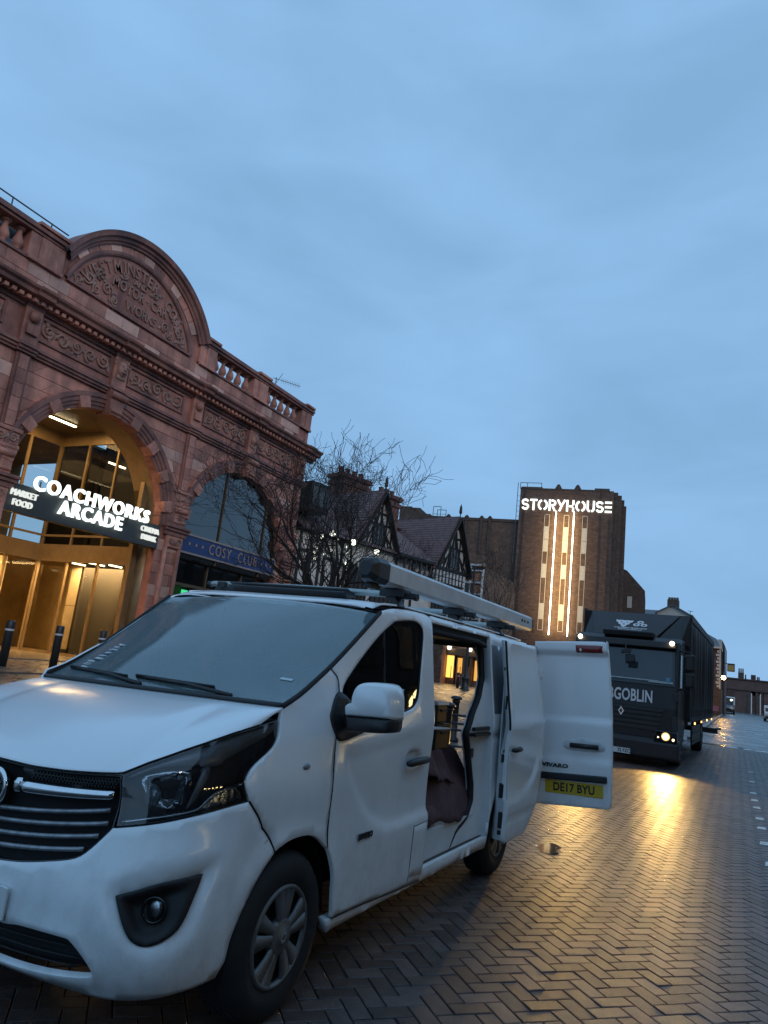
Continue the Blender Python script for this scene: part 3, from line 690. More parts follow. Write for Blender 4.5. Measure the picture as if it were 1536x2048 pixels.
# --- front doors
DOOR = [(-.326, 1.500, 1), (-.452, 1.588), (-.618, 1.704), (-.811, 1.840), (-.90, 1.872), (-1.0, 1.889), (-1.13, 1.898), (-1.30, 1.902), (-1.42, 1.900), (-1.485, 1.882), (-1.505, 1.845), (-1.508, 1.5), (-1.508, .9), (-1.508, .278, 1), (-1.1, .295), (-.40, .332, 1), (-.378, .43), (-.362, .53), (-.318, .622), (-.286, .668, 1), (-.288, .82), (-.306, .995), (-.346, 1.155), (-.398, 1.297), (-.391, 1.442)]
DOORP = cm(DOOR, True, 3)
WIN = cm([(-.425, 1.340, 1), (-.440, 1.420), (-.526, 1.503), (-.672, 1.62), (-.817, 1.722), (-.944, 1.794), (-1.016, 1.819), (-1.211, 1.842), (-1.311, 1.825), (-1.358, 1.782), (-1.350, 1.684), (-1.303, 1.503), (-1.277, 1.385), (-1.235, 1.334), (-1.168, 1.302), (-1.0, 1.272), (-.62, 1.235), (-.50, 1.262)], True, 4)
SCAL = cm([(-.402, 1.098, 1), (-.459, .959), (-.618, .796), (-.806, .687), (-1.03, .646), (-1.62, .665, 1), (-1.62, 1.255, 1), (-.9, 1.145)], True, 4)
def ddoor(v): 
    d = sdf(v, SCAL); k = sst(-d, -.004, .05)
    low = sst(v[:, 1], 1.15, .68)
    return -.022 * k * (.35 + .65 * low)
rec = cm([(-1.15, 1.04), (-1.21, 1.062), (-1.29, 1.060), (-1.34, 1.03), (-1.36, .99), (-1.27, .957), (-1.17, .967)], True, 4)
def ddoor2(v): return ddoor(v) - .030 * sst(-sdf(v, rec), -.004, .03)
for sg in (0, 1):
    sf = Sside if not sg else Smir; hh_ = (0, 1, .1) if not sg else (0, -1, .1); sy = -1 if sg else 1
    door = panel('front_door', sf, inset(DOORP, .0025), M_white, van, holes=[WIN], h=.024, depth=.02, disp=ddoor2, hint=hh_)
    sl = panel('window_seal', sf, inset(WIN, -.001), M_rubber, door, holes=[inset(WIN, .020)], h=.04, off=-.004, depth=.012, hint=hh_)
    panel('side_window', sf, inset(WIN, .018), G_side, door, h=.06, off=-.012, depth=0, hint=hh_)
    panel('window_divider', sf, [(-.885, 1.27), (-.868, 1.27), (-.862, 1.752), (-.879, 1.76)], M_rubber, door, h=.06, off=-.009, depth=.008, hint=hh_)
    MBP = cm([(-.392, 1.385), (-.325, 1.290), (-.318, 1.245), (-.352, 1.165), (-.390, 1.150), (-.496, 1.164), (-.630, 1.195), (-.650, 1.25), (-.52, 1.33)], True, 4)
    mb_ = panel('mirror_base', sf, MBP, M_black, door, h=.03, off=.010, depth=.022, rnd=.006, hint=hh_)
    q = MB(); q.tube([(-1.125, sy * .958, .992), (-1.15, sy * .973, .996), (-1.27, sy * .978, 1.003), (-1.38, sy * .973, 1.003), (-1.41, sy * .956, 1.003)], [.015, .021, .022, .021, .014], 10)
    hd = q.build('door_handle', M_black, door, True); hd.scale = (1, 1, 1)
    panel('door_handle_recess', sf, inset(rec, .004), M_black if 0 else M_jamb, door, h=.02, off=-.026, depth=0, hint=hh_)
    if not sg:
        panel('fuel_flap', sf, cm([(-1.30, .335, 1), (-1.30, .600), (-1.325, .618), (-1.500, .625, 1), (-1.500, .315, 1)], True, 3), M_white, door, h=.04, off=.0022, depth=.003, rnd=.002, hint=hh_)
    put_text('door_badge', 'ecoFLEX' if 0 else 'BiTURBO', .042, (-.655, sy * .9705, .668), (-sy, 0, 0), (0, 0, 1), M_gloss, door, .003, .0015, .9)
# mirrors
def loft(name, outline, rings, mt, par_, sy):
    """outline in (y,z), rings: (s, scale, dy)"""
    P = np.asarray(outline, float); c = P.mean(0); V = []; n = len(P)
    for s, k, dy in rings:
        for y, z in P: V.append((s, sy * (c[0] + (y - c[0]) * k + dy), c[1] + (z - c[1]) * k))
    Fc = [(i * n + k, i * n + (k + 1) % n, (i + 1) * n + (k + 1) % n, (i + 1) * n + k) for i in range(len(rings) - 1) for k in range(n)]
    Fc += [tuple(range(n)), tuple((len(rings) - 1) * n + k for k in range(n))]
    o = mesh_obj(name, V, Fc, mt, par_, True); fix_normals(o); return o
for sy in (1,):
    wo = cm([(.938, 1.276, 1), (.930, 1.318), (.948, 1.336), (.966, 1.342, 1), (.968, 1.385), (.985, 1.428), (1.02, 1.452), (1.10, 1.461), (1.165, 1.457), (1.196, 1.425), (1.209, 1.36), (1.212, 1.292, 1), (1.1, 1.286), (1.0, 1.280)], True, 4)
    bo = cm([(.93, 1.279, 1), (1.0, 1.283), (1.1, 1.289), (1.210, 1.295, 1), (1.207, 1.245), (1.185, 1.226), (1.10, 1.214), (1.03, 1.211), (.95, 1.207, 1)], True, 4)
    mh = loft('door_mirror', wo, [(-.315, .80, 0), (-.330, .92, 0), (-.36, .985, 0), (-.40, 1.0, 0), (-.46, .99, 0), (-.475, .95, 0)], M_white, van, sy)
    loft('mirror_underside', bo, [(-.325, .80, 0), (-.34, .93, 0), (-.37, .985, 0), (-.41, 1.0, 0), (-.46, .98, 0)], M_black, mh, sy)
    q = MB(); q.bar((-.44, sy * .90, 1.25), (-.41, sy * 1.0, 1.255), .07, .075); q.build('mirror_arm', M_black, mh, bevel=.012)
    q = MB(); q.box(-.479, -.476, min(sy * .99, sy * 1.19), max(sy * .99, sy * 1.19), 1.30, 1.44); q.build('mirror_glass', M_chrome, mh)
for sy in (1, -1):
    q = MB(); p = F(su(-.084, 1.046), 1.046); q.sphere((p[0], sy * (p[1] + .002), 1.046), 1, 12, 8, (.030, .008, .014)); q.build('side_repeater', M_eye, van, True)
q = MB(); q.sphere((-.60, -.985, 1.36), 1, 14, 10, (.15, .065, .12)); fm = q.build('door_mirror', M_white, van, True); q = MB(); q.bar((-.44, -.90, 1.25), (-.50, -.97, 1.28), .07, .075); q.build('mirror_arm', M_black, fm, bevel=.012)
for sg in (1, -1):
    M3 = np.array((1, sg, 1))
    seam([F(u, z) * M3 for u, z in cmF([(.914, .935), (.946, .900), (.988, .851), (1.069, .782), (1.162, .711)], False, 4)])
    seam([Sside(s, z) * M3 for s, z in cm([(-.324, 1.498), (-.389, 1.442), (-.3955, 1.297), (-.3435, 1.155), (-.3035, .995), (-.2855, .82), (-.2825, .668)], False, 5)])
    seam([front_edge(np.array(t)) * np.array((1, 1, 1)) + np.array((.0, 0, -.002)) for t in np.linspace(0, sg * .998, 40)], .004)
    seam([Sside(s, z) * M3 for s, z in ((-.40, .330), (-.75, .314), (-1.1, .293), (-1.5, .276))], .004)
seam([Sside(s, z) for s, z in cm([(-1.298, .316), (-1.298, .600), (-1.325, .620), (-1.505, .627)], False, 4)], .0028)
# --- windscreen
eb = np.array([0, .16, .36, .50, .70, 1.0]); es = np.array([.062, -.063, -.219, -.325, -.496, -.812]); ez = np.array([1.309, 1.360, 1.445, 1.507, 1.621, 1.843])
fes = cr(eb, es); fez = cr(eb, ez)
def ws(a, b):
    a = np.asarray(a, float); b = np.asarray(b, float); c = 1 - a * a
    bl = .070 * (1 - np.abs(a) ** 2.3) * np.sin(np.pi * np.clip(b, 0, 1)) ** .8
    return np.stack([fes(b) + c * (.013 - .055 * b) + bl * .55, .833 * a, fez(b) - (1 - b) * (.019 * (1 - a)) + c * (-.004 + .048 * b) + bl * .8], -1)
FR = [(-1, .0), (1, .0), (1, 1), (-1, 1)]
FRI = cm([(-.90, .13), (-.5, .085), (0, .075), (.5, .085), (.905, .12), (.925, .18), (.925, .80), (.905, .915), (.84, .955), (0, .965), (-.84, .955), (-.89, .92), (-.90, .85)], True, 4)
wsg = panel('windscreen', ws, [(-.99, .012), (.99, .012), (.99, .985), (-.99, .985)], G_ws, van, h=.06, depth=0, hint=(.5, 0, 1))
fr_ = panel('windscreen_border', ws, [(-1.0, .004), (1.0, .004), (1.0, .995), (-1.0, .995)], M_gloss, wsg, holes=[FRI], h=.06, off=-.005, depth=0, hint=(.5, 0, 1))
for sg in (1, -1):
    q = MB(); q.tube([ws(np.array(sg * .995), np.array(b)) + np.array((0, 0, .002)) for b in np.linspace(0, 1, 14)], .013, 6); q.build('windscreen_seal', M_rubber, wsg, True)
q = MB(); q.tube([ws(np.array(a), np.array(.012)) + np.array((.004, 0, .002)) for a in np.linspace(-.99, .99, 24)], .014, 6); q.build('windscreen_cowl', M_black, wsg, True)
for a0, b0, a1, b1 in ((.62, .03, -.12, .085), (-.10, .03, -.80, .12)):
    q = MB(); A_ = ws(np.array(a0), np.array(b0)); B_ = ws(np.array(a1), np.array(b1)); nn = np.array((.5, 0, .85)) * .016
    q.tube([A_ + nn * .6, A_ * .5 + B_ * .5 + nn * 1.7, B_ + nn], [.012, .008, .005], 6); wp = q.build('wiper_arm', M_black, wsg, True)
    C_ = ws(np.array(a0 - .16), np.array(b0 + .045)); q = MB(); q.bar(C_ + nn * .75, B_ * 1.0 + (B_ - A_) * .10 + nn * .7, .010, .020, (.5, 0, .85)); q.build('wiper_blade', M_rubber, wp)
p = ws(np.array(.80), np.array(.30)); q = MB(); V = [ws(np.array(a), np.array(b)) + np.array((.002, 0, .003)) for a, b in ((.79, .262), (.87, .272), (.87, .292), (.79, .282))]; q.add(V, [(0, 1, 2, 3)]); q.build('windscreen_sticker', mat('sticker', (.55, .62, .66), .6), wsg)
M_drop = mat('water_streak', (.45, .52, .56), .2)
rs2 = random.Random(2); q = MB()
for k in range(9):
    b = .16 + k * .032; a = -.80 + k * .012 + rs2.uniform(-.01, .01)
    for j in range(3):
        q.sphere(ws(np.array(a + rs2.uniform(-.02, .02)), np.array(b + rs2.uniform(-.008, .008))) + np.array((.001, 0, .002)), 1, 8, 5, (.012 + .012 * rs2.random(), .016 + .02 * rs2.random(), .006))
q.build('rain_streaks', M_drop, wsg, True, kind='stuff')
# --- roof
fze = lambda s: np.interp(s, [-4.1, -1.3, -1.13, -.94, -.80], [1.896, 1.904, 1.900, 1.885, 1.843])
fcr = lambda s: np.interp(s, [-4.1, -3.6, -2.0, -1.2, -.80], [.035, .05, .052, .038, .044])
def roof(s, t):
    s = np.asarray(s, float); t = np.asarray(t, float); ze = fze(s); y = yside(s, ze) - .002
    return np.stack([s - (1 - t * t) * .05 * sst(s, -1.4, -.8), y * np.sign(t) * np.abs(t) ** .97, ze + fcr(s) * (1 - np.abs(t) ** 5) ** .75], -1)
roofp = panel('roof', roof, [(-.818, -.999), (-.818, .999), (-4.05, .999), (-4.05, -.999)], M_white, van, h=.07, depth=.01, hint=(0, 0, 1))
# ribs on the roof, gutter strips
for sg in (1, -1):
    q = MB(); q.tube([roof(np.array(s), np.array(sg * .90)) + np.array((0, 0, .002)) for s in np.linspace(-.9, -4.0, 30)], .008, 6); q.build('roof_rib', M_white, roofp, True)
for yy in (-.45, -.15, .15, .45):
    q = MB(); q.tube([roof(np.array(s), np.array(yy)) for s in np.linspace(-1.3, -4.0, 20)], .010, 6); q.build('roof_rib', M_white, roofp, True)
# --- sills
for sg in (0, 1):
    sf = Sside if not sg else Smir; hh_ = (0, 1, .1) if not sg else (0, -1, .1)
    sill = panel('sill', sf, [(-.36, .322), (-.40, .258), (-2.74, .262), (-2.74, .345), (-1.512, .345), (-1.512, .270)] if not sg else [(-.36, .322), (-.40, .258), (-2.74, .262), (-2.74, .345)], M_white, van, h=.06, off=-.004, depth=.05, hint=hh_)
# --- load opening on the left: cant rail, jamb, seals, step
panel('cant_rail', Sside, [(-1.513, 1.858), (-2.712, 1.856), (-2.712, 1.896), (-1.513, 1.900)], M_white, van, h=.06, depth=.05, hint=HS)
q = MB(); q.box(-2.70, -1.50, .80, .845, 1.79, 1.862); q.build('door_track', M_dark, van)
q = MB(); q.box(-2.70, -1.45, .62, .925, .335, .352); q.build('step', M_black, van)
q = MB(); q.box(-2.70, -1.45, .84, .90, .352, .50); q.box(-2.70, -1.45, .60, .90, .50, .53); q.build('load_sill', M_jamb, van)
def jamb_s(z):  # rear edge of the opening (inner)
    return np.interp(z, [.35, .457, .513, .615, .733, .884, 1.006, 1.118, 1.252, 1.373, 1.532, 1.687, 1.78, 1.83], [-2.10, -2.22, -2.42, -2.53, -2.53, -2.47, -2.41, -2.34, -2.46, -2.63, -2.735, -2.745, -2.72, -2.60])
V = []; zs = np.linspace(.34, 1.845, 60)
for z in zs:
    js = float(jamb_s(z)); yo = float(yside(-2.71, z)); js = max(js, -2.74)
    V += [(-2.713, yo - .004, z), (-2.713, yo - .06, z), (min(-2.66, js) if js < -2.66 else (-2.69 * .35 + js * .65), yo - .070, z), (js + .0, yo - .085, z), (js + .02, yo - .125, z)]
Fc = [(i * 5 + k, (i + 1) * 5 + k, (i + 1) * 5 + k + 1, i * 5 + k + 1) for i in range(len(zs) - 1) for k in range(4)]
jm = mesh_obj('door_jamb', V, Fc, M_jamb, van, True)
q = MB(); q.tube([(V[i * 5 + 3][0] + .012, V[i * 5 + 3][1] - .005, V[i * 5 + 3][2]) for i in range(0, len(zs))], .026, 8); q.build('door_seal', M_rubber, jm, True)
q = MB(); q.tube([(-1.50, .845, 1.80), (-2.5, .845, 1.80), (-2.66, .845, 1.78)], .02, 8); q.build('door_seal', M_rubber, jm, True)
q = MB(); q.box(-2.50, -2.44, .868, .880, .93, 1.0); q.build('latch_striker', M_black, jm, bevel=.01)
q = MB(); q.box(-4.0, -2.36, .885, .935, 1.095, 1.118); q.box(-4.0, -2.36, .90, .925, 1.135, 1.16); q.build('slide_rail', M_black, van)
# --- rear quarter (with blank window recess and wheel arch)
arch = [(-3.098 + .398 * math.cos(a), .345 + .398 * math.sin(a)) for a in np.linspace(math.pi * .03, math.pi * .97, 20)]
QTR = np.array([(-2.716, 1.894), (-2.716, .36)] + [(x, z) for x, z in arch] + [(-3.52, .34), (-4.055, .34), (-4.055, 1.890)])
QR = cm([(-2.76, 1.815), (-3.2, 1.815), (-3.80, 1.80), (-3.84, 1.74), (-3.84, 1.30), (-3.78, 1.245), (-2.80, 1.245), (-2.75, 1.30), (-2.745, 1.76)], True, 3)
def dq(v): return -.012 * sst(-sdf(v, QR), -.003, .022) - .02 * sst(v[:, 1], 1.128, 1.122) * sst(v[:, 1], 1.085, 1.091)
panel('rear_quarter_panel', Sside, QTR, M_white, van, h=.035, depth=.02, disp=dq, hint=HS)
panel('blank_window', Sside, inset(QR, .012), mat('recess_reflection', (.20, .215, .24), .22, coat=.3), van, h=.06, off=-.0085, depth=0, hint=HS)  # grey sheet over the white recess, reflection of a dark building put into its colour
arch2 = arch[::-1]
RS = np.array([(-1.512, 1.894), (-4.055, 1.890), (-4.055, .34), (-3.52, .34)] + arch2 + [(-2.70, .36), (-1.512, .35)])
panel('right_side_panel', Smir, RS, M_white, van, h=.07, depth=.02, hint=(0, -1, .1))
# --- sliding door, slid back
DS, DY = -1.26, .128
def Ssl(s, z): p = Sside(np.asarray(s) - 0, z); p = np.array(p); p[..., 0] += DS; p[..., 1] = yside(np.maximum(np.asarray(s), -2.6), z) + DY; return p
zz = np.linspace(.31, 1.84, 24)
sd_r = [(float(x), z) for z, x in zip(zz, np.interp(zz, [.31, .43, .5, .8, .94, 1.2, 1.5, 1.84], [-2.08, -2.26, -2.38, -2.53, -2.57, -2.55, -2.47, -2.39]))]
SLD = np.array([(-1.512, 1.83), (-1.512, .34)] + [(-1.53, .31)] + sd_r + [(-2.38, 1.852), (-1.53, 1.852)])
SREC = cm([(-1.60, 1.80), (-2.0, 1.80), (-2.30, 1.797), (-2.38, 1.74), (-2.46, 1.30), (-2.42, 1.245), (-1.66, 1.245), (-1.60, 1.30)], True, 3)
SSC = cm([(-1.3, 1.12, 1), (-1.3, .62, 1), (-1.75, .60), (-2.15, .66), (-2.38, .80), (-2.48, 1.08), (-2.35, 1.16), (-1.8, 1.15)], True, 4)
def dsl(v): return -.012 * sst(-sdf(v, SREC), -.003, .022) - .020 * sst(-sdf(v, SSC), -.004, .05) * (.35 + .65 * sst(v[:, 1], 1.15, .7)) + .008 * sst(np.abs(v[:, 1] - 1.19), .016, .006) * sst(v[:, 0], -2.0, -2.1) - .010 * sst(np.abs(v[:, 1] - .475), .012, .003)
sdoor = panel('sliding_door', Ssl, SLD, M_white, van, h=.03, depth=.03, disp=dsl, hint=HS)
V = []; zs = np.linspace(.33, 1.845, 50)
for z in zs:
    yo = float(yside(-1.52, z)) + DY; dp = .060 + .05 * float(sst(z, 1.30, .6)); dp += .0 
    V += [(DS - 1.512, yo - .006, z), (DS - 1.517, yo - .02, z), (DS - 1.525, yo - dp * .8, z), (DS - 1.545, yo - dp, z), (DS - 1.66, yo - dp - .004, z)]
Fc = [(i * 5 + k, (i + 1) * 5 + k, (i + 1) * 5 + k + 1, i * 5 + k + 1) for i in range(len(zs) - 1) for k in range(4)]
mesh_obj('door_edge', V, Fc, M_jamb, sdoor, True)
q = MB(); q.tube([(DS - 1.507, float(yside(-1.52, z)) + DY - .012, z) for z in np.linspace(1.15, 1.84, 16)], .009, 6); q.build('door_seal', M_rubber, sdoor, True)
q = MB(); q.box(DS - 2.36, DS - 1.56, .975, .985, .50, 1.82); q.build('inner_trim', M_jamb, sdoor)
for z, h_, w_, dd in ((1.36, .055, .012, .03), (.93, .032, .016, .05), (.69, .055, .022, .055), (.475, .06, .017, .05), (.385, .016, .014, .05), (.985, .012, .010, .045), (1.62, .016, .010, .03)):
    yo = float(yside(-1.52, z)) + DY; q = MB(); q.obox((DS - 1.520, yo - dd, z), (.010, 0, 0), (0, w_, 0), (0, 0, h_)); q.build('door_latch', M_black, sdoor, bevel=.006)
q = MB(); yo = float(yside(-1.8, .99)) + DY; q.tube([(DS - 1.60, yo - .004, .993), (DS - 1.62, yo + .018, .995), (DS - 1.74, yo + .022, .998), (DS - 1.76, yo + .0, 1.0)], [.014, .020, .020, .014], 8); q.build('door_handle', M_black, sdoor, True)
# --- left rear door swung round through 180 degrees
M_dr = Matrix.Rotation(R(3.2), 4, 'X'); 
def rdp(y, z, x=0.0):   # door-plane point -> van frame
    v = Vector((0, y - .95, z - 1.2)); v = M_dr @ v; return (-4.06 + x, v.y + .95, v.z + 1.2)
def Srd(y, z):
    y = np.asarray(y, float); z = np.asarray(z, float); w = .62
    bulge = .012 * np.sin(np.pi * np.clip((y - .93) / .70, 0, 1)); lip = .045 * sst(z, 1.815, 1.845); mid = .020 * sst(z, 1.235, 1.20) ; low = .012 * sst(z, .90, .84)
    yy = y + .02 * np.sin(np.pi * np.clip((z - .45) / 1.5, 0, 1)) * sst(y, 1.2, 1.6); x = bulge + lip + mid + low
    c, s_ = math.cos(R(3.2)), math.sin(R(3.2)); dy, dz = yy - .95, z - 1.2
    return np.stack([-4.06 + x, .95 + c * dy - s_ * dz, 1.2 + s_ * dy + c * dz], -1)
RD = cm([(.925, 1.925, 1), (1.50, 1.938), (1.585, 1.925), (1.60, 1.88), (1.612, 1.2), (1.612, .60), (1.60, .475, 1), (.945, .450, 1), (.925, .62), (.915, 1.2)], True, 4)
rdoor = panel('rear_door', Srd, RD, M_white, van, h=.025, depth=.055, hint=(1, 0, 0))
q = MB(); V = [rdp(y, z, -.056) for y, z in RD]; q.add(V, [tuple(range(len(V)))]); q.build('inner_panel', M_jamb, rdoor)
dl = panel('high_brake_lamp', Srd, cm([(1.315, 1.900, 1), (1.54, 1.900), (1.552, 1.88), (1.552, 1.850), (1.54, 1.838), (1.32, 1.836, 1)], True, 3), M_red, rdoor, h=.05, off=.004, depth=.01, hint=(1, 0, 0))
HR = cm([(1.22, 1.035), (1.30, 1.043), (1.335, 1.062), (1.40, 1.062), (1.435, 1.043), (1.525, 1.035), (1.53, .955), (1.22, .955)], True, 4)
hp = panel('handle_recess', Srd, HR, M_jamb, rdoor, h=.03, off=.002, depth=.004, rnd=.002, hint=(1, 0, 0))
q = MB(); q.tube([rdp(1.262, .992, .055), rdp(1.515, .990, .055)], .022, 8); q.build('rear_door_handle', M_black, rdoor, True)
q = MB(); a_, b_ = np.array(rdp(.978, .705, .062)), np.array(rdp(1.590, .720, .062)); q.bar(a_, b_, .030, .060, (0, 0, 1)); q.build('plate_light_strip', M_black, rdoor, bevel=.012)
pc = np.array(rdp(1.292, .615, .044)); ux = np.array(rdp(1.3, .6)) - np.array(rdp(1.2, .6)); uz = np.array(rdp(1.2, .7)) - np.array(rdp(1.2, .6)); ux /= np.linalg.norm(ux); uz /= np.linalg.norm(uz)
q = MB(); q.obox(pc, (.004, 0, 0), ux * .260, uz * .0555); rp = q.build('number_plate', M_yel, rdoor, bevel=.003)
put_text('plate_text', 'DE17 BYU', .098, pc + np.array((.0046, 0, 0)) - uz * .002, ux, uz, M_ink, rp, .0006, .003, .86, 1.02)
put_text('model_badge', 'VIVARO', .046, np.array(rdp(1.122, .800, .045)), ux, uz, M_gloss, rdoor, .004, .0022, 1.42, 1.05)
q = MB(); 
for z in (.62, 1.62): q.bar((-4.03, .90, z), (-4.06, .965, z), .03, .07)
q.build('door_hinge', M_white, rdoor)
# right rear door, swung back along the right side
q = MB(); q.obox((-4.05, -1.27, 1.2), (.025, 0, 0), (0, .33, 0), (0, 0, .72)); q.build('rear_door', M_white, van, bevel=.01)
q = MB(); q.box(-4.06, -4.02, -.90, .90, .34, .50); q.build('rear_bumper', M_black, van, bevel=.01)
q = MB(); q.box(-4.06, -3.98, .80, .90, .50, 1.86); q.box(-4.06, -3.98, -.90, -.80, .50, 1.86); q.box(-4.06, -3.98, -.90, .90, 1.80, 1.88); q.build('rear_door_frame', M_jamb, van)
# --- inside
q = MB(); q.box(-4.02, -1.40, -.80, .80, .50, .535); q.build('load_floor', M_ply, van)
q = MB(); q.box(-4.0, -1.5, -.86, -.845, .53, 1.84); q.box(-4.0, -2.72, .80, .812, .53, 1.84); q.build('load_lining', M_ply, van)
q = MB(); q.box(-4.0, -1.0, -.84, .80, 1.845, 1.862); q.build('headlining', M_ply, van)
q = MB(); q.box(-1.44, -1.42, -.84, .84, .5, 1.86); q.build('bulkhead', M_dark, van)
q = MB(); q.box(-1.42, .62, -.80, .80, .42, .46); q.box(-.10, .60, -.78, .78, .46, .93); q.box(-.16, -.10, -.80, .80, .46, 1.10); q.box(-.30, .40, -.52, .52, .30, .46); q.build('underbody', M_dark, van)
q = MB(); q.box(.55, .72, -.50, .50, .34, .98); q.build('radiator', M_dark, van)
for c_ in (0, -3.098):
    for sg in (1, -1):
        q = MB(); q.lathe((c_, sg * .60, .345), [(.02, 0), (.42, 0), (.42, sg * .29)], 20, 'y', 0, math.pi); q.build('wheel_liner', M_dark, van)
q = MB()
prof = [(-.55, 1.0), (-.45, 1.16), (-.30, 1.21), (.0, 1.22), (.02, 1.0)]
q.extrude([(a, -.80, b) for a, b in prof], (0, 1.60, 0)); dash = q.build('dashboard', mat('dash_grey', (.10, .105, .11), .6), van, bevel=.02)
q = MB(); c_ = np.array((-.66, -.40, 1.12)); ax1 = np.array((0, 1, 0)); ax2 = np.array((.45, 0, .89)); q.tube([c_ + .19 * (math.cos(a) * ax1 + math.sin(a) * ax2) for a in np.linspace(0, 2 * math.pi, 28, endpoint=False)], .016, 8, closed=True)
q.bar(c_ - ax1 * .18, c_ + ax1 * .18, .03, .02); q.bar(c_, c_ - ax2 * .18, .03, .02); q.bar(c_, c_ + np.array((.2, 0, -.12)), .06, .06); q.build('steering_wheel', M_black, van, True)
for y in (-.42, .12, .52):
    w_ = .24 if y < 0 else .20
    q = MB(); q.box(-1.20, -.70, y - w_, y + w_, .72, .86); q.obox((-1.24, y, 1.15), (.06, 0, -.01), (0, w_, 0), (.05, 0, .32)); q.obox((-1.32, y, 1.60), (.045, 0, 0), (0, .13, 0), (.01, 0, .10)); q.build('cab_seat', M_seat, van, bevel=.04)
# --- wheels
def wheel(cx, sy):
    w = thing_part('wheel', van); 
    q = MB(); yo = sy * .935
    q.lathe((cx, yo, .340), [(.205, -sy * .015), (.225, -sy * .002), (.27, sy * .004), (.315, -sy * .008), (.333, -sy * .028), (.3405, -sy * .045), (.3405, -sy * .19), (.30, -sy * .215), (.2, -sy * .21)], 48, 'y'); ty = q.build('tyre', M_rubber, w, True)
    q = MB()
    for k in range(64):
        a = 2 * math.pi * k / 64; rr = np.array((math.cos(a), 0, math.sin(a))); tt = np.array((-math.sin(a), 0, math.cos(a)))
        for yk in (-.06, -.10, -.15):
            q.obox(np.array((cx, yo + sy * yk, .340)) + rr * .3395, rr * .003, tt * .012, np.array((0, .018, 0)))
    q.build('tread_block', M_rubber, w, kind='stuff')
    q = MB(); q.lathe((cx, yo, .340), [(0, -sy * .05), (.19, -sy * .045), (.207, -sy * .012)], 32, 'y'); q.build('rim', M_dark, w, True)
    q = MB()
    # hub cap: annulus, ten paired spokes, centre
    def pt(r, a, d): return (cx + r * math.cos(a), yo + sy * d, .340 + r * math.sin(a))
    q.lathe((cx, yo, .340), [(.186, -.020 * sy), (.190, -.004 * sy), (.203, 0), (.210, -.012 * sy)], 48, 'y')
    q.lathe((cx, yo, .340), [(0, .012 * sy), (.028, .012 * sy), (.032, .004 * sy), (.062, .004 * sy), (.078, -.004 * sy), (.080, -.03 * sy)], 32, 'y')
    for k in range(10):
        a = 2 * math.pi * (k // 2) / 5 + (.22 if k % 2 else -.22) + .3
        V = []
        for r, hw, d in ((.070, .020, .000), (.11, .022, .002), (.15, .027, .0), (.192, .036, -.004)):
            for s_ in (-1, 1): V.append(np.array(pt(r, a, d)) + s_ * hw * np.array((-math.sin(a), 0, math.cos(a))))
            for s_ in (-1, 1): V.append(np.array(pt(r, a, d - .016)) + s_ * hw * np.array((-math.sin(a), 0, math.cos(a))))
        Fq = []
        for i in range(3):
            b = i * 4; Fq += [(b, b + 1, b + 5, b + 4), (b, b + 4, b + 6, b + 2), (b + 1, b + 3, b + 7, b + 5)]
        q.add(V, Fq)
    q.build('hubcap', M_silver, w, True)
    q = MB(); q.lathe((cx, yo + sy * .0125, .340), [(.012, 0), (.018, .002 * sy), (.024, 0)], 20, 'y'); q.build('hub_badge', M_chrome, w, True)
    return w
def thing_part(name, parent):
    o = bpy.data.objects.new(name, None); link(o, parent); o.empty_display_size = .1; return o
wheel(-.015, 1); wheel(-3.098, 1); wheel(-.015, -1); wheel(-3.098, -1)
# --- roof bars and pipe carrier
for s, dz in ((-1.22, 0), (-2.30, .0), (-3.35, 0)):
    q = MB(); q.tube([(s, -.84, 1.985), (s, -.80, 1.995), (s, 0, 2.004), (s, .80, 1.995), (s, .86, 1.990)], .021, 10); rb_ = q.build('roof_bar', M_steel, van, True)
    for y in (-.70, .70):
        q = MB(); q.bar((s, y * 1.07, 1.905), (s, y, 1.99), .05, .10, (1, 0, 0)); q.box(s - .05, s + .05, y - .035, y + .035, 1.965, 2.010); q.build('bar_foot', M_black, rb_, bevel=.008)
    for y in (-.84, .86):
        q = MB(); q.tube([(s, y - .012, 1.988), (s, y + .012, 1.988)], .024, 10); q.build('bar_end_cap', M_black, rb_)
    if s == -1.22:
        q = MB(); q.bar((s + .10, -.56, 1.962), (s + .10, .40, 1.962), .012, .062, (1, 0, 0.8)); q.obox((s + .04, -.08, 1.985), (.065, 0, .018), (0, .49, 0), (-.004, 0, .006)); q.build('wind_deflector', M_black, rb_, bevel=.003)
tube = thing('pipe_carrier', 'long grey aluminium pipe carrier tube with black end cap above the van roof bars', 'pipe carrier', (-2.744, 2.94, 0), R(-90.6))
ty0, tz0 = .70, 2.105
def oct_(s, w, h, c, k=1.0): return [(s, ty0 + a * w * k, tz0 + b * h * k) for a, b in ((-1 + c, -1), (1 - c, -1), (1, -1 + c), (1, 1 - c), (1 - c, 1), (-1 + c, 1), (-1, 1 - c), (-1, -1 + c))]
def tubeloft(name, secs, mt, par_):
    V = [p for s in secs for p in s]; n = len(secs[0]); Fc = [(i * n + k, (i + 1) * n + k, (i + 1) * n + (k + 1) % n, i * n + (k + 1) % n) for i in range(len(secs) - 1) for k in range(n)]
    Fc += [tuple(range(n)), tuple((len(secs) - 1) * n + k for k in range(n))]; o = mesh_obj(name, V, Fc, mt, par_); fix_normals(o); return o
tubeloft('tube_body', [oct_(-.98, .064, .070, .28), oct_(-4.30, .064, .070, .28)], M_alu, tube)
tubeloft('end_cap', [oct_(-.80, .060, .064, .55, .68), oct_(-.815, .064, .070, .5, .88), oct_(-.86, .068, .075, .42), oct_(-1.00, .068, .075, .34)], M_black, tube)
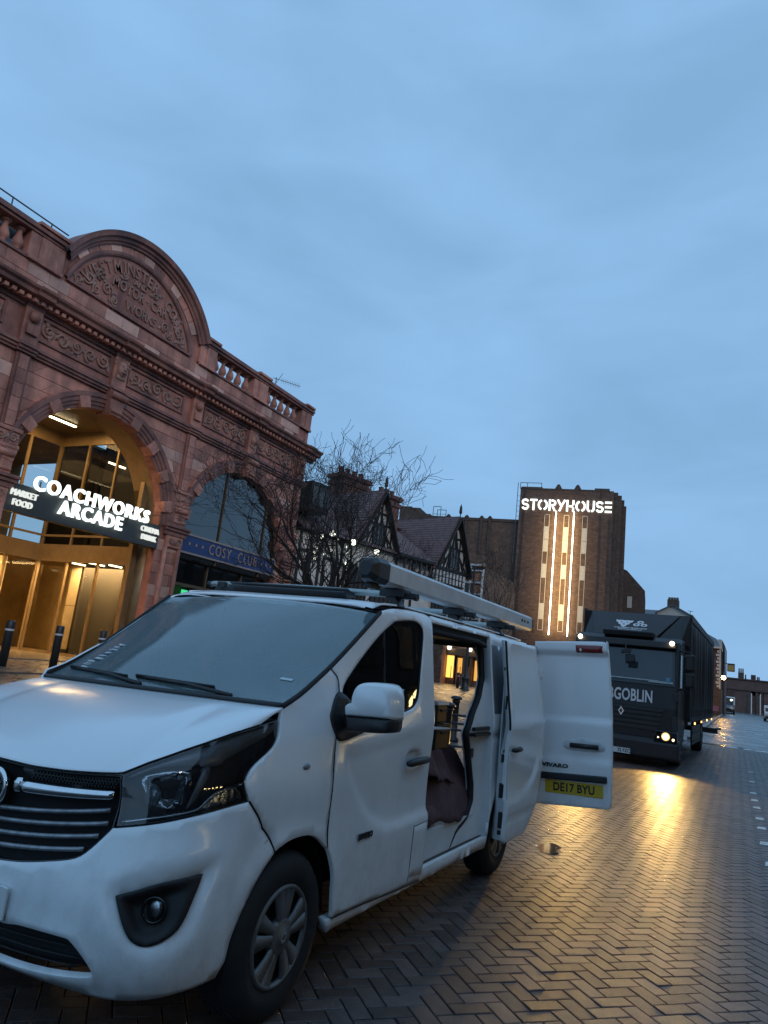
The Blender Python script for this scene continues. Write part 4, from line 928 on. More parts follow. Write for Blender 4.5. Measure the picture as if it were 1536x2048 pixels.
tubeloft('end_cap', [oct_(-4.29, .066, .072, .3), oct_(-4.33, .065, .071, .35), oct_(-4.36, .062, .068, .4, .85)], M_black, tube)
q = MB(); q.box(-1.02, -.90, .655, .70, 1.995, 2.03); q.build('cap_latch', M_black, tube, bevel=.008)
for s in (-1.22, -2.30, -3.35):
    q = MB(); q.box(s - .06, s + .06, .62, .80, 1.978, 2.032); q.box(s - .03, s + .03, .72, .86, 1.972, 2.012); q.build('bar_clamp', M_black, tube, bevel=.008)
for s_, t_ in ((-3.93, .03), (-4.02, .025), (-4.13, .03)):
    q = MB(); q.obox((s_, ty0 + .0642, tz0 + .005), (t_, 0, 0), (0, .001, 0), (0, 0, .012)); q.build('tube_sticker', M_jamb if 0 else M_ink, tube)
# --- load: cloth, papers, crates of kit
rugs = thing('cloth_bundle', 'dark maroon dust sheet bundle heaped in the side doorway of the white van', 'dust sheet', (-2.744, 2.94, 0), R(-90.6))
rc = random.Random(9)
def drape(name, x0, x1, y0, y1, fz, seed, mt, par_, n=26):
    rr = random.Random(seed); ph = [rr.uniform(0, 6.28) for _ in range(6)]; V = []
    for i in range(n):
        for j in range(n):
            a, b = i / (n - 1), j / (n - 1); x = x0 + (x1 - x0) * a; y = y0 + (y1 - y0) * b
            z = fz(a, b) + .018 * math.sin(9 * a + 4 * b + ph[0]) + .014 * math.sin(15 * b - 6 * a + ph[1]) + .008 * math.sin(31 * a + 11 * b + ph[2])
            V.append((x + .02 * math.sin(8 * b + ph[3]), y + .02 * math.sin(9 * a + ph[4]), z))
    Fc = [(i * n + j, (i + 1) * n + j, (i + 1) * n + j + 1, i * n + j + 1) for i in range(n - 1) for j in range(n - 1)]
    o = mesh_obj(name, V, Fc, mt, par_, True); md = o.modifiers.new('s', 'SOLIDIFY'); md.thickness = .012; md.offset = -1
drape('cloth_fold', -1.47, -2.62, .38, .895, lambda a, b: .545 + (.60 - .14 * a) * (1 - b ** 3.2) + .05 * math.sin(6 * a + 2 * b) * b * (1 - b) * 3, 1, M_cloth, rugs, 44)
drape('cloth_fold', -1.46, -2.15, .45, .86, lambda a, b: 1.03 + .10 * math.sin(2.4 * b + .5) - .16 * a - .5 * max(0, b - .72), 3, M_cloth, rugs, 36)
q = MB(); q.tube([(-1.50, .86, .62), (-1.72, .84, .60), (-1.9, .80, .60)], [.075, .075, .07], 14); q.build('rolled_cloth', M_cloth, rugs, True)
bd = MB(); bd.obox((-1.86, .79, 1.155), (.17, 0, .004), (0, .07, .004), (0, 0, .005)); o = bd.build('paper_pad', mat('paper', (.62, .64, .66), .8), bevel=.002); o.parent = None
o.location = (-2.744, 2.94, 0); o.rotation_euler = (0, 0, R(-90.6)); tag(o, 'white paper pad lying on the dark cloth inside the van', 'paper pad')
M_green = mat('dark_green_kit', (.008, .014, .011), .55, var=.4, scale=20)
for nm, lab, cat, bx in (('tool_crate', 'dark green crate stacked behind the van front door', 'crate', (-2.30, -2.10, .60, .715, 1.17, 1.31)), ('tool_case', 'low dark grey case under the green crate in the van', 'tool case', (-2.32, -2.06, .58, .735, .98, 1.155))):
    t = thing(nm, lab, cat, (-2.744, 2.94, 0), R(-90.6)); q = MB(); q.box(*bx); bo_ = q.build('case_body', M_green, t, bevel=.015)
    q = MB(); q.box(bx[0] - .008, bx[1] + .008, bx[2] - .008, bx[3] + .008, bx[5] - .012, bx[5] + .012); q.build('case_lid', M_jamb if nm == 'tool_crate' else M_black, t, bevel=.006)
    q = MB(); q.tube([((bx[0] + bx[1]) / 2 - .05, bx[3] + .01, bx[5] - .05), ((bx[0] + bx[1]) / 2 + .05, bx[3] + .01, bx[5] - .05)], .01, 6); q.build('case_handle', M_black, t)
# ------------------------------------------------------------------ red terracotta arcade
XF = -16.0
arc = thing('arcade_building', 'red terracotta arcade hall with round arches and curved name pediment', 'building', (XF, 13.3, .62))
M_tl = mat('terracotta_light', (.60, .34, .265), .6, var=.25, scale=2.4, bump=.22, bscale=25, objvar=.2, dist=.012)
M_carv = mat('terracotta_carved', (.46, .245, .185), .65, var=.45, scale=3.0, bump=.5, bscale=30, col2=(.19, .11, .09), dist=.02)
M_slate = mat('slate_roof', (.10, .105, .115), .5, var=.4, scale=6, bump=.4, bscale=18)
BAYS = (7.0, 13.3, 19.6); SPR = 4.9; RI = 2.62; RE = 3.06; Y0, Y1 = 3.85, 23.2
def Sx(x): return lambda a, b: np.stack([np.full(np.shape(np.asarray(a, float)), x), np.asarray(a, float), np.asarray(b, float)], -1)
wp = [(Y0, .55)]
for c in BAYS:
    wp += [(c - RI, .55)] + [(c - RI * math.cos(a), SPR + RI * math.sin(a)) for a in np.linspace(0, math.pi, 30)] + [(c + RI, .55)]
wp += [(Y1, .55), (Y1, 9.3), (Y0, 9.3)]
panel('wall', Sx(XF - .03), np.array(wp), M_terra2, arc, h=.5, depth=.32, rnd=.0, hint=(1, 0, 0), smooth=False)
q = MB(); q.box(-24, XF - .035, Y1 - .4, Y1, .55, 11.0); q.build('side_wall', M_terra2, arc)
# facing blocks
def excl(c, z):
    if z < SPR: return RI + .004
    d = RE * RE - (z - SPR) ** 2
    return math.sqrt(d) if d > 0 else 0
rows = 21; z0 = .62; hrow = (8.02 - z0) / rows; rbk = random.Random(4)
blocks = []
for r_ in range(rows):
    za, zb = z0 + r_ * hrow + .004, z0 + (r_ + 1) * hrow - .004
    edges = [(Y0, Y0)]
    for c in BAYS:
        ea, eb = excl(c, za), excl(c, zb)
        if ea == 0 and eb == 0: continue
        edges += [(c - ea, c - eb), (c + ea, c + eb)]
    edges.append((Y1, Y1))
    for i in range(0, len(edges) - 1, 2):
        (la, lb), (ra, rb_2) = edges[i], edges[i + 1]
        w = min(ra, rb_2) - max(la, lb)
        if max(ra - la, rb_2 - lb) < .05: continue
        n = max(1, int(round(max(w, .1) / .62)));  off = .5 if (r_ % 2) else 0
        ts = sorted(set([0.0, 1.0] + [(k + off) / n for k in range(n + 1) if .12 / max(n, 1) < (k + off) / n < 1 - .12 / max(n, 1)]))
        for t0, t1 in zip(ts[:-1], ts[1:]):
            a0, b0 = la + (ra - la) * t0, lb + (rb_2 - lb) * t0; a1, b1 = la + (ra - la) * t1, lb + (rb_2 - lb) * t1
            g = .004; blocks.append(((a0 + g, za), (a1 - g, za), (b1 - g, zb), (b0 + g, zb), r_))
def blockV(b, x):
    P = b[:4]; cy = sum(p[0] for p in P) / 4; cz = sum(p[1] for p in P) / 4; V = []
    for k, xx in ((.0, x), (.006, x - .006), (.006, x - .06)):
        for y, z in P:
            V.append((xx, y + math.copysign(max(0, .006 - k), cy - y) * (1 if k < .006 else 0), z + math.copysign(max(0, .006 - k), cz - z) * (1 if k < .006 else 0)))
    return V
FB = [(0, 1, 2, 3), (0, 4, 5, 1), (1, 5, 6, 2), (2, 6, 7, 3), (3, 7, 4, 0), (4, 8, 9, 5), (5, 9, 10, 6), (6, 10, 11, 7), (7, 11, 8, 4)]
def seen(b):
    p = px((XF, (b[0][0] + b[2][0]) / 2, (b[0][1] + b[2][1]) / 2)); return 0 < p[0] < 1536 and 0 < p[1] < 1230 and p[2] > 0
blocks.sort(key=lambda b: (not seen(b), -abs(b[1][0] - b[0][0]) * 1000 / px((XF, b[0][0], b[0][1]))[2]))
sv = MB()
for i, b in enumerate(blocks):
    mtb = M_tl if (b[4] % 4 == 2 and rbk.random() < .8) or rbk.random() < .10 else M_terra
    if i < 270 and seen(b): mesh_obj('terracotta_block', blockV(b, XF + rbk.uniform(-.004, .003)), FB, mtb, arc)
    else: sv.add(blockV(b, XF), FB)
sv.build('terracotta_course', M_terra, arc, kind='stuff')
# arches
vou = MB(); wv = R(3.5)
poly = [(0, r * math.sin(a), r * math.cos(a)) for r, a in ((RI - .005, -wv), (RI - .005, wv), (RE + .02, wv), (RE + .02, -wv))]
vme = MB(); vme.extrude([(XF - .3, p[1], p[2]) for p in poly], (.47, 0, 0))
first_v = None
for c in BAYS:
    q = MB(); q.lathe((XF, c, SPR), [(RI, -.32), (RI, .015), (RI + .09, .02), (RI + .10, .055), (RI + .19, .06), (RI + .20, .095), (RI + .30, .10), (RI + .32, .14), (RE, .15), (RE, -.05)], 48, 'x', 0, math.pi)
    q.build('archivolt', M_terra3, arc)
    for k in range(-4, 5):
        if k == 0: continue
        a = R(k * 19.5)
        if first_v is None:
            m_ = MB(); m_.extrude([(-.25, p[1], p[2]) for p in poly], (.385, 0, 0)); o = m_.build('voussoir', M_terra, None); o.parent = arc; BASE[o.name] = BASE[arc.name]; first_v = o
            md = o.modifiers.new('bevel', 'BEVEL'); md.width = .02; md.segments = 2
        else:
            o = inst(first_v, 'voussoir', (0, 0, 0), arc); md = o.modifiers.new('bevel', 'BEVEL'); md.width = .02; md.segments = 2
        o.location = Vector((XF, c, SPR)) - BASE[arc.name]; o.rotation_euler = (a, 0, 0)
    q = MB(); kp = [(XF - .3, c + y, z) for y, z in ((-.20, SPR + RI - .10), (.20, SPR + RI - .10), (.29, SPR + RE + .12), (-.29, SPR + RE + .12))]; q.extrude(kp, (.56, 0, 0))
    q.tube([(XF + .27, c - .28, SPR + RE + .03), (XF + .27, c + .28, SPR + RE + .03)], .10, 12); q.tube([(XF + .26, c - .20, SPR + RI + .02), (XF + .26, c + .20, SPR + RI + .02)], .06, 12)
    q.build('keystone', M_terra, arc, bevel=.015)
def scroll(q, y, z, r, sgn, x, th=.028, turns=1.6, ph=0.0):
    pts = []; rr = []
    for k in range(22):
        t = k / 21; a = ph + sgn * turns * 2 * math.pi * t; rad = r * (1 - .85 * t); pts.append((x, y + rad * math.cos(a), z + rad * math.sin(a))); rr.append(th * (1 - .45 * t))
    q.tube(pts, rr, 6)
def leaf(q, y, z, L, a, x, w=.4):
    c, s = math.cos(a), math.sin(a); P = [(0, 0, 0), (.35, w * .5, .6), (.7, w * .4, .5), (1, 0, .2), (.7, -w * .4, .5), (.35, -w * .5, .6), (.5, 0, 1)]
    V = [(x + p[2] * L * .22, y + L * (p[0] * c - p[1] * s), z + L * (p[0] * s + p[1] * c)) for p in P]
    q.add(V, [(0, 1, 6), (1, 2, 6), (2, 3, 6), (3, 4, 6), (4, 5, 6), (5, 0, 6)])
PIL = (4.2, 10.42, 16.45 + .15, 22.86)
for pc_ in PIL:
    q = MB(); q.box(XF - .02, XF + .07, pc_ - .20, pc_ + .20, 6.10, 8.02); q.box(XF - .02, XF + .10, pc_ - .13, pc_ + .13, 6.14, 7.98); pil = q.build('pilaster', M_terra3, arc, bevel=.01)
    for k in range(5): 
        q = MB(); q.box(XF + .075, XF + .115, pc_ - .125, pc_ + .125, 6.15 + k * .365, 6.15 + k * .365 + .355); q.build('terracotta_block', M_terra, pil, bevel=.006)
    # capital, console, impost, carved block
    q = MB(); q.box(XF - .05, XF + .16, pc_ - .38, pc_ + .38, 6.02, 6.12); q.box(XF - .05, XF + .12, pc_ - .34, pc_ + .34, 5.70, 6.02); q.box(XF - .05, XF + .15, pc_ - .37, pc_ + .37, 5.60, 5.70)
    cap = q.build('capital', M_terra, arc, bevel=.02)
    q = MB(); 
    for s_ in (-1, 1): scroll(q, pc_ + s_ * .17, 5.87, .11, s_, XF + .13, .03)
    leaf(q, pc_, 5.74, .25, math.pi / 2, XF + .12); q.build('capital_carving', M_carv, cap)
    q = MB(); q.box(XF - .05, XF + .12, pc_ - .30, pc_ + .30, 5.0, 5.60); q.tube([(XF + .12, pc_ - .28, 5.48), (XF + .12, pc_ + .28, 5.48)], .09, 12); q.tube([(XF + .10, pc_ - .28, 5.10), (XF + .10, pc_ + .28, 5.10)], .06, 12); q.build('console', M_terra, arc, bevel=.015)
    q = MB(); q.box(XF - .55, XF + .24, pc_ - .53, pc_ + .53, 4.90, 4.98); q.box(XF - .5, XF + .18, pc_ - .50, pc_ + .50, 4.80, 4.90); q.box(XF - .5, XF + .12, pc_ - .47, pc_ + .47, 4.66, 4.80); q.build('impost', M_terra3, arc, bevel=.012)
    q = MB(); q.box(XF - .05, XF + .09, pc_ - .36, pc_ + .36, 4.30, 4.66); nb = q.build('carved_block', M_terra, arc, bevel=.015)
    q = MB(); 
    for s_ in (-1, 1): scroll(q, pc_ + s_ * .17, 4.50, .10, s_, XF + .10, .026)
    leaf(q, pc_, 4.34, .26, math.pi / 2, XF + .10); leaf(q, pc_ - .05, 4.36, .2, 2.3, XF + .1); leaf(q, pc_ + .05, 4.36, .2, .85, XF + .1); q.build('carving', M_carv, nb)
    for s_ in (-1, 1):
        q = MB(); q.tube([(XF + .02, pc_ + s_ * .30, .9), (XF + .02, pc_ + s_ * .30, 4.3)], .075, 12); q.build('colonnette', M_terra, arc, True)
    q = MB(); q.box(XF - .05, XF + .16, pc_ - .5, pc_ + .5, .55, .95); q.build('pier_base', M_terra3, arc, bevel=.02)
# string course
q = MB()
for z0_, z1_, p_ in ((8.02, 8.09, .08), (8.09, 8.17, .13), (8.17, 8.23, .18), (8.23, 8.28, .10)):
    q.box(XF - .05, XF + p_, Y0, Y1 + p_ * .6, z0_, z1_)
    for pc_ in PIL + BAYS: q.box(XF, XF + p_ + .06, pc_ - .26, pc_ + .26, z0_ + .002, z1_ - .002)
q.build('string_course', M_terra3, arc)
# frieze
q = MB(); q.box(XF - .3, XF, Y0, Y1, 8.28, 9.3); q.build('frieze', M_terra2, arc)
for c in BAYS:
    for s_ in (-1, 1):
        ya, yb = (c + .37, c + 2.72) if s_ > 0 else (c - 2.62, c - .27)
        q = MB(); 
        for (a, b, e, f) in ((ya, yb, 8.50, 8.56), (ya, yb, 9.08, 9.14), (ya, ya + .06, 8.56, 9.08), (yb - .06, yb, 8.56, 9.08)): q.box(XF, XF + .05, a, b, e, f)
        fr = q.build('frieze_frame', M_terra3, arc, bevel=.01)
        q = MB(); n = 5; rr = random.Random(int(c * 10) + s_)
        for k in range(n):
            yy = ya + .28 + (yb - ya - .56) * k / (n - 1); scroll(q, yy, 8.82 + .03 * (-1) ** k, .20, (-1) ** k, XF + .02, .042, 1.5, rr.uniform(0, 6))
            for j in range(5): leaf(q, yy + rr.uniform(-.2, .2), 8.82 + rr.uniform(-.16, .16), rr.uniform(.12, .22), rr.uniform(0, 6.28), XF + .01, .55)
        q.build('scroll_carving', M_carv, fr, True)
for pc_ in PIL:
    q = MB(); q.box(XF, XF + .12, pc_ - .24, pc_ + .24, 8.28, 9.28); q.box(XF + .1, XF + .2, pc_ - .16, pc_ + .16, 8.5, 8.75); q.sphere((XF + .14, pc_, 8.98), .15, 12, 8, (.8, 1, 1)); q.build('frieze_die', M_terra, arc, bevel=.015)
for c in BAYS:
    q = MB(); q.box(XF, XF + .10, c - .20, c + .30, 8.28, 9.28); dk = q.build('mask_console', M_terra, arc, bevel=.015)
    q = MB(); q.sphere((XF + .12, c + .05, 8.86), .19, 14, 10, (.7, .85, 1.25)); q.sphere((XF + .26, c + .05, 8.84), .035, 8, 6, (1, 1, 1.7)); q.sphere((XF + .235, c - .02, 8.92), .03, 8, 6); q.sphere((XF + .235, c + .12, 8.92), .03, 8, 6); q.tube([(XF + .235, c - .03, 8.74), (XF + .25, c + .05, 8.73), (XF + .235, c + .13, 8.74)], .02, 6)
    for k in range(7): leaf(q, c + .05 + .16 * math.cos(k * math.pi / 6), 8.98 + .12 * math.sin(k * math.pi / 6), .14, k * math.pi / 6, XF + .1)
    for k in range(5): leaf(q, c + .05 + (k - 2) * .05, 8.70, .18, -math.pi / 2 + (k - 2) * .15, XF + .12)
    q.build('carved_mask', M_carv, dk, True)
# cornice
prof = [(-.1, 9.20), (.06, 9.20), (.08, 9.28), (.20, 9.29), (.20, 9.40), (.24, 9.42), (.40, 9.44), (.42, 9.53), (.50, 9.58), (.52, 9.64), (-.1, 9.68)]
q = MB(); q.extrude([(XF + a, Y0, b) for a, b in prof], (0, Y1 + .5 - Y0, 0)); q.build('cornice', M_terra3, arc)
q = MB()
for pc_ in PIL + BAYS: q = MB(); q.extrude([(XF + a + .07, pc_ - .25, b - .003) for a, b in prof], (0, .5, 0)); q.build('cornice_break', M_terra3, arc)
q = MB(); y = Y0
while y < Y1 + .3: q.box(XF + .20, XF + .31, y, y + .11, 9.30, 9.395); y += .205
q.build('dentil', M_terra, arc, kind='stuff')
# parapet plinth, pedestals, balusters, coping
q = MB(); q.box(XF - .45, XF - .03, Y0, Y1, 9.66, 10.38); q.build('parapet', M_terra2, arc)
k = 0; y = Y0
while y < Y1:
    y2 = min(Y1, y + .62)
    for r_ in range(2):
        za = 9.70 + r_ * .34; sh = .31 if r_ else 0
        a, b = max(Y0, y + sh - .31) + .004, min(Y1, y2 + sh - .31) - .004
        if b - a > .1:
            bb = ((a, za + .004), (b, za + .004), (b, za + .336), (a, za + .336), 0)
            mesh_obj('terracotta_block', blockV(bb, XF - .002), FB, M_terra if rbk.random() < .75 else M_tl, arc) if b > 9.2 and k < 60 else None
            k += 1
    y = y2
for a, b in ((Y0, 10.0), (16.4, Y1)): q = MB(); q.box(XF - .42, XF + .05, a, b, 10.38, 10.46); q.build('balustrade_base', M_terra3, arc, bevel=.01)
q = MB()
for a, b in ((Y0, 10.9), (16.35, Y1 + .08)): q = MB(); q.box(XF - .46, XF + .06, a, b, 11.14, 11.22); q.box(XF - .50, XF + .12, a, b, 11.22, 11.32); q.box(XF - .46, XF + .08, a, b, 11.32, 11.38); q.build('coping', M_terra3, arc, bevel=.01)
for a, b in ((9.92, 10.95), (16.35, 17.14), (19.28, 20.12), (22.50, Y1)):
    q = MB(); q.box(XF - .46, XF + .02, a, b, 10.38, 11.14); q.box(XF - .46, XF + .06, a + .3, b - .02, 10.42, 11.12); q.box(XF - .48, XF + .10, a, b, 10.38, 10.48); q.box(XF - .53, XF + .17, a + .1, b + .02, 11.34, 11.43); q.build('pedestal', M_terra, arc, bevel=.012)
bp = [(.05, 0), (.125, 0), (.125, .07), (.085, .08), (.07, .12), (.105, .17), (.140, .25), (.130, .33), (.085, .44), (.058, .54), (.075, .57), (.06, .60), (.11, .62), (.125, .63), (.125, .70), (.05, .70)]
bal0 = None
for y in (4.6, 5.0, 5.4, 5.8, 6.6, 7.0, 7.4, 7.8, 8.6, 9.0, 9.37, 9.76, 17.36, 17.76, 18.17, 18.60, 19.05, 20.44, 20.86, 21.30, 21.75, 22.19):
    if bal0 is None:
        q = MB(); q.lathe((0, 0, 0), bp, 14); bal0 = q.build('baluster', M_terra, None, True); bal0.parent = arc; BASE[bal0.name] = BASE[arc.name]; bo = bal0
    else: bo = inst(bal0, 'baluster', (0, 0, 0), arc)
    bo.location = Vector((XF - .20, y, 10.45)) - BASE[arc.name]
# pediment
PC, PZ, PR = 13.70, 9.75, 3.2
def arcpts(r, zlo, n=40, c=PC):
    a0 = math.asin((zlo - PZ) / r); return [(c + r * math.cos(a), PZ + r * math.sin(a)) for a in np.linspace(a0, math.pi - a0, n)]
ped = panel('pediment', Sx(XF - .06), np.array([(16.42, 10.38)] + arcpts(3.05, 11.10) + [(10.98, 10.38)]), M_terra2, arc, h=.4, depth=.45, rnd=0, hint=(1, 0, 0), smooth=False)
a0 = math.asin((11.18 - PZ) / PR)
q = MB(); q.lathe((XF, PC, PZ), [(2.86, -.05), (2.86, .03), (2.92, .05), (2.95, .10), (3.03, .12), (3.06, .20), (3.14, .22), (3.20, .24), (3.20, -.50)], 60, 'x', a0, math.pi - a0); q.build('pediment_moulding', M_terra3, ped)
TC, TR = 13.55, 2.50; a1 = math.asin((10.52 - PZ) / TR)
q = MB(); q.lathe((XF, TC, PZ), [(2.46, -.08), (2.47, -.01), (2.52, .02), (2.60, .02), (2.61, -.08)], 48, 'x', a1, math.pi - a1); q.box(XF - .08, XF + .02, TC - 2.40, TC + 2.40, 10.46, 10.53); q.build('tympanum_frame', M_terra3, ped)
# ring and base blocks of the pediment
for k in range(13):
    aa, ab = R(33 + k * 8.8), R(33 + (k + 1) * 8.8 - .35); P = [(PC + r * math.cos(a), PZ + r * math.sin(a)) for r, a in ((2.60, ab), (2.60, aa), (2.86, aa), (2.86, ab))]
    mesh_obj('terracotta_block', blockV((P[0], P[1], P[2], P[3], 0), XF - .025), FB, M_terra if k % 3 else M_tl, ped)
def relief(txt, size, y, z, rot=0.0, cx=.8, bold=.004):
    V, Fc = text_mesh(txt, size, .03, bold, cx); c, s = math.cos(rot), math.sin(rot); y2 = V[:, 0] * c - V[:, 1] * s; z2 = V[:, 0] * s + V[:, 1] * c
    return np.c_[XF - .04 + V[:, 2], y + y2, z + z2], Fc
lt = MB(); word = 'WESTMINSTER \u00b7 COACH'; wts = {'M': 1.45, 'W': 1.5, 'I': .6, ' ': .5, '\u00b7': .5, 'O': 1.1, 'S': .95, 'E': .92, 'T': .98}
tot = sum(wts.get(ch, 1) for ch in word); a = 151.0; span = 126.0
for ch in word:
    w = wts.get(ch, 1) * span / tot; am = a - w / 2; a -= w
    if ch.strip():
        V, Fc = relief(ch, .50, TC + 2.16 * math.cos(R(am)), PZ + 2.16 * math.sin(R(am)), R(am - 90), .78); lt.add(V, Fc)
for txt, size, y, z, cx in (('AND', .25, 13.55, 11.60, .95), ('MOTOR \u00b7 CAR', .42, 13.62, 11.27, .80), ('WORKS', .40, 13.75, 10.80, .85)): V, Fc = relief(txt, size, y, z, 0, cx); lt.add(V, Fc)
lt.build('carved_lettering', M_carv, ped)
q = MB(); rr = random.Random(5)
for y, z, r, s_ in ((11.80, 10.92, .20, 1), (11.50, 10.70, .13, -1), (12.20, 11.20, .18, -1), (12.45, 10.90, .20, 1), (12.75, 10.70, .14, -1), (12.1, 10.72, .14, 1), (12.95, 11.62, .11, 1), (14.15, 11.62, .11, -1), (14.75, 10.88, .16, -1), (15.0, 10.72, .13, 1), (15.3, 10.98, .18, 1), (15.55, 10.70, .13, -1), (15.1, 11.28, .14, 1)):
    scroll(q, y, z, r, s_, XF - .04, .032, 1.6, rr.uniform(0, 6))
    for j in range(3): leaf(q, y + rr.uniform(-.2, .2), z + rr.uniform(-.14, .14), .17, rr.uniform(0, 6.28), XF - .05, .55)
q.build('scroll_carving', M_carv, ped, True)
# roof slope and safety rail behind the parapet
rf = MB(); rf.add([(-16.7, 3.8, 11.5), (-16.7, 11.0, 11.5), (-20.5, 11.0, 14.0), (-20.5, 3.8, 14.0), (-20.5, 3.8, 11), (-20.5, 11, 11), (-16.7, 3.8, 11), (-16.7, 11, 11)], [(0, 1, 2, 3), (1, 5, 2), (6, 7, 1, 0), (7, 5, 1)]); rf.build('roof', M_slate, arc)
M_rail = mat('galvanised_rail', (.10, .12, .14), .5, .4)
rl = MB(); rl.tube([(-17.5, 5.5, 12.56), (-17.5, 11.95, 12.56)], .022, 6); 
for y in (6.4, 7.65, 8.9, 10.15, 11.38): rl.tube([(-17.5, y, 12.0), (-17.5, y, 12.58)], .022, 6)
rl = rl.build('roof_rail', M_rail, None); tag(rl, 'thin metal safety rail above the roof slope left of the curved pediment', 'railing')
ae = MB(); ae.tube([(-18, 23.1, 11.4), (-18, 23.1, 12.95)], .02, 6); ae.tube([(-18, 22.9, 12.85), (-18, 24.9, 13.28)], .014, 5)
for k in range(11): y = 23.5 + k * .13; ae.tube([(-18, y, 12.98 + k * .028 - .12), (-18, y, 12.98 + k * .028 + .12)], .008, 4)
ae.tube([(-18, 23.05, 12.6), (-18, 23.5, 13.3)], .012, 5); ae = ae.build('aerial', M_rail, None); tag(ae, 'thin television aerial on the roof behind the right end balustrade', 'aerial')
# --- glazing of the plain bays
M_frame = mat('bronze_frame', (.16, .10, .055), .4, .5, var=.2)
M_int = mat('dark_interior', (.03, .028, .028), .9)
def bay_glazing(c):
    gp = [(c + RI * .995 * math.cos(a), SPR + RI * .995 * math.sin(a)) for a in np.linspace(0, math.pi, 30)]
    pts = np.array([(c + RI * .995, 4.1)] + gp + [(c - RI * .995, 4.1)])
    w = panel('arched_window', Sx(XF - .17), pts, G_bld, arc, h=.6, depth=0, hint=(1, 0, 0))
    q = MB(); q.tube([(XF - .15, y, z) for y, z in gp], .045, 6)
    for dy in (-.71, 1.74): 
        q.box(XF - .19, XF - .12, c + dy - .03, c + dy + .03, 4.1, SPR + math.sqrt(RI * RI - dy * dy) - .02)
    q.build('window_frame', M_frame, w)
    lw = mesh_obj('shop_window', [(XF - .45, c - RI, .9), (XF - .45, c + RI, .9), (XF - .45, c + RI, 4.28), (XF - .45, c - RI, 4.28)], [(0, 1, 2, 3)], G_bld, arc)
    q = MB()
    for z in (4.13, 3.30, .95): q.box(XF - .50, XF - .38, c - RI, c + RI, z - .045, z + .045)
    for dy in (-RI + .03, -.72, 1.14, RI - .03): q.box(XF - .498, XF - .383, c + dy - .035, c + dy + .035, .9, 4.1)
    q.box(XF - .52, XF - .30, c - RI, c + RI, .55, .95); q.build('window_frame', M_frame, lw)
    q = MB(); q.box(XF - .56, XF - .50, c - RI + .05, c + RI - .05, 3.36, 4.08); q.build('fascia_panel', mat('grey_fascia', (.06, .06, .065), .6), lw)
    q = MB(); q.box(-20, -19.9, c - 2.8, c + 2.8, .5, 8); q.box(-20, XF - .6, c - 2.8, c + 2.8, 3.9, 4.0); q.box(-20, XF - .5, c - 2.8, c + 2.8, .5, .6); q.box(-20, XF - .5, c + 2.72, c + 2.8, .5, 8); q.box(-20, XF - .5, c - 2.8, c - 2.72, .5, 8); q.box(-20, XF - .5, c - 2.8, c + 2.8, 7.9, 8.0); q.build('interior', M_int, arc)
bay_glazing(19.6); bay_glazing(7.0)
# blue club sign
M_blue = mat('sign_blue', (.018, .045, .16), .45, var=.15)
M_gold = mat('sign_gold', (.42, .27, .20), .4, .3)
M_trim = mat('sign_trim', (.34, .26, .23), .4, .2)
cs = thing('shop_sign', 'long blue sign with gold letters across the right hand arch', 'sign', (XF - .1, 19.6, 4.25))
q = MB(); q.box(XF - .36, XF - .06, 17.04, 22.18, 4.28, 4.90); sb = q.build('sign_board', M_blue, cs)
q = MB()
for a, b, e, f in ((17.0, 22.22, 4.86, 4.92), (17.0, 22.22, 4.26, 4.32), (17.0, 17.06, 4.32, 4.86), (22.16, 22.22, 4.32, 4.86)): q.box(XF - .38, XF - .03, a, b, e, f)
q.build('sign_frame', M_trim, cs)
put_text('sign_lettering', 'COSY  CLUB', .50, (XF - .05, 19.72, 4.585), (0, 1, 0), (0, 0, 1), M_gold, cs, .012, .0, .78, 1.28)
q = MB()
for y in (17.42, 17.75, 18.06, 21.35, 21.66, 21.95):
    P = [(XF - .055, y + (.075 if k % 2 == 0 else .032) * math.sin(k * math.pi / 5), 4.60 + (.075 if k % 2 == 0 else .032) * math.cos(k * math.pi / 5)) for k in range(10)]; q.extrude(P, (.015, 0, 0))
q.build('sign_star', M_gold, cs)
gs = MB(); gs.box(XF - .62, XF - .58, 18.02, 18.30, 3.02, 3.16); gs = gs.build('exit_sign', emis('green_exit', (.08, .9, .35), 2.0), None); tag(gs, 'small green lit exit sign behind the glass below the blue sign', 'sign')
# --- entrance porch in the main arch
c = 13.3
M_clad = mat('bronze_cladding', (.27, .185, .095), .42, .35, var=.18, scale=3)
M_stonec = mat('cream_pier', (.46, .37, .25), .6, var=.15, scale=3, bump=.1)
M_floor = mat('porch_floor', (.20, .165, .125), .25, var=.2)
pch = thing('entrance_porch', 'deep glazed bronze entrance porch inside the main arch', 'porch', (-18, 13.3, .64))
q = MB(); q.box(-27, XF - .1, 10.0, 18.6, .55, .655); q.build('floor', M_floor, pch)
q = MB(); q.box(-20.85, XF - .56, 10.6, 15.8, 7.95, 8.05); q.build('ceiling', M_clad, pch)
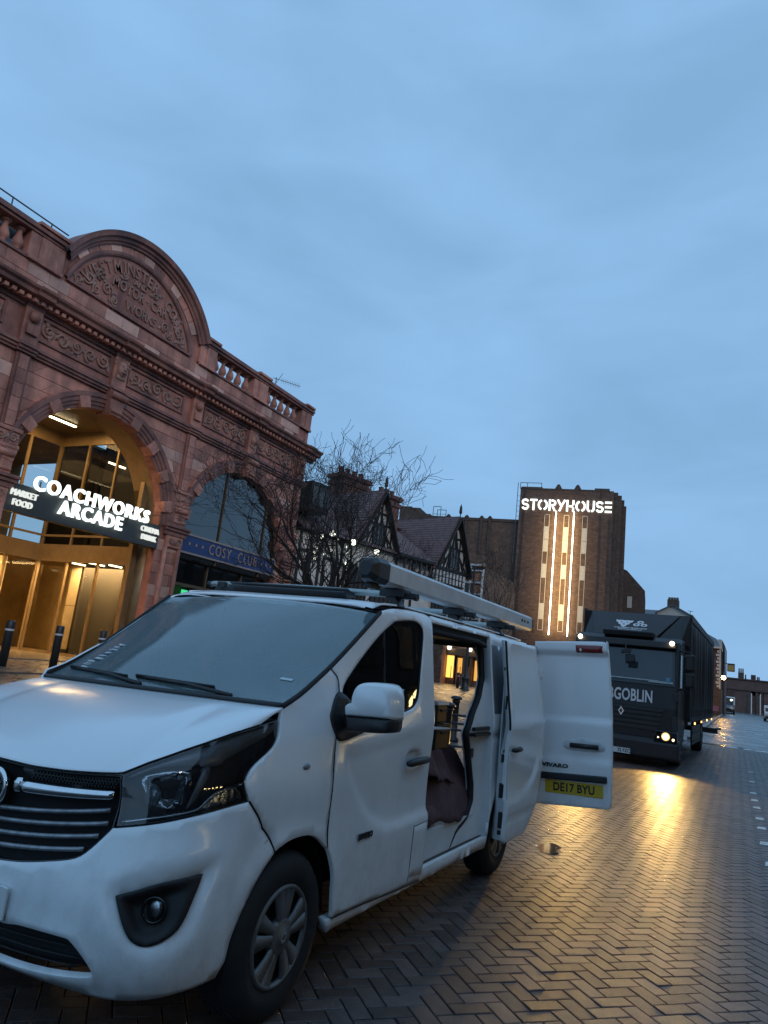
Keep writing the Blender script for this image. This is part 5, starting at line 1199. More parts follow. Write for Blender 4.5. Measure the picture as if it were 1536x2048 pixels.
# wall linings inside the arch reveal
q = MB(); q.lathe((XF, c, SPR), [(RI - .01, -1.1), (RI - .01, -.30)], 40, 'x', 0, math.pi); q.box(XF - 1.1, XF - .30, c + RI - .02, c + RI + .05, .65, SPR); q.box(XF - 1.1, XF - .30, c - RI - .05, c - RI + .02, .65, SPR)
q.build('arch_lining', M_clad, pch, True)
bk = MB(); XB = -20.8; YR = 15.70; YL = 10.85
for bb in ((XB - .05, XB + .06, YL, YR, 3.57, 4.12), (XB - .05, XB + .03, YL, YR, 7.50, 7.95), (XB, -16.72, YR - .08, YR + .05, 3.57, 4.12), (XB, -16.6, YR - .03, YR + .05, 7.50, 7.95), (XB, -16.6, YL - .05, YL + .06, 3.57, 4.12), (XB, -16.6, YL - .05, YL + .03, 7.5, 7.95)):
    q = MB(); q.box(*bb); q.build('canopy_band', M_clad, pch)
for x0, x1, y0, y1 in ((XB, XB, YL, YR), (XB, -16.75, YR, YR), (XB, -16.75, YL, YL)):
    for za, zb in ((.72, 3.57), (4.12, 7.50)):
        mesh_obj('glass_screen', [(x0, y0, za), (x1, y1, za), (x1, y1, zb), (x0, y0, zb)], [(0, 1, 2, 3)], G_shop, pch)
for (x, y) in [(x, YR) for x in (-20.78, -19.42, -18.02, -16.72)] + [(x, YL) for x in (-20.78, -19.42, -18.02, -16.72)] + [(XB, y) for y in (10.9, 12.1, 13.3, 14.5, 15.66)]:
    q = MB(); q.box(x - .035, x + .035, y - .05, y + .035, .66, 7.5); q.build('mullion', M_clad, pch)
for bb in ((XB, -16.7, YR - .06, YR + .02, .655, .73), (XB, -16.7, YR - .045, YR + .02, 4.38, 4.45), (XB - .02, XB + .05, YL, YR, .655, .73), (XB - .02, XB + .045, YL, YR, 4.38, 4.45)): q = MB(); q.box(*bb); q.build('sill_rail', M_clad, pch)
q = MB(); q.box(-16.72, XF - .56, YR - .12, YR + .1, .66, 7.0); q.build('jamb_panel', M_clad, pch)
# rooms behind the glass
M_room = mat('room_wall', (.36, .25, .11), .7, var=.25, scale=1.5)
q = MB(); q.box(-27, -20.9, 8.6, 8.7, .6, 7.9); q.box(-27, -26.9, 8.6, 18.6, .6, 7.9); q.box(-27, -16.9, 18.5, 18.6, .6, 3.9); q.box(-27, XB - .06, 8.6, 18.6, 7.9, 8); q.box(-27, XB - .08, 8.6, 18.6, 3.75, 3.9); q.box(-20.8, -16.9, YR + .1, 18.6, 3.75, 3.88); q.box(-16.95, -16.9, YR + .1, 18.6, .6, 3.9)
q.build('inner_wall', M_room, pch)
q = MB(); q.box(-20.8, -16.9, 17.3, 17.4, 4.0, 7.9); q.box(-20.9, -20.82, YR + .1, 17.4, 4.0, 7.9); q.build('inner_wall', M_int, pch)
for (x, y, w, d) in ((-22.2, 11.2, .34, .34), (-22.2, 13.2, .34, .34), (-22.2, 15.0, .34, .34), (-20.3, 17.2, .30, .3), (-18.75, 17.2, .30, .3), (-17.5, 17.2, .26, .26), (-20.35, 10.95, .2, .16)):
    q = MB(); q.box(x - w, x + w, y - d, y + d, .78, 3.6); cp = q.build('pier', M_stonec, pch, bevel=.01); q = MB(); q.box(x - w - .02, x + w + .02, y - d - .02, y + d + .02, .64, .80); q.box(x - w - .004, x + w + .004, y - d - .004, y + d + .004, 2.24, 2.255); q.build('pier_base', M_dark, cp)
for (x, y) in ((-19.5, 18.35), (-18.1, 18.35)):
    q = MB(); q.box(x - .5, x + .5, y - .02, y + .02, .7, 2.5); q.build('inner_door', M_dark, pch)
# ceiling tubes (lit)
E_tube = emis('tube_light', (1.0, .86, .52), 9.0)
tubes = ((-19.38, 13.96, -19.42, 14.96, 7.90), (-17.46, 13.95, -17.5, 14.71, 7.90), (-18.4, 12.3, -18.4, 13.3, 7.90), (-17.0, 11.6, -17.0, 12.5, 7.90))
for i, (xa, ya, xb, yb, z) in enumerate(tubes):
    t = thing('tube_light', 'lit tube light on the porch ceiling, ' + ('deep in the left of the arch' if i == 0 else 'near the arch crown' if i == 1 else 'hidden towards the porch middle' if i == 2 else 'nearest the left jamb'), 'tube light', ((xa + xb) / 2, (ya + yb) / 2, z), group='tube lights in the arcade porch')
    q = MB(); q.box(min(xa, xb) - .045, max(xa, xb) + .045, ya, yb, z, z + .05); q.build('lamp_housing', M_frame, t)
    q = MB(); q.box(min(xa, xb) - .035, max(xa, xb) + .035, ya + .02, yb - .02, z - .03, z); q.build('tube', E_tube, t)
for i, (xa, ya, yb, z) in enumerate(((-19.9, 16.3, 17.4, 3.60), (-19.0, 16.2, 17.3, 3.62), (-18.2, 16.3, 17.3, 3.60), (-24, 11, 12.6, 3.6), (-24, 13.4, 15.0, 3.6), (-18.9, 16.1, 17.1, 7.0), (-23.0, 11.5, 14.0, 7.2))):
    t = thing('strip_light', ('lit strip light deepest in the side room of the porch', 'lit strip light in the middle of the side room of the porch', 'lit strip light nearest the street in the side room', 'lit strip light on the left of the rear hall ceiling', 'lit strip light on the right of the rear hall ceiling', 'lit strip light high in the upper side room', 'long lit strip light high in the upper rear hall')[i], 'strip light', (xa, (ya + yb) / 2, z), group='strip lights ' + ('in the side room' if i in (0, 1, 2) else 'in the rear hall' if i in (3, 4) else 'on the upper floor'))
    q = MB(); q.box(xa - .035, xa + .035, ya, yb, z, z + .04); q.build('tube', emis('strip_glow', (1.0, .80, .45), 7.0) if i == 0 else MATS['strip_glow'], t)
def area_light(name, loc, rot, sx, sy, power, col, parent):
    d = bpy.data.lights.new(name, 'AREA'); d.shape = 'RECTANGLE'; d.size = sx; d.size_y = sy; d.energy = power; d.color = col
    o = bpy.data.objects.new(name, d); COL.objects.link(o); o.location = loc; o.rotation_euler = rot
    if parent is not None: o.parent = parent; o.location = Vector(loc) - BASE[parent.name]
    return o
AMB = (1.0, .62, .24)
area_light('porch_light', (-18.6, 13.2, 7.85), (0, 0, 0), 3.0, 3.0, 260, AMB, pch)
area_light('hall_light', (-21.3, 12.8, 3.6), (0, R(35), 0), .8, 3.6, 620, AMB, pch)
area_light('room_light', (-18.8, 16.5, 3.55), (0, 0, 0), 3, .6, 280, AMB, pch)
area_light('upper_light', (-23.5, 12.5, 7.6), (0, 0, 0), 3, 3, 40, AMB, pch)
# --- illuminated name board
ns = thing('illuminated_sign', 'dark sign board with glowing white arcade letters across the main arch', 'sign', (XF + .1, 13.25, 4.1))
M_board = mat('sign_board_grey', (.045, .05, .05), .5)
q = MB(); q.box(XF - .18, XF + .06, 10.56, 15.93, 4.14, 4.85); q.build('sign_board', M_board, ns, bevel=.01)
def lit(name, s, size, y, z, bold, cx, m=M_text, sp=1.0):
    put_text(name, s, size, (XF + .13, y, z), (0, 1, 0), (0, 0, 1), m, ns, .035, bold, cx, sp)
lit('large_letters', 'COACHWORKS', .52, 13.36, 4.965, .011, .96, sp=1.16); lit('large_letters', 'ARCADE', .52, 13.32, 4.54, .011, .96, sp=1.16)
for s, y, z in (('MARKET', 11.20, 4.60), ('FOOD', 11.20, 4.36), ('CINEMA', 15.47, 4.62), ('DRINK', 15.47, 4.38)): lit('small_letters', s, .225, y, z, .0, .84, M_text2, 1.06)
q = MB()
for y in (11.6, 12.6, 13.6, 14.6): q.box(XF + .06, XF + .10, y, y + .02, 4.6, 5.05)
q.build('letter_bracket', M_board, ns)
# --- bollards on the pavement
def bollard(x, y, z, h, lab, name='bollard', grp='black bollards in front of the arcade'):
    t = thing(name, lab, 'bollard', (x, y, z), group=grp)
    q = MB(); q.lathe((x, y, z), [(0, 0), (.085, 0), (.085, h - .22)], 18); q.build('post', M_black, t, True)
    q = MB(); q.lathe((x, y, z), [(.086, h - .22), (.089, h - .215), (.089, h - .185), (.086, h - .18)], 18); q.build('reflective_band', mat('bollard_band', (.55, .56, .58), .4) if 'bollard_band' not in MATS else MATS['bollard_band'], t, True)
    q = MB(); q.lathe((x, y, z), [(.085, h - .18), (.085, h - .03), (.07, h - .005), (0, h)], 18); q.build('cap', M_black, t, True)
for (x, y, lab) in ((-13.5, 9.86, 'black bollard with pale band nearest the left edge'), (-13.5, 11.08, 'black bollard with pale band standing before the glazed porch doors'), (-13.5, 12.30, 'black bollard half hidden by the van windscreen')):
    bollard(x, y, .62, .94, lab)
# ------------------------------------------------------------------ theatre tower with lit sign (frame: x along the face, y away, z up)
M_brick = mat('brown_brick', (.155, .090, .064), .8, var=.32, scale=3.0, bump=.2, bscale=30)
M_brick_d = mat('dark_brick', (.105, .068, .052), .8, var=.3, scale=2.5, bump=.2, bscale=30)
def brickify(m, sc=1.0, mort=(.10, .08, .07)):
    """add a brick course pattern to a wall that is too far away to build brick by brick"""
    t = m.node_tree; N = t.nodes; b = N['Principled BSDF']; src = b.inputs['Base Color'].links[0].from_socket
    tc = N.new('ShaderNodeTexCoord'); sp = N.new('ShaderNodeSeparateXYZ'); cb = N.new('ShaderNodeCombineXYZ'); ad = N.new('ShaderNodeMath'); ad.operation = 'ADD'
    t.links.new(tc.outputs['Object'], sp.inputs[0]); t.links.new(sp.outputs[0], ad.inputs[0]); t.links.new(sp.outputs[1], ad.inputs[1]); t.links.new(ad.outputs[0], cb.inputs[0]); t.links.new(sp.outputs[2], cb.inputs[1])
    br = N.new('ShaderNodeTexBrick'); br.inputs['Scale'].default_value = sc; br.inputs['Brick Width'].default_value = .44; br.inputs['Row Height'].default_value = .15; br.inputs['Mortar Size'].default_value = .014; br.inputs['Mortar Smooth'].default_value = .3
    br.inputs['Color1'].default_value = (1, 1, 1, 1); br.inputs['Color2'].default_value = (.72, .72, .72, 1); br.inputs['Mortar'].default_value = (.6, .62, .64, 1)
    t.links.new(cb.outputs[0], br.inputs['Vector']); mx = N.new('ShaderNodeMix'); mx.data_type = 'RGBA'; mx.blend_type = 'MULTIPLY'; mx.inputs[0].default_value = 1
    t.links.new(src, mx.inputs[6]); t.links.new(br.outputs['Color'], mx.inputs[7]); t.links.new(mx.outputs[2], b.inputs['Base Color'])
brickify(M_brick, 1.0); brickify(M_brick_d, 1.0)
tw = thing('theatre_tower', 'tall brown brick theatre tower with glowing name and two light strips', 'tower', (-18, 58, 0), R(9.4))
TH = 17.55
q = MB(); q.box(.65, 8.0, .0, 9, 0, TH); q.build('wall', M_brick, tw)
q = MB(); q.box(.7, 2.5, -.02, .3, TH, TH + .12); q.box(6.8, 8.0, -.02, .3, TH, TH + .16); 
for x in (3.84, 5.42): q.extrude([(x - .32, -.03, TH - .02), (x + .32, -.03, TH - .02), (x + .12, -.03, TH + .36), (x, -.03, TH + .44), (x - .12, -.03, TH + .36)], (0, .5, 0))
q.box(.62, 8.02, -.03, .2, TH - .10, TH + .02); q.build('parapet', M_brick_d, tw)
# stepped (fluted) right corner
steps = [(8.0, .0), (8.35, .18), (8.70, .45), (9.0, .80), (9.22, 1.2), (9.4, 1.7)]
for (xa, ya), (xb, yb), k in zip(steps[:-1], steps[1:], range(5)):
    q = MB(); q.box(xa - .02 * (k > 0), xb, ya + .14, 9, 0, TH - .0 - .06 * k * k); q.build('corner_fin', M_brick_d if k % 2 else M_brick, tw)
q = MB()
for x in (.95, 1.05, 7.3): q.box(x, x + .06, -.05, .02, 0, TH)
q.build('downpipe', M_brick_d, tw)
q = MB(); q.tube([(.4, .1, 11), (.4, .1, TH + .5)], .03, 5); q.tube([(.6, .1, TH + .5), (2.4, .1, TH + .5)], .03, 5)
for x in (.6, 1.2, 2.4): q.tube([(x, .1, TH), (x, .1, TH + .5)], .03, 5)
for k in range(14): q.tube([(.4, .1, 11 + k * .45), (.7, .1, 11 + k * .45)], .015, 4)
q.build('roof_rail', M_rail, tw)
# windows: three tall strips
M_wfr = mat('cream_frame', (.50, .46, .40), .6); M_pan = mat('pale_panel', (.50, .47, .44), .6, var=.1); M_pane = mat('dim_pane', (.060, .058, .056), .15, spec=.6)
E_win = emis('lit_window', (1.0, .66, .18), 2.2)
for x0, nm in ((2.82, 0), (4.42, 1), (5.93, 2)):
    x1 = x0 + .44; zt, zb = 15.30, 5.52
    w = MB()
    for a, b, c_, d in ((x0, x0 + .045, zb, zt), (x1 - .045, x1, zb, zt), (x0, x1, zt - .05, zt), (x0, x1, zb, zb + .05)): w.box(a, b, -.03, .05, c_, d)
    w = w.build('tall_window', M_wfr, tw)
    for za, zb_, kind in ((14.28, 15.25, 0), (13.15, 14.26, 1), (12.08, 13.13, 1), (11.08, 12.06, 0), (9.86, 11.06, 1), (8.85, 9.84, 0), (7.78, 8.80, 0), (6.42, 7.76, 1), (5.57, 6.40, 2)):
        q = MB(); q.box(x0 + .045, x1 - .045, -.012 if kind == 1 else .01, .04, za + .01, zb_ - .01)
        q.build('pane' if kind != 1 else 'spandrel_panel', (M_pane, M_pan, E_win)[kind], w)
# strip lights
E_strip = emis('strip_white', (1.0, .90, .62), 13.0)
for i, x in enumerate((3.78, 5.25)):
    t = thing('facade_light', ('left' if i == 0 else 'right') + ' one of the two tall glowing light strips on the theatre tower', 'light strip', (-18 + .987 * x, 58 + .163 * x - .1, 5.2), R(9.4))
    for za, zb in ((5.2, 6.95), (7.0, 9.0), (9.05, 12.05), (12.1, 15.6)):
        q = MB(); q.box(-.035, .035, -.04, .03, za - 5.2, zb - 5.2 - .03); q.build('tube', E_strip, t)
    q = MB(); q.box(-.06, .06, .03, .09, 0, 10.4); q.build('lamp_housing', M_frame, t)
# stencil letters built from strokes
SW = .155
def arcp(cx, cy, rx, ry, a0, a1, n=9): return [(cx + rx * math.cos(R(a)), cy + ry * math.sin(R(a))) for a in np.linspace(a0, a1, n)]
ST = {'S': [arcp(.31, .70, .215, .205, 20, 90, 5) + arcp(.28, .70, .20, .205, 90, 190, 8), arcp(.31, .295, .215, .205, 90, -90, 8) and arcp(.28, .70, .20, .205, 205, 262, 4) + [(.36, .50)] + arcp(.34, .295, .20, .205, 82, -20, 8), arcp(.34, .295, .20, .205, -35, -90, 4) + arcp(.29, .295, .2, .205, -90, -165, 5)],
      'T': [[(.04, .905), (.62, .905)], [(.33, .76), (.33, 0)]],
      'O': [arcp(.40, .5, .31, .405, 105, 255, 12), arcp(.44, .5, .31, .405, 75, -75, 12)],
      'R': [[(.12, 0), (.12, 1)], [(.26, .905)] + arcp(.37, .70, .20, .205, 90, -90, 9) + [(.27, .495)], [(.36, .40), (.56, 0)]],
      'Y': [[(.05, 1), (.30, .50)], [(.63, 1), (.40, .55), (.20, 0)]],
      'H': [[(.12, 0), (.12, 1)], [(.26, .46), (.58, .46)], [(.60, 1), (.60, .58)], [(.60, .34), (.60, 0)]],
      'U': [[(.12, 1), (.12, .38)] + arcp(.34, .33, .22, .24, 180, 262, 6), [(.60, 1), (.60, .38)] + arcp(.38, .33, .22, .24, 0, -80, 6)],
      'E': [[(.05, .90), (.58, .90)], [(.05, .5), (.58, .5)], [(.05, .10), (.58, .10)]]}
sg_ = thing('theatre_sign', 'glowing white stencil letters along the top of the theatre tower', 'sign', (-18, 58, 15.6), R(9.4))
x = .84; sc = .98; adv = {'S': .66, 'T': .66, 'O': .86, 'R': .72, 'Y': .70, 'H': .76, 'U': .76, 'E': .64}
kx = 7.45 / (sum(adv[ch] for ch in 'STORYHOUSE') * sc) 
for ch in 'STORYHOUSE':
    q = MB()
    for st in ST[ch]:
        P = ribbon(st, SW); 
        n = len(P) // 2
        for i in range(n - 1):
            quad = [P[i], P[i + 1], P[-(i + 2)], P[-(i + 1)]]
            q.extrude([(x + kx * sc * a, -.16, .0 + sc * b) for a, b in quad], (0, .08, 0))
    q.build('letter', M_text, sg_); x += kx * sc * adv[ch]
tl = area_light('strip_glow_light', (-18 + .987 * 4.5 + .1, 58 + .163 * 4.5 - 1.2, 10.4), (R(90), 0, R(9.4)), 1.6, 10.0, 260, (1.0, .72, .30), None)
tl.rotation_euler = (R(90), 0, R(9.4 + 0)); tl.parent = None
# auditorium block
au = thing('auditorium_block', 'long plain brown brick auditorium wall left of the theatre tower', 'building', (-18, 58.2, 0), R(9.4))
q = MB(); q.box(-8.2, .64, .25, 18, 0, 14.55); q.build('wall', M_brick, au)
q = MB(); q.box(-8.2, .64, .17, .6, 14.55, 14.80); q.build('parapet', M_brick_d, au)
for x in (-3.95, -2.62, -1.9, -5.6):
    q = MB(); q.box(x - .10, x + .10, .12, .26, 11.6, 14.62); q.extrude([(x - .22, .15, 14.8), (x + .22, .15, 14.8), (x + .1, .15, 14.98), (x, .15, 15.03), (x - .1, .15, 14.98)], (0, .3, 0)); q.build('fin', M_brick_d, au)
for k, (xa, xb, z) in enumerate(((-10.2, -9.1, 15.6), (-9.1, -8.3, 15.5), (-8.3, -7.95, 15.22), (-7.95, -7.3, 14.98))):
    q = MB(); q.box(xa, xb, .3, 14, 0, z); q.build('stepped_block', M_brick_d, au)
q = MB()
for x in (-7.3, -6.6, -6.1):
    q.tube([(x, 1.2, 14.7), (x, 1.2, 15.9 if x < -6.4 else 15.6)], .03, 4)
q.tube([(-7.3, 1.2, 15.9), (-6.6, 1.2, 15.9)], .03, 4); q.tube([(-6.9, 1.2, 15.6), (-6.1, 1.2, 15.6)], .03, 4); q.tube([(-6.9, 1.2, 14.7), (-6.9, 1.2, 15.6)], .03, 4); q.tube([(-7.3, 1.2, 15.2), (-6.1, 1.2, 15.2)], .02, 4); q.build('roof_ladder_rail', M_rail, au)
rw = thing('rear_wing', 'dark brick wing with sloping roofline behind the theatre tower', 'building', (-8.4, 66, 0), R(9.4))
q = MB(); q.extrude([(-2.6, 0, 0), (.62, 0, 0), (.62, 0, 9.25), (.55, 0, 10.2), (-1.0, 0, 11.9), (-2.6, 0, 12.6)], (0, 8, 0)); q.build('wall', M_brick_d, rw)
q = MB(); q.box(-.9, -.5, -.04, .02, 8.6, 9.6); q.build('window', M_wfr, rw)
# ------------------------------------------------------------------ lit pavilion / entrance by the plaza
M_orange = mat('orange_panel', (.36, .155, .075), .7, var=.2)
pv = thing('entrance_pavilion', 'white framed entrance building with orange panels and lit shopfront', 'building', (-18.5, 46, .6))
q = MB(); q.box(-22.5, -16.0, 46.25, 54, .6, 8.7); q.build('wall', M_brick, pv)
for k, z in enumerate((4.4, 5.2, 6.0, 6.85, 7.65)):
    for xa in (-22.3, -20.9, -19.4, -18.0, -16.75):
        xb = xa + (1.2 if xa < -17 else .72); q = MB(); q.box(xa, xb, 46.16, 46.24, z + .04, z + .66); q.build('cladding_panel', M_orange if (k + int(-xa)) % 3 else M_pane, pv)
q = MB()
for z in (4.3, 5.1, 5.9, 6.75, 7.55, 8.4): q.box(-22.5, -15.94, 46.0, 46.2, z - .07, z + .07)
for x in (-22.4, -21.0, -19.5, -18.1, -16.85, -15.97): q.box(x - .045, x + .045, 45.97, 46.18, 4.2, 8.8)
q.box(-22.5, -15.9, 45.98, 46.22, 8.70, 8.82); q.build('white_frame', mat('white_frame', (.62, .60, .58), .5), pv)
E_shop = emis('shop_warm', (1.0, .50, .10), .85); E_shop2 = emis('shop_yellow', (1.0, .62, .12), 1.5); E_cool = emis('shop_white', (1.0, .93, .75), 2.6)
s_ = 46 / 30.; sx = lambda x: x * s_; sz = lambda z: 1.565 + (z - 1.565) * s_
for (a, b, c_, d, m, nm) in ((-11.75, -11.38, 1.22, 2.17, E_shop2, 'shop_panel'), (-11.26, -10.98, 1.45, 2.10, E_shop, 'shop_panel'), (-10.45, -10.1, 1.2, 2.05, E_shop, 'shop_panel'), (-11.5, -10.75, 2.62, 2.80, E_cool, 'lit_fascia'), (-10.70, -10.25, 2.60, 2.76, E_cool, 'lit_fascia'), (-12.0, -11.9, 1.9, 2.3, E_cool, 'shop_panel'), (-10.9, -10.55, 1.15, 1.75, MATS['orange_panel'], 'poster_panel')):
    q = MB(); q.box(sx(a), sx(b), 46.10, 46.2, sz(c_), sz(d)); q.build(nm, m, pv)
q = MB(); q.box(sx(-12.2), sx(-9.9), 45.9, 46.22, sz(2.2), sz(2.5))
for x in (-11.34, -11.30, -10.95, -10.85, -10.62): q.box(sx(x) - .09, sx(x) + .09, 46.0, 46.2, .6, sz(2.2))
q.build('shopfront_frame', M_frame, pv)
q = MB(); q.box(sx(-11.9), sx(-11.78), 45.7, 46.2, .6, sz(2.85)); q.build('brick_pier', M_orange, pv)
q = MB(); 
for k in range(4): q.box(sx(-11.32 + k * .14), sx(-11.30 + k * .14), 45.2, 45.25, .9, 1.8)
q.build('door_rail', mat('red_rail', (.45, .10, .05), .5), pv)
for x in (-11.57, -10.62):
    t = thing('lantern', 'white lit globe lantern ' + ('left' if x < -11 else 'right') + ' of the two over the lit shopfront', 'lantern', (sx(x), 45.6, sz(2.4)))
    q = MB(); q.lathe((sx(x), 45.6, sz(2.40)), [(.0, 0), (.12, .02), (.17, .16), (.12, .30), (0, .32)], 10); q.build('globe', E_cool, t, True)
    q = MB(); q.box(sx(x) - .12, sx(x) + .12, 45.5, 46.0, sz(2.40) + .32, sz(2.40) + .40); q.build('bracket', M_black, t)
area_light('shop_light', (-17, 44.8, 3.6), (R(-50), 0, 0), 5, .6, 120, AMB, None)

# ------------------------------------------------------------------ black and white timber house (frame: x along the front, y into the house)
M_wall = mat('white_render', (.58, .56, .53), .8, var=.15, scale=2); M_tim = mat('black_timber', (.018, .015, .013), .6, var=.3); M_tile = mat('clay_tile', (.145, .092, .090), .75, var=.3, scale=4, bump=.3, bscale=20)
def tileify(m):
    t = m.node_tree; N = t.nodes; b = N['Principled BSDF']; tc = N.new('ShaderNodeTexCoord'); wv_ = N.new('ShaderNodeTexWave'); wv_.bands_direction = 'Z'; wv_.inputs['Scale'].default_value = 2.2; wv_.inputs['Distortion'].default_value = .4
    t.links.new(tc.outputs['Object'], wv_.inputs['Vector']); bp = N.new('ShaderNodeBump'); bp.inputs['Strength'].default_value = .6; bp.inputs['Distance'].default_value = .04
    t.links.new(wv_.outputs['Fac'], bp.inputs['Height']); t.links.new(bp.outputs[0], b.inputs['Normal'])
tileify(M_tile)
ang = math.atan2(.969, .249)
th = thing('timber_house', 'black and white timbered house with two gables and tall brick chimneys', 'house', (-16.2, 23.6, .6), ang)
Zh = lambda z: z - .6
# local: x along the frontage, y to the left of it = into the house, so the street side is -y
q = MB(); q.box(.1, 9.6, .02, 7, 0, Zh(3.9)); q.build('wall', M_wall, th); q = MB(); q.box(.1, 11.5, .02, 7, Zh(3.9), Zh(6.4)); q.build('wall', M_wall, th)
def gable(x0, xa, x1, ze, za, nm, proj):
    g = MB(); g.extrude([(x0, -proj, Zh(ze)), (x1, -proj, Zh(ze)), (xa, -proj, Zh(za))], (0, .2, 0)); g = g.build('gable', M_wall, th)
    q = MB(); q.box(x0 + .1, x1 - .1, -proj, .05, Zh(3.9), Zh(ze)); q.build('gable_wall', M_wall, th)
    q = MB(); o = .22
    for xe, sg in ((x0, -1), (x1, 1)):
        d = np.array((xa - xe, za - ze)); d = d / np.hypot(*d); e = np.array((xe, ze)) - d * .25
        nrm = np.array((d[1], -d[0])) * (1 if sg > 0 else -1)
        q.extrude([(e[0], -proj - o, Zh(e[1])), (xa, -proj - o, Zh(za)), (xa + nrm[0] * .12, -proj - o, Zh(za + nrm[1] * .12 + .05)), (e[0] + nrm[0] * .12, -proj - o, Zh(e[1] + nrm[1] * .12))], (0, 6.5, 0))
    q.build('roof', M_tile, g)
    q = MB()
    for xe in (x0, x1): q.bar((xe, -proj - o - .03, Zh(ze) - .15), (xa, -proj - o - .03, Zh(za) + .02), .06, .24, (0, 1, 0))
    q.build('bargeboard', M_tim, g)
    q = MB()   # timber studs
    n = 7; hw = (x1 - x0)
    for k in range(1, n):
        x = x0 + hw * k / n; f = 1 - abs(x - xa) / (max(xa - x0, x1 - xa)); zt = ze + (za - ze) * max(0, min(1, f)) - .1
        if zt - ze > .15: q.box(x - .045, x + .045, -proj - .04, -proj + .01, Zh(ze), Zh(zt))
    for k in range(3):
        z = ze + (za - ze) * (.42 + .2 * k); w = hw * .5 * (1 - (z - ze) / (za - ze)); q.box(xa - w, xa + w, -proj - .045, -proj + .01, Zh(z) - .05, Zh(z) + .05)
    for sg in (-1, 1):
        for k in range(4): x = xa + sg * hw * (.10 + .09 * k); q.bar((x, -proj - .03, Zh(ze + .1)), (xa + sg * .05 + sg * .05 * k, -proj - .03, Zh(ze + (za - ze) * (.75 - .12 * k))), .05, .07, (0, 1, 0))
    q.build('gable_timber', M_tim, g)
    q = MB(); q.box(xa - .34, xa + .34, -proj - .06, -proj + .0, Zh(ze) + .15, Zh(ze + (za - ze) * .40)); w = q.build('window', M_pane, g)
    q = MB()
    for x in (-.34, -.11, .11, .34): q.box(xa + x - .03, xa + x + .03, -proj - .08, -proj - .04, Zh(ze) + .12, Zh(ze + (za - ze) * .42))
    q.build('window_frame', M_tim, w)
    q = MB(); q.box(x0, x1, -proj - .08, -proj + .02, Zh(ze) - .10, Zh(ze) + .08); q.build('gable_beam', M_tim, g)
    q = MB(); q.tube([(xa, -proj - .2, Zh(za)), (xa, -proj - .2, Zh(za) + .25), (xa, -proj - .2, Zh(za) + .32), (xa, -proj - .2, Zh(za) + .62), (xa, -proj - .2, Zh(za) + .78)], [.03, .03, .09, .07, .01], 6); q.build('finial', M_tim, g)
    return g
g1 = gable(9.05, 10.72, 12.05, 6.50, 9.25, 'a', .10); g2 = gable(3.3, 4.78, 6.1, 6.60, 9.15, 'b', .06)
# pierced band below the right gable, arched balcony
q = MB(); q.box(8.85, 11.75, -.20, -.12, Zh(5.72), Zh(6.40)); pb = q.build('lattice_band', M_tim, th)
for k in range(10):
    for r_ in range(2): x = 8.95 + k * .29; q = MB(); q.box(x, x + .15, -.23, -.20, Zh(5.78 + r_ * .31), Zh(6.04 + r_ * .31)); q.build('lattice_panel', M_wall, pb)
q = MB(); q.box(6.0, 8.7, -.55, 0, Zh(5.55), Zh(5.75)); q.box(6.0, 8.7, -.55, 0, Zh(6.45), Zh(6.58)); bc = q.build('balcony', M_tim, th)
for k in range(7):
    x = 6.1 + k * .40; q = MB(); pts = [(x + .34 * math.sin(a), -.5, Zh(5.75) + .70 * (1 - math.cos(a))) for a in np.linspace(0, 1.45, 7)]; q.tube(pts, .05, 5); q.build('curved_brace', M_tim, bc)
q = MB(); q.extrude([(0, -.35, Zh(6.5)), (9.2, -.35, Zh(6.5)), (9.2, 3.2, Zh(8.75)), (0, 3.2, Zh(8.75))], (0, .06, .08)); q.extrude([(0, 6.75, Zh(6.5)), (12, 6.75, Zh(6.5)), (12, 3.2, Zh(8.75)), (0, 3.2, Zh(8.75))], (0, .06, .08)); q.build('main_roof', M_tile, th)
q = MB(); q.box(.2, 1.3, -.3, 2, Zh(7.3), Zh(8.5)); dm = q.build('dormer', M_tim, th)
for x in (.3, .66, 1.0): q = MB(); q.box(x, x + .28, -.33, -.28, Zh(7.5), Zh(8.3)); q.build('window', M_pane, dm)
for (x0, x1, z0, z1) in ((.3, .7, 2.8, 5.6), (.95, 1.35, 2.8, 5.6), (1.75, 2.2, 2.8, 5.5), (2.5, 2.9, 2.8, 5.4), (6.3, 6.7, 3, 5.4), (7.2, 7.6, 3, 5.4)):
    q = MB(); q.box(x0 - .12, x0, -.04, .03, Zh(z0), Zh(z1)); q.box(x1, x1 + .12, -.04, .03, Zh(z0), Zh(z1)); q.box(x0 - .1, x1 + .1, -.04, .03, Zh(z1), Zh(z1) + .12); q.build('timber_post', M_tim, th)
for (x0, x1) in ((3.3, 4.3), (4.7, 5.9), (9.2, 10.4), (10.7, 11.8)):
    w = MB(); w.box(x0, x1, -.14, -.05, Zh(4.1), Zh(5.5)); w = w.build('window', M_pane, th)
    q = MB()
    for k in range(5): x = x0 + (x1 - x0) * k / 4; q.box(x - .04, x + .04, -.18, -.12, Zh(4.0), Zh(5.6))
    q.build('window_frame', M_tim, w)
for k in range(20): 
    x = .2 + k * .61
    if 8.7 < x or 3.1 < x < 6.3: continue
    q = MB(); q.box(x, x + .11, -.035, .03, Zh(5.7), Zh(6.4)); q.build('timber_post', M_tim, th)
q = MB(); q.box(8.95, 9.6, -.2, .1, Zh(.6), Zh(3.5)); q.box(3.2, 6.2, -.2, .1, Zh(.6), Zh(3.5)); q.box(.1, 9.6, -.25, .0, Zh(3.0), Zh(3.4)); q.build('ground_floor', M_tim, th)
M_chb = mat('chimney_brick', (.19, .080, .060), .8, var=.3, scale=5)
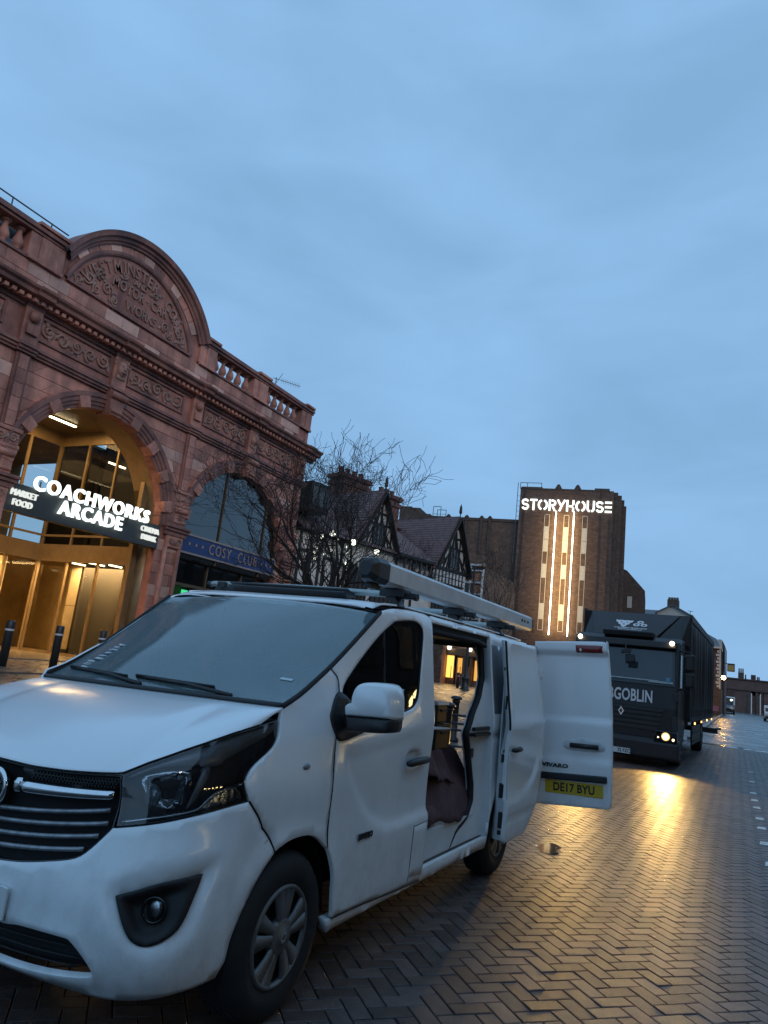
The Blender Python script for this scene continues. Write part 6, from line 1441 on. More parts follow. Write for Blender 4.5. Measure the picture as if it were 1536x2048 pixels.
for (x0, x1, y0, z0, z1, n, pr) in ((5.15, 7.15, 3.0, 7.0, 10.55, 4, .35), (7.25, 8.55, 2.0, 7.0, 9.95, 3, .32)):
    q = MB(); q.box(x0 + .08, x1 - .08, y0, y0 + 1.0, Zh(z0), Zh(z1)); q.box(x0, x1, y0 - .08, y0 + 1.08, Zh(z1) - .55, Zh(z1) - .35); q.box(x0 - .05, x1 + .05, y0 - .12, y0 + 1.12, Zh(z1) - .2, Zh(z1)); ch = q.build('chimney', M_chb, th)
    for k in range(n):
        x = x0 + (x1 - x0) * (k + .5) / n; q = MB(); q.lathe((x, y0 + .5, Zh(z1)), [(.13, 0), (.15, .05), (.12, .1), (.13, pr), (.16, pr + .04), (.10, pr + .05)], 8); q.build('chimney_pot', M_chb, ch)
E_globe = emis('globe_white', (.95, 1.0, .85), 2.2)
for i, (x, z, lab) in enumerate(((1.14, 6.45, 'white globe lamp behind the tree nearest the arcade'), (.55, 6.2, 'dimmer white globe lamp lower left behind the tree'), (2.4, 6.33, 'white globe lamp behind the right side of the tree trunk'), (3.93, 6.19, 'white globe lamp nearest the pipe carrier end cap'))):
    p = Vector((-16.2, 23.6, 0)) + Vector((.249, .969, 0)) * x + Vector((.969, -.249, 0)) * .9
    t = thing('globe_lamp', lab, 'lamp', (p.x, p.y, z)); q = MB(); q.sphere((p.x, p.y, z), .13 if i != 1 else .10, 10, 8); q.build('globe', E_globe, t, True)
    q = MB(); q.tube([(p.x, p.y, z - .1), (p.x - .4, p.y + .1, z - .5), (p.x - .85, p.y + .22, z - .5)], .025, 6); q.build('bracket', M_black, t)
    for j in range(4):
        q = MB(); q.sphere((p.x + rs.uniform(-.25, .25), p.y + rs.uniform(-.2, .2), z - .25 - .22 * j), .055, 8, 6); q.build('bulb', E_globe, t, True)
# ------------------------------------------------------------------ trees
M_bark = mat('bark', (.022, .018, .017), .85, var=.35, scale=12)
def make_tree(name, label, base, H, spread, seed, lean=(0, 0), depth=6, trunk_r=.12, fork=.3, twig_r=.004):
    t = thing(name, label, 'tree', base); rr = random.Random(seed); T_ = MB(); L_ = MB(); W_ = MB()
    b = np.array(base, float)
    def grow(p, d, L, r, lev):
        n = 4 if lev < 2 else 3; pts = [p]; rs_ = [r]; q = p.copy(); d = d.copy()
        for k in range(n):
            d = d + np.array([rr.gauss(0, .13), rr.gauss(0, .13), rr.gauss(.02, .09)]) * (1 + .3 * lev); d[2] += .035 * (lev > 1); d /= np.linalg.norm(d)
            q = q + d * L / n; pts.append(q.copy()); rs_.append(max(twig_r, r * (1 - .32 * (k + 1) / n)))
        tgt = T_ if lev == 0 else (L_ if lev < 4 else W_)
        tgt.tube(pts, rs_, 8 if lev == 0 else 6 if lev < 3 else 3, caps=lev < 2)
        if lev >= depth: return
        m = 5 if lev < 1 else 3 if lev < 4 else rr.choice((2, 3, 3))
        for k in range(m):
            i = rr.randint(1 if lev else 2, n) if k else n; a = rr.uniform(0, 2 * math.pi) + k * 2 * math.pi / m; th_ = rr.uniform(.35, .95) * (1.12 if lev == 0 else 1) * spread
            if k == 0: th_ *= .45
            u = np.cross(d, (0, 0, 1.0)); u = u / (np.linalg.norm(u) + 1e-9) if np.linalg.norm(u) > .05 else np.array((1.0, 0, 0)); v = np.cross(d, u)
            nd = d * math.cos(th_) + (u * math.cos(a) + v * math.sin(a)) * math.sin(th_); nd[2] = max(nd[2], -.18); nd /= np.linalg.norm(nd)
            grow(pts[i], nd, L * rr.uniform(.66, .90), rs_[i] * rr.uniform(.58, .78), lev + 1)
    d0 = np.array((lean[0], lean[1], 1.0)); d0 /= np.linalg.norm(d0)
    grow(b, d0, H * fork, trunk_r, 0)
    T_.build('trunk', M_bark, t, True); L_.build('limb', M_bark, t, True); W_.build('crown', M_bark, t, kind='stuff')
    return t
make_tree('bare_tree', 'bare winter tree in front of the right end of the arcade', (-10.0, 16.0, gz(-10)), 7.3, .84, 23, (-.05, 0), 7, .19, .27, .005)
make_tree('bare_tree', 'small bare tree before the theatre wall beside the lamp post', (-12.6, 40.0, .55), 7.6, .85, 5, (0, 0), 6, .13, .32, .008)
# ------------------------------------------------------------------ street furniture seen through and beyond the van
def lamp_post(x, y, z, h, label, lit=False):
    t = thing('lamp_post', label, 'lamp post', (x, y, z)); q = MB(); q.lathe((x, y, z), [(0, 0), (.26, 0), (.26, .12), (.20, .16), (.20, .62), (.23, .68), (.12, .74), (.085, .9), (.07, h * .6), (.055, h)], 12); q.build('post', M_black, t, True)
    q = MB(); q.tube([(x - .5, y, z + h - .2), (x + .5, y, z + h - .2)], .03, 6); q.build('crossbar', M_black, t)
    for s in (-1, 1): 
        q = MB(); q.lathe((x + s * .5, y, z + h - .18), [(0, 0), (.10, .02), (.14, .22), (.05, .32), (0, .34)], 8); q.build('lantern', M_frame, t, True)
lamp_post(-12.97, 36, .55, 6.6, 'tall black lamp post before the white framed pavilion')
GR_ = 'black ball topped posts of the guard rail'
def ball_post(x, y, lab):
    z = gz(x) * .0; t = thing('guard_post', lab, 'post', (x, y, 0), group=GR_)
    q = MB(); q.lathe((x, y, 0), [(0, 0), (.12, 0), (.12, .08), (.075, .12), (.075, .86), (.10, .88), (.10, .90), (.05, .915)], 12); q.build('post', M_black, t, True)
    q = MB(); q.lathe((x, y, .905), [(.05, 0), (.125, .03), (.13, .05), (.09, .09), (0, .105)], 12); q.build('cap', M_black, t, True)
PP = [(-4.62, 12.1, 'black ball topped guard post in the middle of the van doorway view'), (-4.15, 12.3, 'black ball topped guard post at the right edge of the doorway view'), (-5.75, 15.5, 'farther black guard post above the paler gap in the doorway view'), (-5.2, 15.9, 'farther black guard post high at the right of the doorway view'), (-5.15, 11.9, 'black guard post behind the green crates in the doorway view')]
for p in PP: ball_post(*p)
for (a, b, lab) in ((PP[4], PP[0], 'black tubular guard rail left of the middle post'), (PP[0], PP[1], 'black tubular guard rail right of the middle post')):
    t = thing('guard_rail', lab, 'railing', (a[0], a[1], .2)); 
    for z in (.28, .55, .66, .80): q = MB(); q.tube([(a[0], a[1], z), (b[0], b[1], z)], .02, 6); q.build('rail', M_black, t)
q_ = thing('planter', 'dark square planter behind the guard posts seen through the van', 'planter', (-6.0, 18.5, 0)); q = MB(); q.box(-6.25, -5.95, 18.3, 18.7, 0, .72); q.build('planter_box', M_black, q_, bevel=.02); q = MB(); q.box(-6.28, -5.92, 18.27, 18.73, .72, .78); q.build('planter_rim', M_black, q_, bevel=.01)
for (x, y, lab) in ((-14.3, 38.5, 'black bollard before the lit shopfront, left of the lamp post'), (-12.5, 36.8, 'black litter bin shaped bollard right of the lamp post')): bollard(x, y, .3, 1.15, lab, 'street_bollard', 'bollards before the lit shopfront')
# ------------------------------------------------------------------ black delivery truck (frame: x forward, y left, z up; origin under the cab front)
M_tblk = mat('truck_black', (.018, .016, .015), .42, var=.2, scale=3, spec=.4); M_tgrey = mat('truck_grey', (.036, .034, .035), .5, var=.15, scale=3, spec=.35)
M_curt = mat('truck_curtain', (.028, .027, .028), .38, var=.45, scale=2.5, bump=.3, bscale=8)
G_tws = glass('truck_glass', (.25, .28, .30), .02, .10, (.30, .36, .40), 1.7)
trk = thing('delivery_truck', 'black curtain sided brewery truck facing the camera with headlights on', 'truck', (-2.43, 17.0, 0), R(-91.2))
cabp = [(-.02, .30), (.0, .62), (.0, 1.25), (-.06, 1.72), (-.26, 2.52), (-.36, 2.70), (-.60, 2.80), (-1.55, 2.82), (-1.6, .95), (-1.55, .62), (-.5, .42)]
q = MB(); q.extrude([(a, -1.16, b) for a, b in cabp], (0, 2.32, 0)); cab = q.build('cab', M_tblk, trk, bevel=.05)
q = MB(); q.add([(-.052, -1.04, 1.78), (-.052, 1.04, 1.78), (-.245, 1.0, 2.50), (-.245, -1.0, 2.50)], [(0, 1, 2, 3)]); tws = q.build('windscreen', G_tws, cab)
V = tws.data.vertices
for v in V: v.co.x += .024
q = MB(); q.add([(-.035, -1.09, 1.73), (-.035, 1.09, 1.73), (-.245, 1.05, 2.56), (-.245, -1.05, 2.56)], [(0, 1, 2, 3)]); fr2 = q.build('windscreen_border', M_gloss, cab)
for v in fr2.data.vertices: v.co.x += .004
q = MB(); q.obox((-.012, .80, 1.80), (.004, 0, 0), (0, .25, 0), (0, 0, .02)); q.obox((-.012, .25, 1.82), (.004, 0, 0), (0, .5, 0), (0, 0, .012)); q.build('wiper', M_steel, cab)
q = MB(); q.obox((-.002, .95, 1.86), (.003, 0, 0), (0, .045, 0), (0, 0, .05)); q.build('windscreen_sticker', mat('blue_sticker', (.10, .30, .45), .5), cab)
q = MB(); q.obox((-.22, 0, 2.62), (.10, 0, 0), (0, 1.08, 0), (-.02, 0, .075)); q.build('sun_visor', M_tgrey, cab, bevel=.02)
q = MB(); q.obox((-.55, .02, 2.83), (.25, 0, 0), (0, .55, 0), (0, 0, .05)); q.build('roof_hatch', M_dark, cab)
# roof air deflector: sloped trapezoid with dark side cheeks
df = MB(); fa = [(-.62, -.80, 2.80), (-.62, .60, 2.80), (-1.50, 1.03, 3.42), (-1.50, -1.06, 3.42)]; bk_ = [(-1.58, a[1], a[2]) for a in fa]
df.add(fa + bk_, [(0, 1, 2, 3), (4, 7, 6, 5), (0, 4, 5, 1), (1, 5, 6, 2), (2, 6, 7, 3), (3, 7, 4, 0)]); defl = df.build('air_deflector', M_tgrey, trk, bevel=.03)
for sg in (1, -1): q = MB(); q.add([(-.66, sg * .66, 2.80), (-1.52, sg * 1.04, 3.40), (-1.58, sg * 1.24, 3.42), (-1.58, sg * 1.24, 2.70), (-.9, sg * 1.10, 2.74)], [(0, 1, 2, 3, 4)]); q.build('deflector_cheek', M_tblk, trk)
nx = np.array((.62, 0, .88)); nx = nx / np.linalg.norm(nx); upd = np.array((-.88, 0, .62)); upd = upd / np.linalg.norm(upd)
M_logo = mat('logo_white', (.72, .72, .72), .5)
c_ = np.array((-1.06, -.02, 3.11)) + nx * .004
q = MB()
def logo(poly): q.extrude([c_ + np.array((0, 1, 0)) * a + upd * b for a, b in poly], nx * .006)
for (a, b) in ((-.30, .10), (-.17, .10), (-.04, .10), (-.24, .0), (-.10, .0), (-.17, -.10)): logo([(a - .075, b + .05), (a, b + .035), (a + .075, b + .05), (a + .055, b - .035), (a, b - .075), (a - .055, b - .035)])
for (a, b) in ((.20, .09), (.12, -.04), (.29, -.04)):
    for k in range(10):
        a0, a1 = k * .628, (k + 1) * .628; logo([(a + .078 * math.cos(a0), b + .066 * math.sin(a0)), (a + .078 * math.cos(a1), b + .066 * math.sin(a1)), (a + .035 * math.cos(a1), b + .03 * math.sin(a1)), (a + .035 * math.cos(a0), b + .03 * math.sin(a0))])
q.build('brewery_logo', M_logo, defl)
put_text('brewery_lettering', "CARLSBERG MARSTON'S", .072, c_ + upd * -.20, (0, 1, 0), upd, M_logo, defl, .003, .001, .95); put_text('brewery_lettering', 'BREWING COMPANY', .060, c_ + upd * -.27, (0, 1, 0), upd, M_logo, defl, .003, .001, .95)
put_text('truck_name', 'HOBGOBLIN', .36, (.008, -.0, 1.45), (0, 1, 0), (-.05, 0, 1), M_logo, cab, .004, .008, .62, 1.02)
q = MB()
for k, z in enumerate((.80, .90, 1.00, 1.10, 1.19)): q.obox((.012, 0, z), (.012, 0, 0), (0, .88 - .03 * (4 - k), 0), (0, 0, .030))
q.build('grille_slat', M_tgrey, cab, bevel=.008)
q = MB(); P = [(0, .10), (.062, 0), (0, -.10), (-.062, 0)]; Pi = [(0, .058), (.034, 0), (0, -.058), (-.034, 0)]
for k in range(4):
    j = (k + 1) % 4; q.extrude([(.026, a, 1.10 + b) for a, b in (P[k], P[j], Pi[j], Pi[k])], (.012, 0, 0))
q.build('diamond_badge', M_chrome, cab)
bp_ = MB(); bp_.extrude([(a, -1.20, b) for a, b in ((-.05, .16), (.05, .20), (.075, .50), (.03, .60), (-.4, .62), (-.4, .2))], (0, 2.40, 0)); bmp = bp_.build('bumper', M_tgrey, trk, bevel=.04)
q = MB(); q.obox((.082, -.03, .27), (.004, 0, 0), (0, .26, 0), (0, 0, .056)); npl = q.build('number_plate', M_wht, bmp); put_text('plate_text', '72 FZC', .098, (.0865, .23, .268), (0, 1, 0), (0, 0, 1), M_ink, npl, .0006, .003, .86, 1.02, 'RIGHT')
E_hl = emis('headlight_glow', (1.0, .80, .40), 60.0); E_lens = emis('lens_glow', (1.0, .62, .20), 1.6); E_hl2 = emis('sidelight_glow', (1.0, .75, .34), 14.0); E_amb = emis('amber_glow', (1.0, .55, .18), 4.0); E_mk = emis('marker_white', (1.0, .82, .5), 12.0)
for sg in (1, -1):
    q = MB(); q.obox((.03, sg * .93, .665), (.04, 0, 0), (0, .235, 0), (0, 0, .125)); hu = q.build('headlight', M_gloss, trk, bevel=.02)
    q = MB(); q.obox((.0735, sg * .93, .665), (.002, 0, 0), (0, .215, 0), (0, 0, .105)); q.build('headlight_lens', G_lens, hu)
    q = MB(); q.sphere((.066, sg * .94, .675), .058, 12, 8, (.3, 1, 1)); q.build('main_beam', E_hl, hu, True)
    for (y, z, r_) in ((.79, .645, .020), (1.09, .625, .026)):
        q = MB(); q.sphere((.066, sg * y, z), r_, 8, 6, (.3, 1, 1)); q.build('side_lamp', E_hl2, hu, True)
    q = MB(); q.lathe((.05, sg * .94, .675), [(.045, .012), (.09, .02)], 16, 'x'); q.build('lamp_reflector', M_refl, hu, True); q = MB(); q.lathe((.0745, sg * .94, .675), [(.0, .0), (.085, .0)], 20, 'x'); q.build('lens_glow', E_lens, hu)
    d = bpy.data.lights.new('headlamp_beam', 'SPOT'); d.energy = 430; d.spot_size = R(86); d.spot_blend = .8; d.shadow_soft_size = .06; d.color = (1.0, .60, .17)
    o = bpy.data.objects.new('headlamp_beam', d); COL.objects.link(o); o.parent = hu; o.location = (.12, sg * .94, .675); o.rotation_euler = (0, R(-90 + 9), 0)
    dv = Vector((1, 0, -.13)).normalized(); o.rotation_mode = 'QUATERNION'; o.rotation_quaternion = dv.to_track_quat('-Z', 'Y')
    q = MB(); q.sphere((-.10, sg * 1.0, 2.66), .05, 8, 6); q.build('marker_lamp', E_mk, cab, True)
    # mirrors
    y = sg * 1.36
    for z0, z1 in ((2.10, 2.46), (1.74, 2.06)): q = MB(); q.box(-.34, -.18, y - .10, y + .10, z0, z1); q.build('side_mirror', M_tblk, cab, bevel=.04)
    q = MB(); q.tube([(-.3, sg * 1.10, 2.50), (-.26, sg * 1.2, 2.52), (-.26, y, 2.50), (-.26, y, 1.72), (-.28, sg * 1.14, 1.68)], .022, 6); q.build('mirror_arm', M_black, cab)
    q = MB(); q.box(-1.2, -.35, sg * 1.165 - .004, sg * 1.165 + .004, 1.72, 2.44); q.build('side_window', M_gloss, cab)
    q = MB(); q.box(-1.25, -.30, sg * 1.17 - .01, sg * 1.17 + .01, .55, .62); q.box(-1.2, -.5, sg * 1.17 - .012, sg * 1.17 + .012, .30, .36); q.build('cab_step', M_tgrey, cab)
    q = MB(); q.obox((-.06, sg * 1.12, 1.50), (.06, 0, 0), (0, .05, 0), (0, 0, .10)); q.build('corner_vane', M_tgrey, cab, bevel=.015); q = MB(); q.obox((.01, sg * 1.10, .95), (.02, 0, 0), (0, .06, 0), (0, 0, .16)); q.build('corner_panel', M_tgrey, cab, bevel=.015)
q = MB(); q.tube([(-.10, .02, 2.56), (.12, .06, 2.52), (.16, .08, 2.40)], .018, 6); q.obox((.16, .08, 2.40), (.05, 0, 0), (0, .10, .02), (0, 0, .045)); q.obox((.10, .16, 2.26), (.03, 0, 0), (0, .10, 0), (0, 0, .075)); q.build('kerb_mirror', M_black, cab, bevel=.015)
# box body with soft curtain sides
BL = 10.4
q = MB(); q.box(-BL, -1.68, -1.24, 1.24, 1.0, 3.44); bx = q.build('load_body', M_tblk, trk)
for sg in (1, -1):
    V = []; n = 150; m = 10
    for i in range(n):
        l = -1.72 - (BL - 1.78) * i / (n - 1); rp_ = .016 * math.sin(i * .9) + .010 * math.sin(i * 2.13 + 1) + .006 * math.sin(i * 3.7)
        for j in range(m): z = 1.05 + 2.27 * j / (m - 1); V.append((l, sg * (1.252 + rp_ * (.35 + .65 * math.sin(math.pi * j / (m - 1)))), z))
    Fc = [(i * m + j, (i + 1) * m + j, (i + 1) * m + j + 1, i * m + j + 1) for i in range(n - 1) for j in range(m - 1)]
    mesh_obj('curtain', V, Fc, M_curt, bx, True)
    q = MB(); q.box(-BL, -1.66, sg * 1.25 - .03, sg * 1.25 + .03, 3.32, 3.48); q.box(-BL, -1.66, sg * 1.25 - .025, sg * 1.25 + .025, .98, 1.07); q.box(-1.76, -1.66, sg * 1.25 - .02, sg * 1.25 + .02, 1.0, 3.4); q.build('side_rail', M_tgrey, bx)
    for k in range(14): l = -2.1 - k * .6; q = MB(); q.box(l - .02, l + .02, sg * 1.275 - .006, sg * 1.275 + .006, .92, 1.25); q.build('curtain_strap', M_tgrey, bx)
    for l in (-3.0, -5.2, -7.4, -9.6): q = MB(); q.box(l - .05, l + .05, sg * 1.26, sg * 1.285, .90, .95); q.build('side_marker', E_amb, bx)
    q = MB(); q.box(-5.6, -3.0, sg * 1.20 - .015, sg * 1.20 + .015, .40, .85); q.build('side_guard', M_tblk, trk); q = MB(); q.box(-5.6, -3.0, sg * 1.22 - .01, sg * 1.22 + .01, .66, .72); q.box(-5.6, -3.0, sg * 1.22 - .01, sg * 1.22 + .01, .46, .52); q.build('guard_rail_strip', M_tgrey, trk)
    for l in (-1.25, -7.6):
        q = MB(); q.lathe((l, sg * 1.12, .48), [(.0, -sg * .02), (.27, -sg * .03), (.30, 0), (.44, .0), (.48, -sg * .04), (.48, -sg * .28), (.2, -sg * .28)], 24, 'y'); wl = q.build('wheel', M_rubber, trk, True)
        q = MB(); q.lathe((l, sg * 1.12, .48), [(0, .03 * sg), (.10, .03 * sg), (.12, -.01 * sg), (.28, -.015 * sg)], 20, 'y'); q.build('wheel_hub', M_silver, wl, True)
q = MB(); q.box(-BL, -.4, -.5, .5, .55, 1.0); q.build('chassis', M_dark, trk); q = MB(); q.box(-BL - .02, -BL + .1, -1.2, 1.42, .45, .62); q.tube([(-BL, 1.25, .58), (-BL, 1.52, .62)], .03, 6); q.build('rear_underrun', M_black, trk)
# ------------------------------------------------------------------ the far end of the street
M_dkst = mat('dark_street_brick', (.095, .060, .052), .8, var=.3, scale=1.5); brickify(M_dkst, .8); M_cream = mat('cream_render', (.46, .43, .38), .7, var=.1); M_quoin = mat('quoin_stone', (.50, .48, .45), .7)
gb = thing('cream_gable_house', 'house with pale cream gable and chimney row beyond the truck', 'house', (-8, 96, 0)); k = 96 / 75.
gx = lambda x: x * k; gzz = lambda z: 1.565 + (z - 1.565) * k
q = MB(); q.extrude([(gx(-7.75), 96, 0), (gx(-4.6), 96, 0), (gx(-4.6), 96, gzz(9.25)), (gx(-6.32), 96, gzz(10.12)), (gx(-7.75), 96, gzz(9.35))], (0, 12, 0)); q.build('wall', M_cream, gb)
q = MB(); q.extrude([(gx(-7.9), 95.7, gzz(9.3)), (gx(-6.32), 95.7, gzz(10.18)), (gx(-4.5), 95.7, gzz(9.2)), (gx(-4.5), 95.7, gzz(9.08)), (gx(-6.32), 95.7, gzz(10.06)), (gx(-7.9), 95.7, gzz(9.18))], (0, 12, 0)); q.build('roof', M_slate, gb)
q = MB(); q.box(gx(-6.95), gx(-5.9), 98, 99.5, gzz(9.6), gzz(10.85)); ch = q.build('chimney', M_brick_d, gb)
for j in range(4): q = MB(); q.lathe((gx(-6.8 + j * .25), 98.7, gzz(10.85)), [(.16, 0), (.14, .35)], 6); q.build('chimney_pot', M_brick_d, ch)
q = MB(); q.tube([(gx(-4.75), 97, gzz(9.2)), (gx(-4.75), 97, gzz(9.75))], .03, 4); q.tube([(gx(-5.0), 97, gzz(9.72)), (gx(-4.5), 97, gzz(9.68))], .03, 4); q.build('aerial', M_rail, gb)
lr = thing('slate_roof_range', 'low slate roofed range between the theatre and the cream gable', 'building', (-12, 100, 0)); q = MB(); q.box(-14, gx(-7.6), 100, 108, 0, 11.0); q.build('wall', M_dkst, lr); q = MB(); q.extrude([(-14, 99.8, 11.0), (gx(-7.5), 99.8, 11.0), (gx(-7.5), 103, 12.4), (-14, 103, 12.4)], (0, .1, .1)); q.build('roof', M_slate, lr)
kc = 84 / 62.; cx_ = lambda x: x * kc; cz_ = lambda z: 1.565 + (z - 1.565) * kc
cb_ = thing('corner_building', 'brick corner building with white quoins and slate roof behind the truck', 'building', (-4, 84, 0))
q = MB(); q.box(-7.5, cx_(-1.68), 84, 96, cz_(2.35), cz_(5.47)); q.build('wall', M_dkst, cb_); q = MB(); q.box(-7.5, cx_(-1.6), 83.9, 96, 0, cz_(2.4)); q.build('shop_front', M_brick_d, cb_)
q = MB(); q.box(-7.5, cx_(-1.60), 83.7, 96, cz_(5.45), cz_(5.60)); q.build('eaves', M_quoin, cb_)
for j in range(11): z = cz_(2.5) + j * (cz_(5.40) - cz_(2.5)) / 11; q = MB(); q.box(cx_(-1.98 if j % 2 else -1.90), cx_(-1.672), 83.94, 84.4, z, z + .24); q.build('quoin', M_quoin, cb_)
q = MB(); q.box(cx_(-1.74), cx_(-1.64), 83.9, 84.1, cz_(2.4), cz_(5.5)); q.build('downpipe', M_quoin, cb_)
q = MB(); q.extrude([(-7.5, 84, cz_(5.6)), (cx_(-1.72), 84, cz_(5.6)), (cx_(-2.0), 86, cz_(6.3)), (cx_(-3.0), 88, cz_(6.9)), (-7.5, 88, cz_(7.0))], (0, 6, 0)); q.build('roof', M_slate, cb_)
q = MB(); q.box(cx_(-1.92), cx_(-1.60), 85.5, 86.5, cz_(5.6), cz_(6.25)); q.build('chimney', M_quoin, cb_)
nb_ = thing('narrow_brick_house', 'narrow dark brick house right of the white quoins', 'house', (-1.9, 90, 0)); q = MB(); q.extrude([(-3, 90, 0), (-1.98, 90, 0), (-1.98, 90, 7.6), (-2.2, 90, 8.1), (-3, 90, 8.1)], (0, 10, 0)); q.build('wall', M_dkst, nb_); q = MB(); q.box(-2.05, -1.93, 89.9, 91.5, 4.5, 7.2); q.build('window', M_pane, nb_)
ps = thing('pub_sign', 'hanging gold lettered pub sign above the far street lamp', 'sign', (-1.3, 88, 4.6)); ks = 88 / 66.
q = MB(); q.box(-1.26 * ks, -.70 * ks, 87.95, 88.05, cz_(3.88), cz_(4.48)); q.build('sign_frame', M_black, ps); q = MB(); q.box(-1.20 * ks, -.76 * ks, 87.93, 87.95, cz_(3.94), cz_(4.40)); q.build('sign_panel', mat('old_gold', (.42, .30, .10), .5, var=.5, scale=6), ps); q = MB(); q.tube([(-2.0, 88, cz_(4.5)), (-.7 * ks, 88, cz_(4.5))], .04, 5); q.build('bracket', M_black, ps)
sl = thing('street_lamp', 'lit amber street lamp on the corner building', 'street lamp', (-1.39 * 80 / 60, 80, 3.77)); lp = Vector((-1.39 * 80 / 60, 80, 3.77))
q = MB(); q.sphere(lp, .19, 10, 8); q.build('lamp_glow', emis('lamp_amber', (1.0, .55, .12), 90), sl, True); q = MB(); q.tube([lp + Vector((-.1, 3.9, .3)), lp + Vector((0, 1, .5)), lp + Vector((0, .1, .15))], .04, 6); q.build('lamp_arm', M_black, sl)
d = bpy.data.lights.new('lamp_light', 'POINT'); d.energy = 90; d.color = (1.0, .52, .14); d.shadow_soft_size = .15; o = bpy.data.objects.new('lamp_light', d); COL.objects.link(o); o.parent = sl; o.location = (0, -.35, -.1)
gt = thing('gateway_bridge', 'dark stone gateway bridge closing the far end of the street', 'bridge', (1, 135, 0)); kb_ = 135 / 110.; bx_ = lambda x: x * kb_; bz_ = lambda z: 1.565 + (z - 1.565) * kb_
M_sand = mat('dark_sandstone', (.115, .072, .062), .8, var=.3, scale=1)
q = MB(); q.box(bx_(-2.8), 9, 135, 140, bz_(3.3), bz_(4.55)); q.build('deck', M_sand, gt)
q = MB(); q.box(bx_(-2.9), 9, 134.8, 140.2, bz_(4.55), bz_(4.72)); q.box(bx_(-2.9), 9, 134.8, 140.2, bz_(3.15), bz_(3.32)); q.build('cornice', M_dkst, gt)
for a, b in ((-3.6, -2.15), (-1.25, .75), (1.35, 1.7), (2.3, 9)): q = MB(); q.box(bx_(a), bx_(b), 135, 140, -.3, bz_(3.3)); q.build('pier', M_sand, gt)
for a in (.85, 1.9): q = MB(); q.tube([(bx_(a), 134.5, 0), (bx_(a), 134.5, bz_(2.9))], .09, 6); q.build('white_post', M_wht, gt)
q = MB(); q.box(-4, 9, 150, 150.5, 0, 4.4); q.build('back_wall', M_dkst, gt)
for i, (a, b, z0, z1, n) in enumerate(((-.90, -.06, 4.6, 6.2, 3), (.05, .30, 4.6, 5.3, 1), (.95, 1.6, 4.6, 5.35, 5), (1.75, 2.2, 4.6, 5.1, 2))):
    t = thing('chimney_stack', ('tall chimney stack with three pots', 'single short chimney', 'low row of five chimney pots', 'pair of chimney pots')[i] + ' above the far gateway bridge', 'chimney', (a, 150, 0)); kk = 150 / 130.
    q = MB(); q.box(a * kk, b * kk, 150, 151, 3, 1.565 + (z1 - 1.565) * kk); q.build('stack', M_brick_d, t)
    for j in range(n): q = MB(); x = (a + (b - a) * (j + .5) / n) * kk; q.lathe((x, 150.5, 1.565 + (z1 - 1.565) * kk), [(.13, 0), (.10, .8)], 6); q.build('chimney_pot', M_brick_d, t)
def far_car(name, label, cat, x, y, w, h, l, m, van_=True):
    t = thing(name, label, cat, (x, y, 0)); q = MB()
    pr = [(0, .25), (0, .75), (.35, .95), (.85, h * .95), (1.3, h), (l, h * .98), (l, .25)] if van_ else [(0, .25), (0, .70), (1.0, .85), (1.6, h), (l - 1.0, h), (l - .3, .9), (l, .85), (l, .25)]
    q.extrude([(x - w / 2, y + a, b) for a, b in pr], (w, 0, 0)); q.build('body', m, t, bevel=.05)
    i = 2 if van_ else 2; a, b = pr[i], pr[i + 1]; q = MB(); q.add([(x - w * .42, y + a[0] - .02, a[1] + .03), (x + w * .42, y + a[0] - .02, a[1] + .03), (x + w * .4, y + b[0] - .02, b[1] - .04), (x - w * .4, y + b[0] - .02, b[1] - .04)], [(0, 1, 2, 3)]); q.build('windscreen', M_gloss, t)
    for sx_ in (-1, 1):
        q = MB(); q.box(x + sx_ * w * .36 - .14, x + sx_ * w * .36 + .14, y - .02, y + .03, .62, .74); q.build('headlight', M_refl, t)
        for yy in (.8, l - .8): q = MB(); q.lathe((x + sx_ * (w / 2 - .1), y + yy, .32), [(0, .11 * sx_), (.3, .11 * sx_), (.32, .0), (.3, -.1 * sx_)], 14, 'x'); q.build('wheel', M_rubber, t)
    q = MB(); q.box(x - w * .45, x + w * .45, y - .03, y + .02, .25, .5); q.build('bumper', M_black, t)
    return t
far_car('grey_van', 'light grey van parked by the far gateway', 'van', -2.0, 108, .86 * 2, 2.15, 4.6, mat('van_grey', (.42, .45, .48), .4))
far_car('dark_car', 'dark car parked just in front of the far grey van', 'car', -1.95, 101, 1.75, 1.1, 4.0, M_tblk, False)
far_car('white_van', 'small white van at the right edge of the street', 'van', 2.45, 84, 1.25, 1.55, 3.6, mat('van_white', (.62, .64, .62), .4))
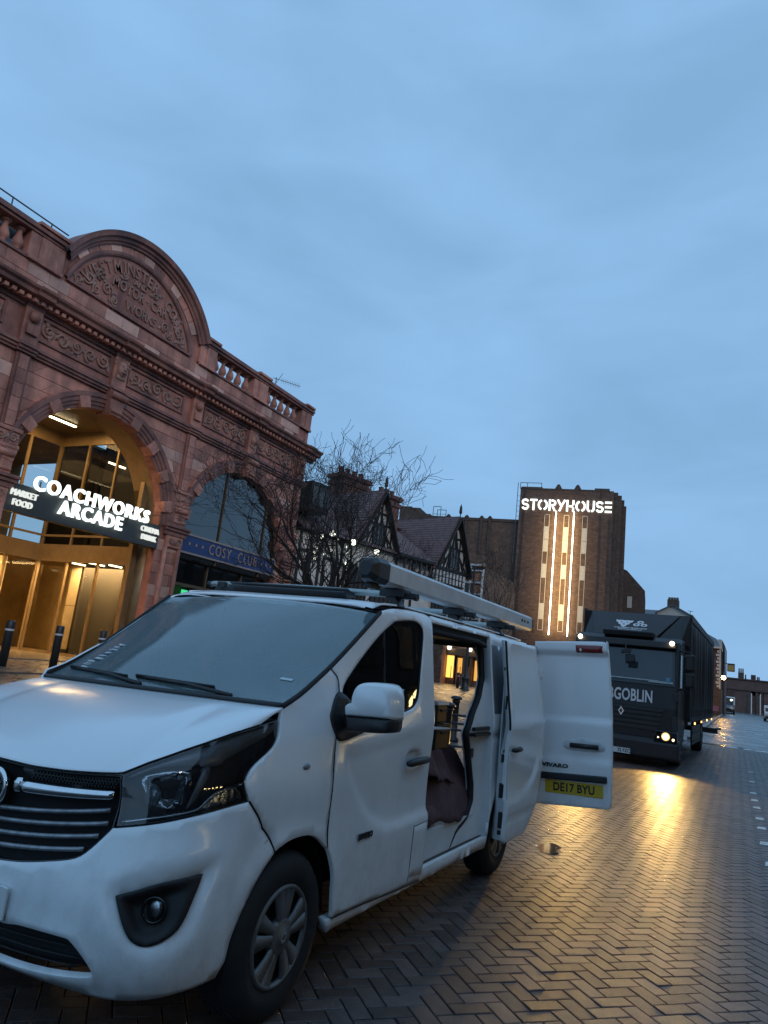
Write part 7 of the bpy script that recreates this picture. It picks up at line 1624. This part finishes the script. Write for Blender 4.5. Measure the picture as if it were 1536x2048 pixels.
pk = thing('pink_board', 'pink estate board leaning by the corner shop', 'sign board', (-2.4, 76, 0)); q = MB(); q.box(-2.62, -2.15, 75.9, 75.95, .5, .98); q.build('board', mat('pink_board', (.55, .16, .20), .6, var=.3, scale=4), pk); q = MB(); q.box(-2.6, -2.55, 75.92, 75.97, 0, .5); q.box(-2.22, -2.17, 75.92, 75.97, 0, .5); q.build('leg', M_black, pk)
wl_ = thing('corner_lamp', 'small lit white lamp beside the far grey van', 'lamp', (-1.4 * 1.1, 104, 2)); q = MB(); q.sphere((-1.47, 104, 1.72), .10, 8, 6); q.build('bulb', E_mk, wl_, True); q = MB(); q.tube([(-1.47, 104, 1.7), (-1.47, 104, 0)], .03, 5); q.build('post', M_black, wl_)
# ------------------------------------------------------------------ terrace on the other side of the street (out of frame, seen in reflections)
tr = thing('opposite_terrace', 'dark brick terrace of shops across the street mirrored in the glass', 'terrace', (10, 10, 0)); M_opp = mat('terrace_brick', (.10, .07, .06), .8, var=.3, scale=2)
for k, (y0, y1, h) in enumerate(((-22, -10, 9.0), (-10, -1, 8.0), (-1, 8, 9.5), (8, 17, 8.2), (17, 27, 9.2), (27, 40, 7.6), (40, 60, 9), (60, 90, 8))):
    q = MB(); h += (1.2 if k < 5 else -1.2); q.extrude([(9.5, y0 + .02, 0), (9.5, y0 + .02, h), (13, y0 + .02, h + 1.8), (16, y0 + .02, h), (16, y0 + .02, 0)], (0, y1 - y0 - .04, 0)); q.build('wall', M_opp, tr)
    for z in (4.0, 6.6):
        y = y0 + 1.2
        while y < y1 - 1.2: q = MB(); q.box(9.44, 9.52, y, y + 1.0, z, z + 1.6); q.build('window', M_pane, tr); y += 2.4
    q = MB(); q.box(9.38, 9.52, y0 + .5, y1 - .5, .5, 2.8); q.build('shop_window', M_pane, tr); q = MB(); q.box(9.3, 9.52, y0 + .4, y1 - .4, 2.85, 3.4); q.build('shop_fascia', M_tim, tr)
    if k in (2, 3, 4):
        for j in range(5): y = y0 + 1 + j * .9; q = MB(); q.box(9.27, 9.30, y, y + .5, 3.0, 3.2); q.build('fascia_light', E_hl2, tr)
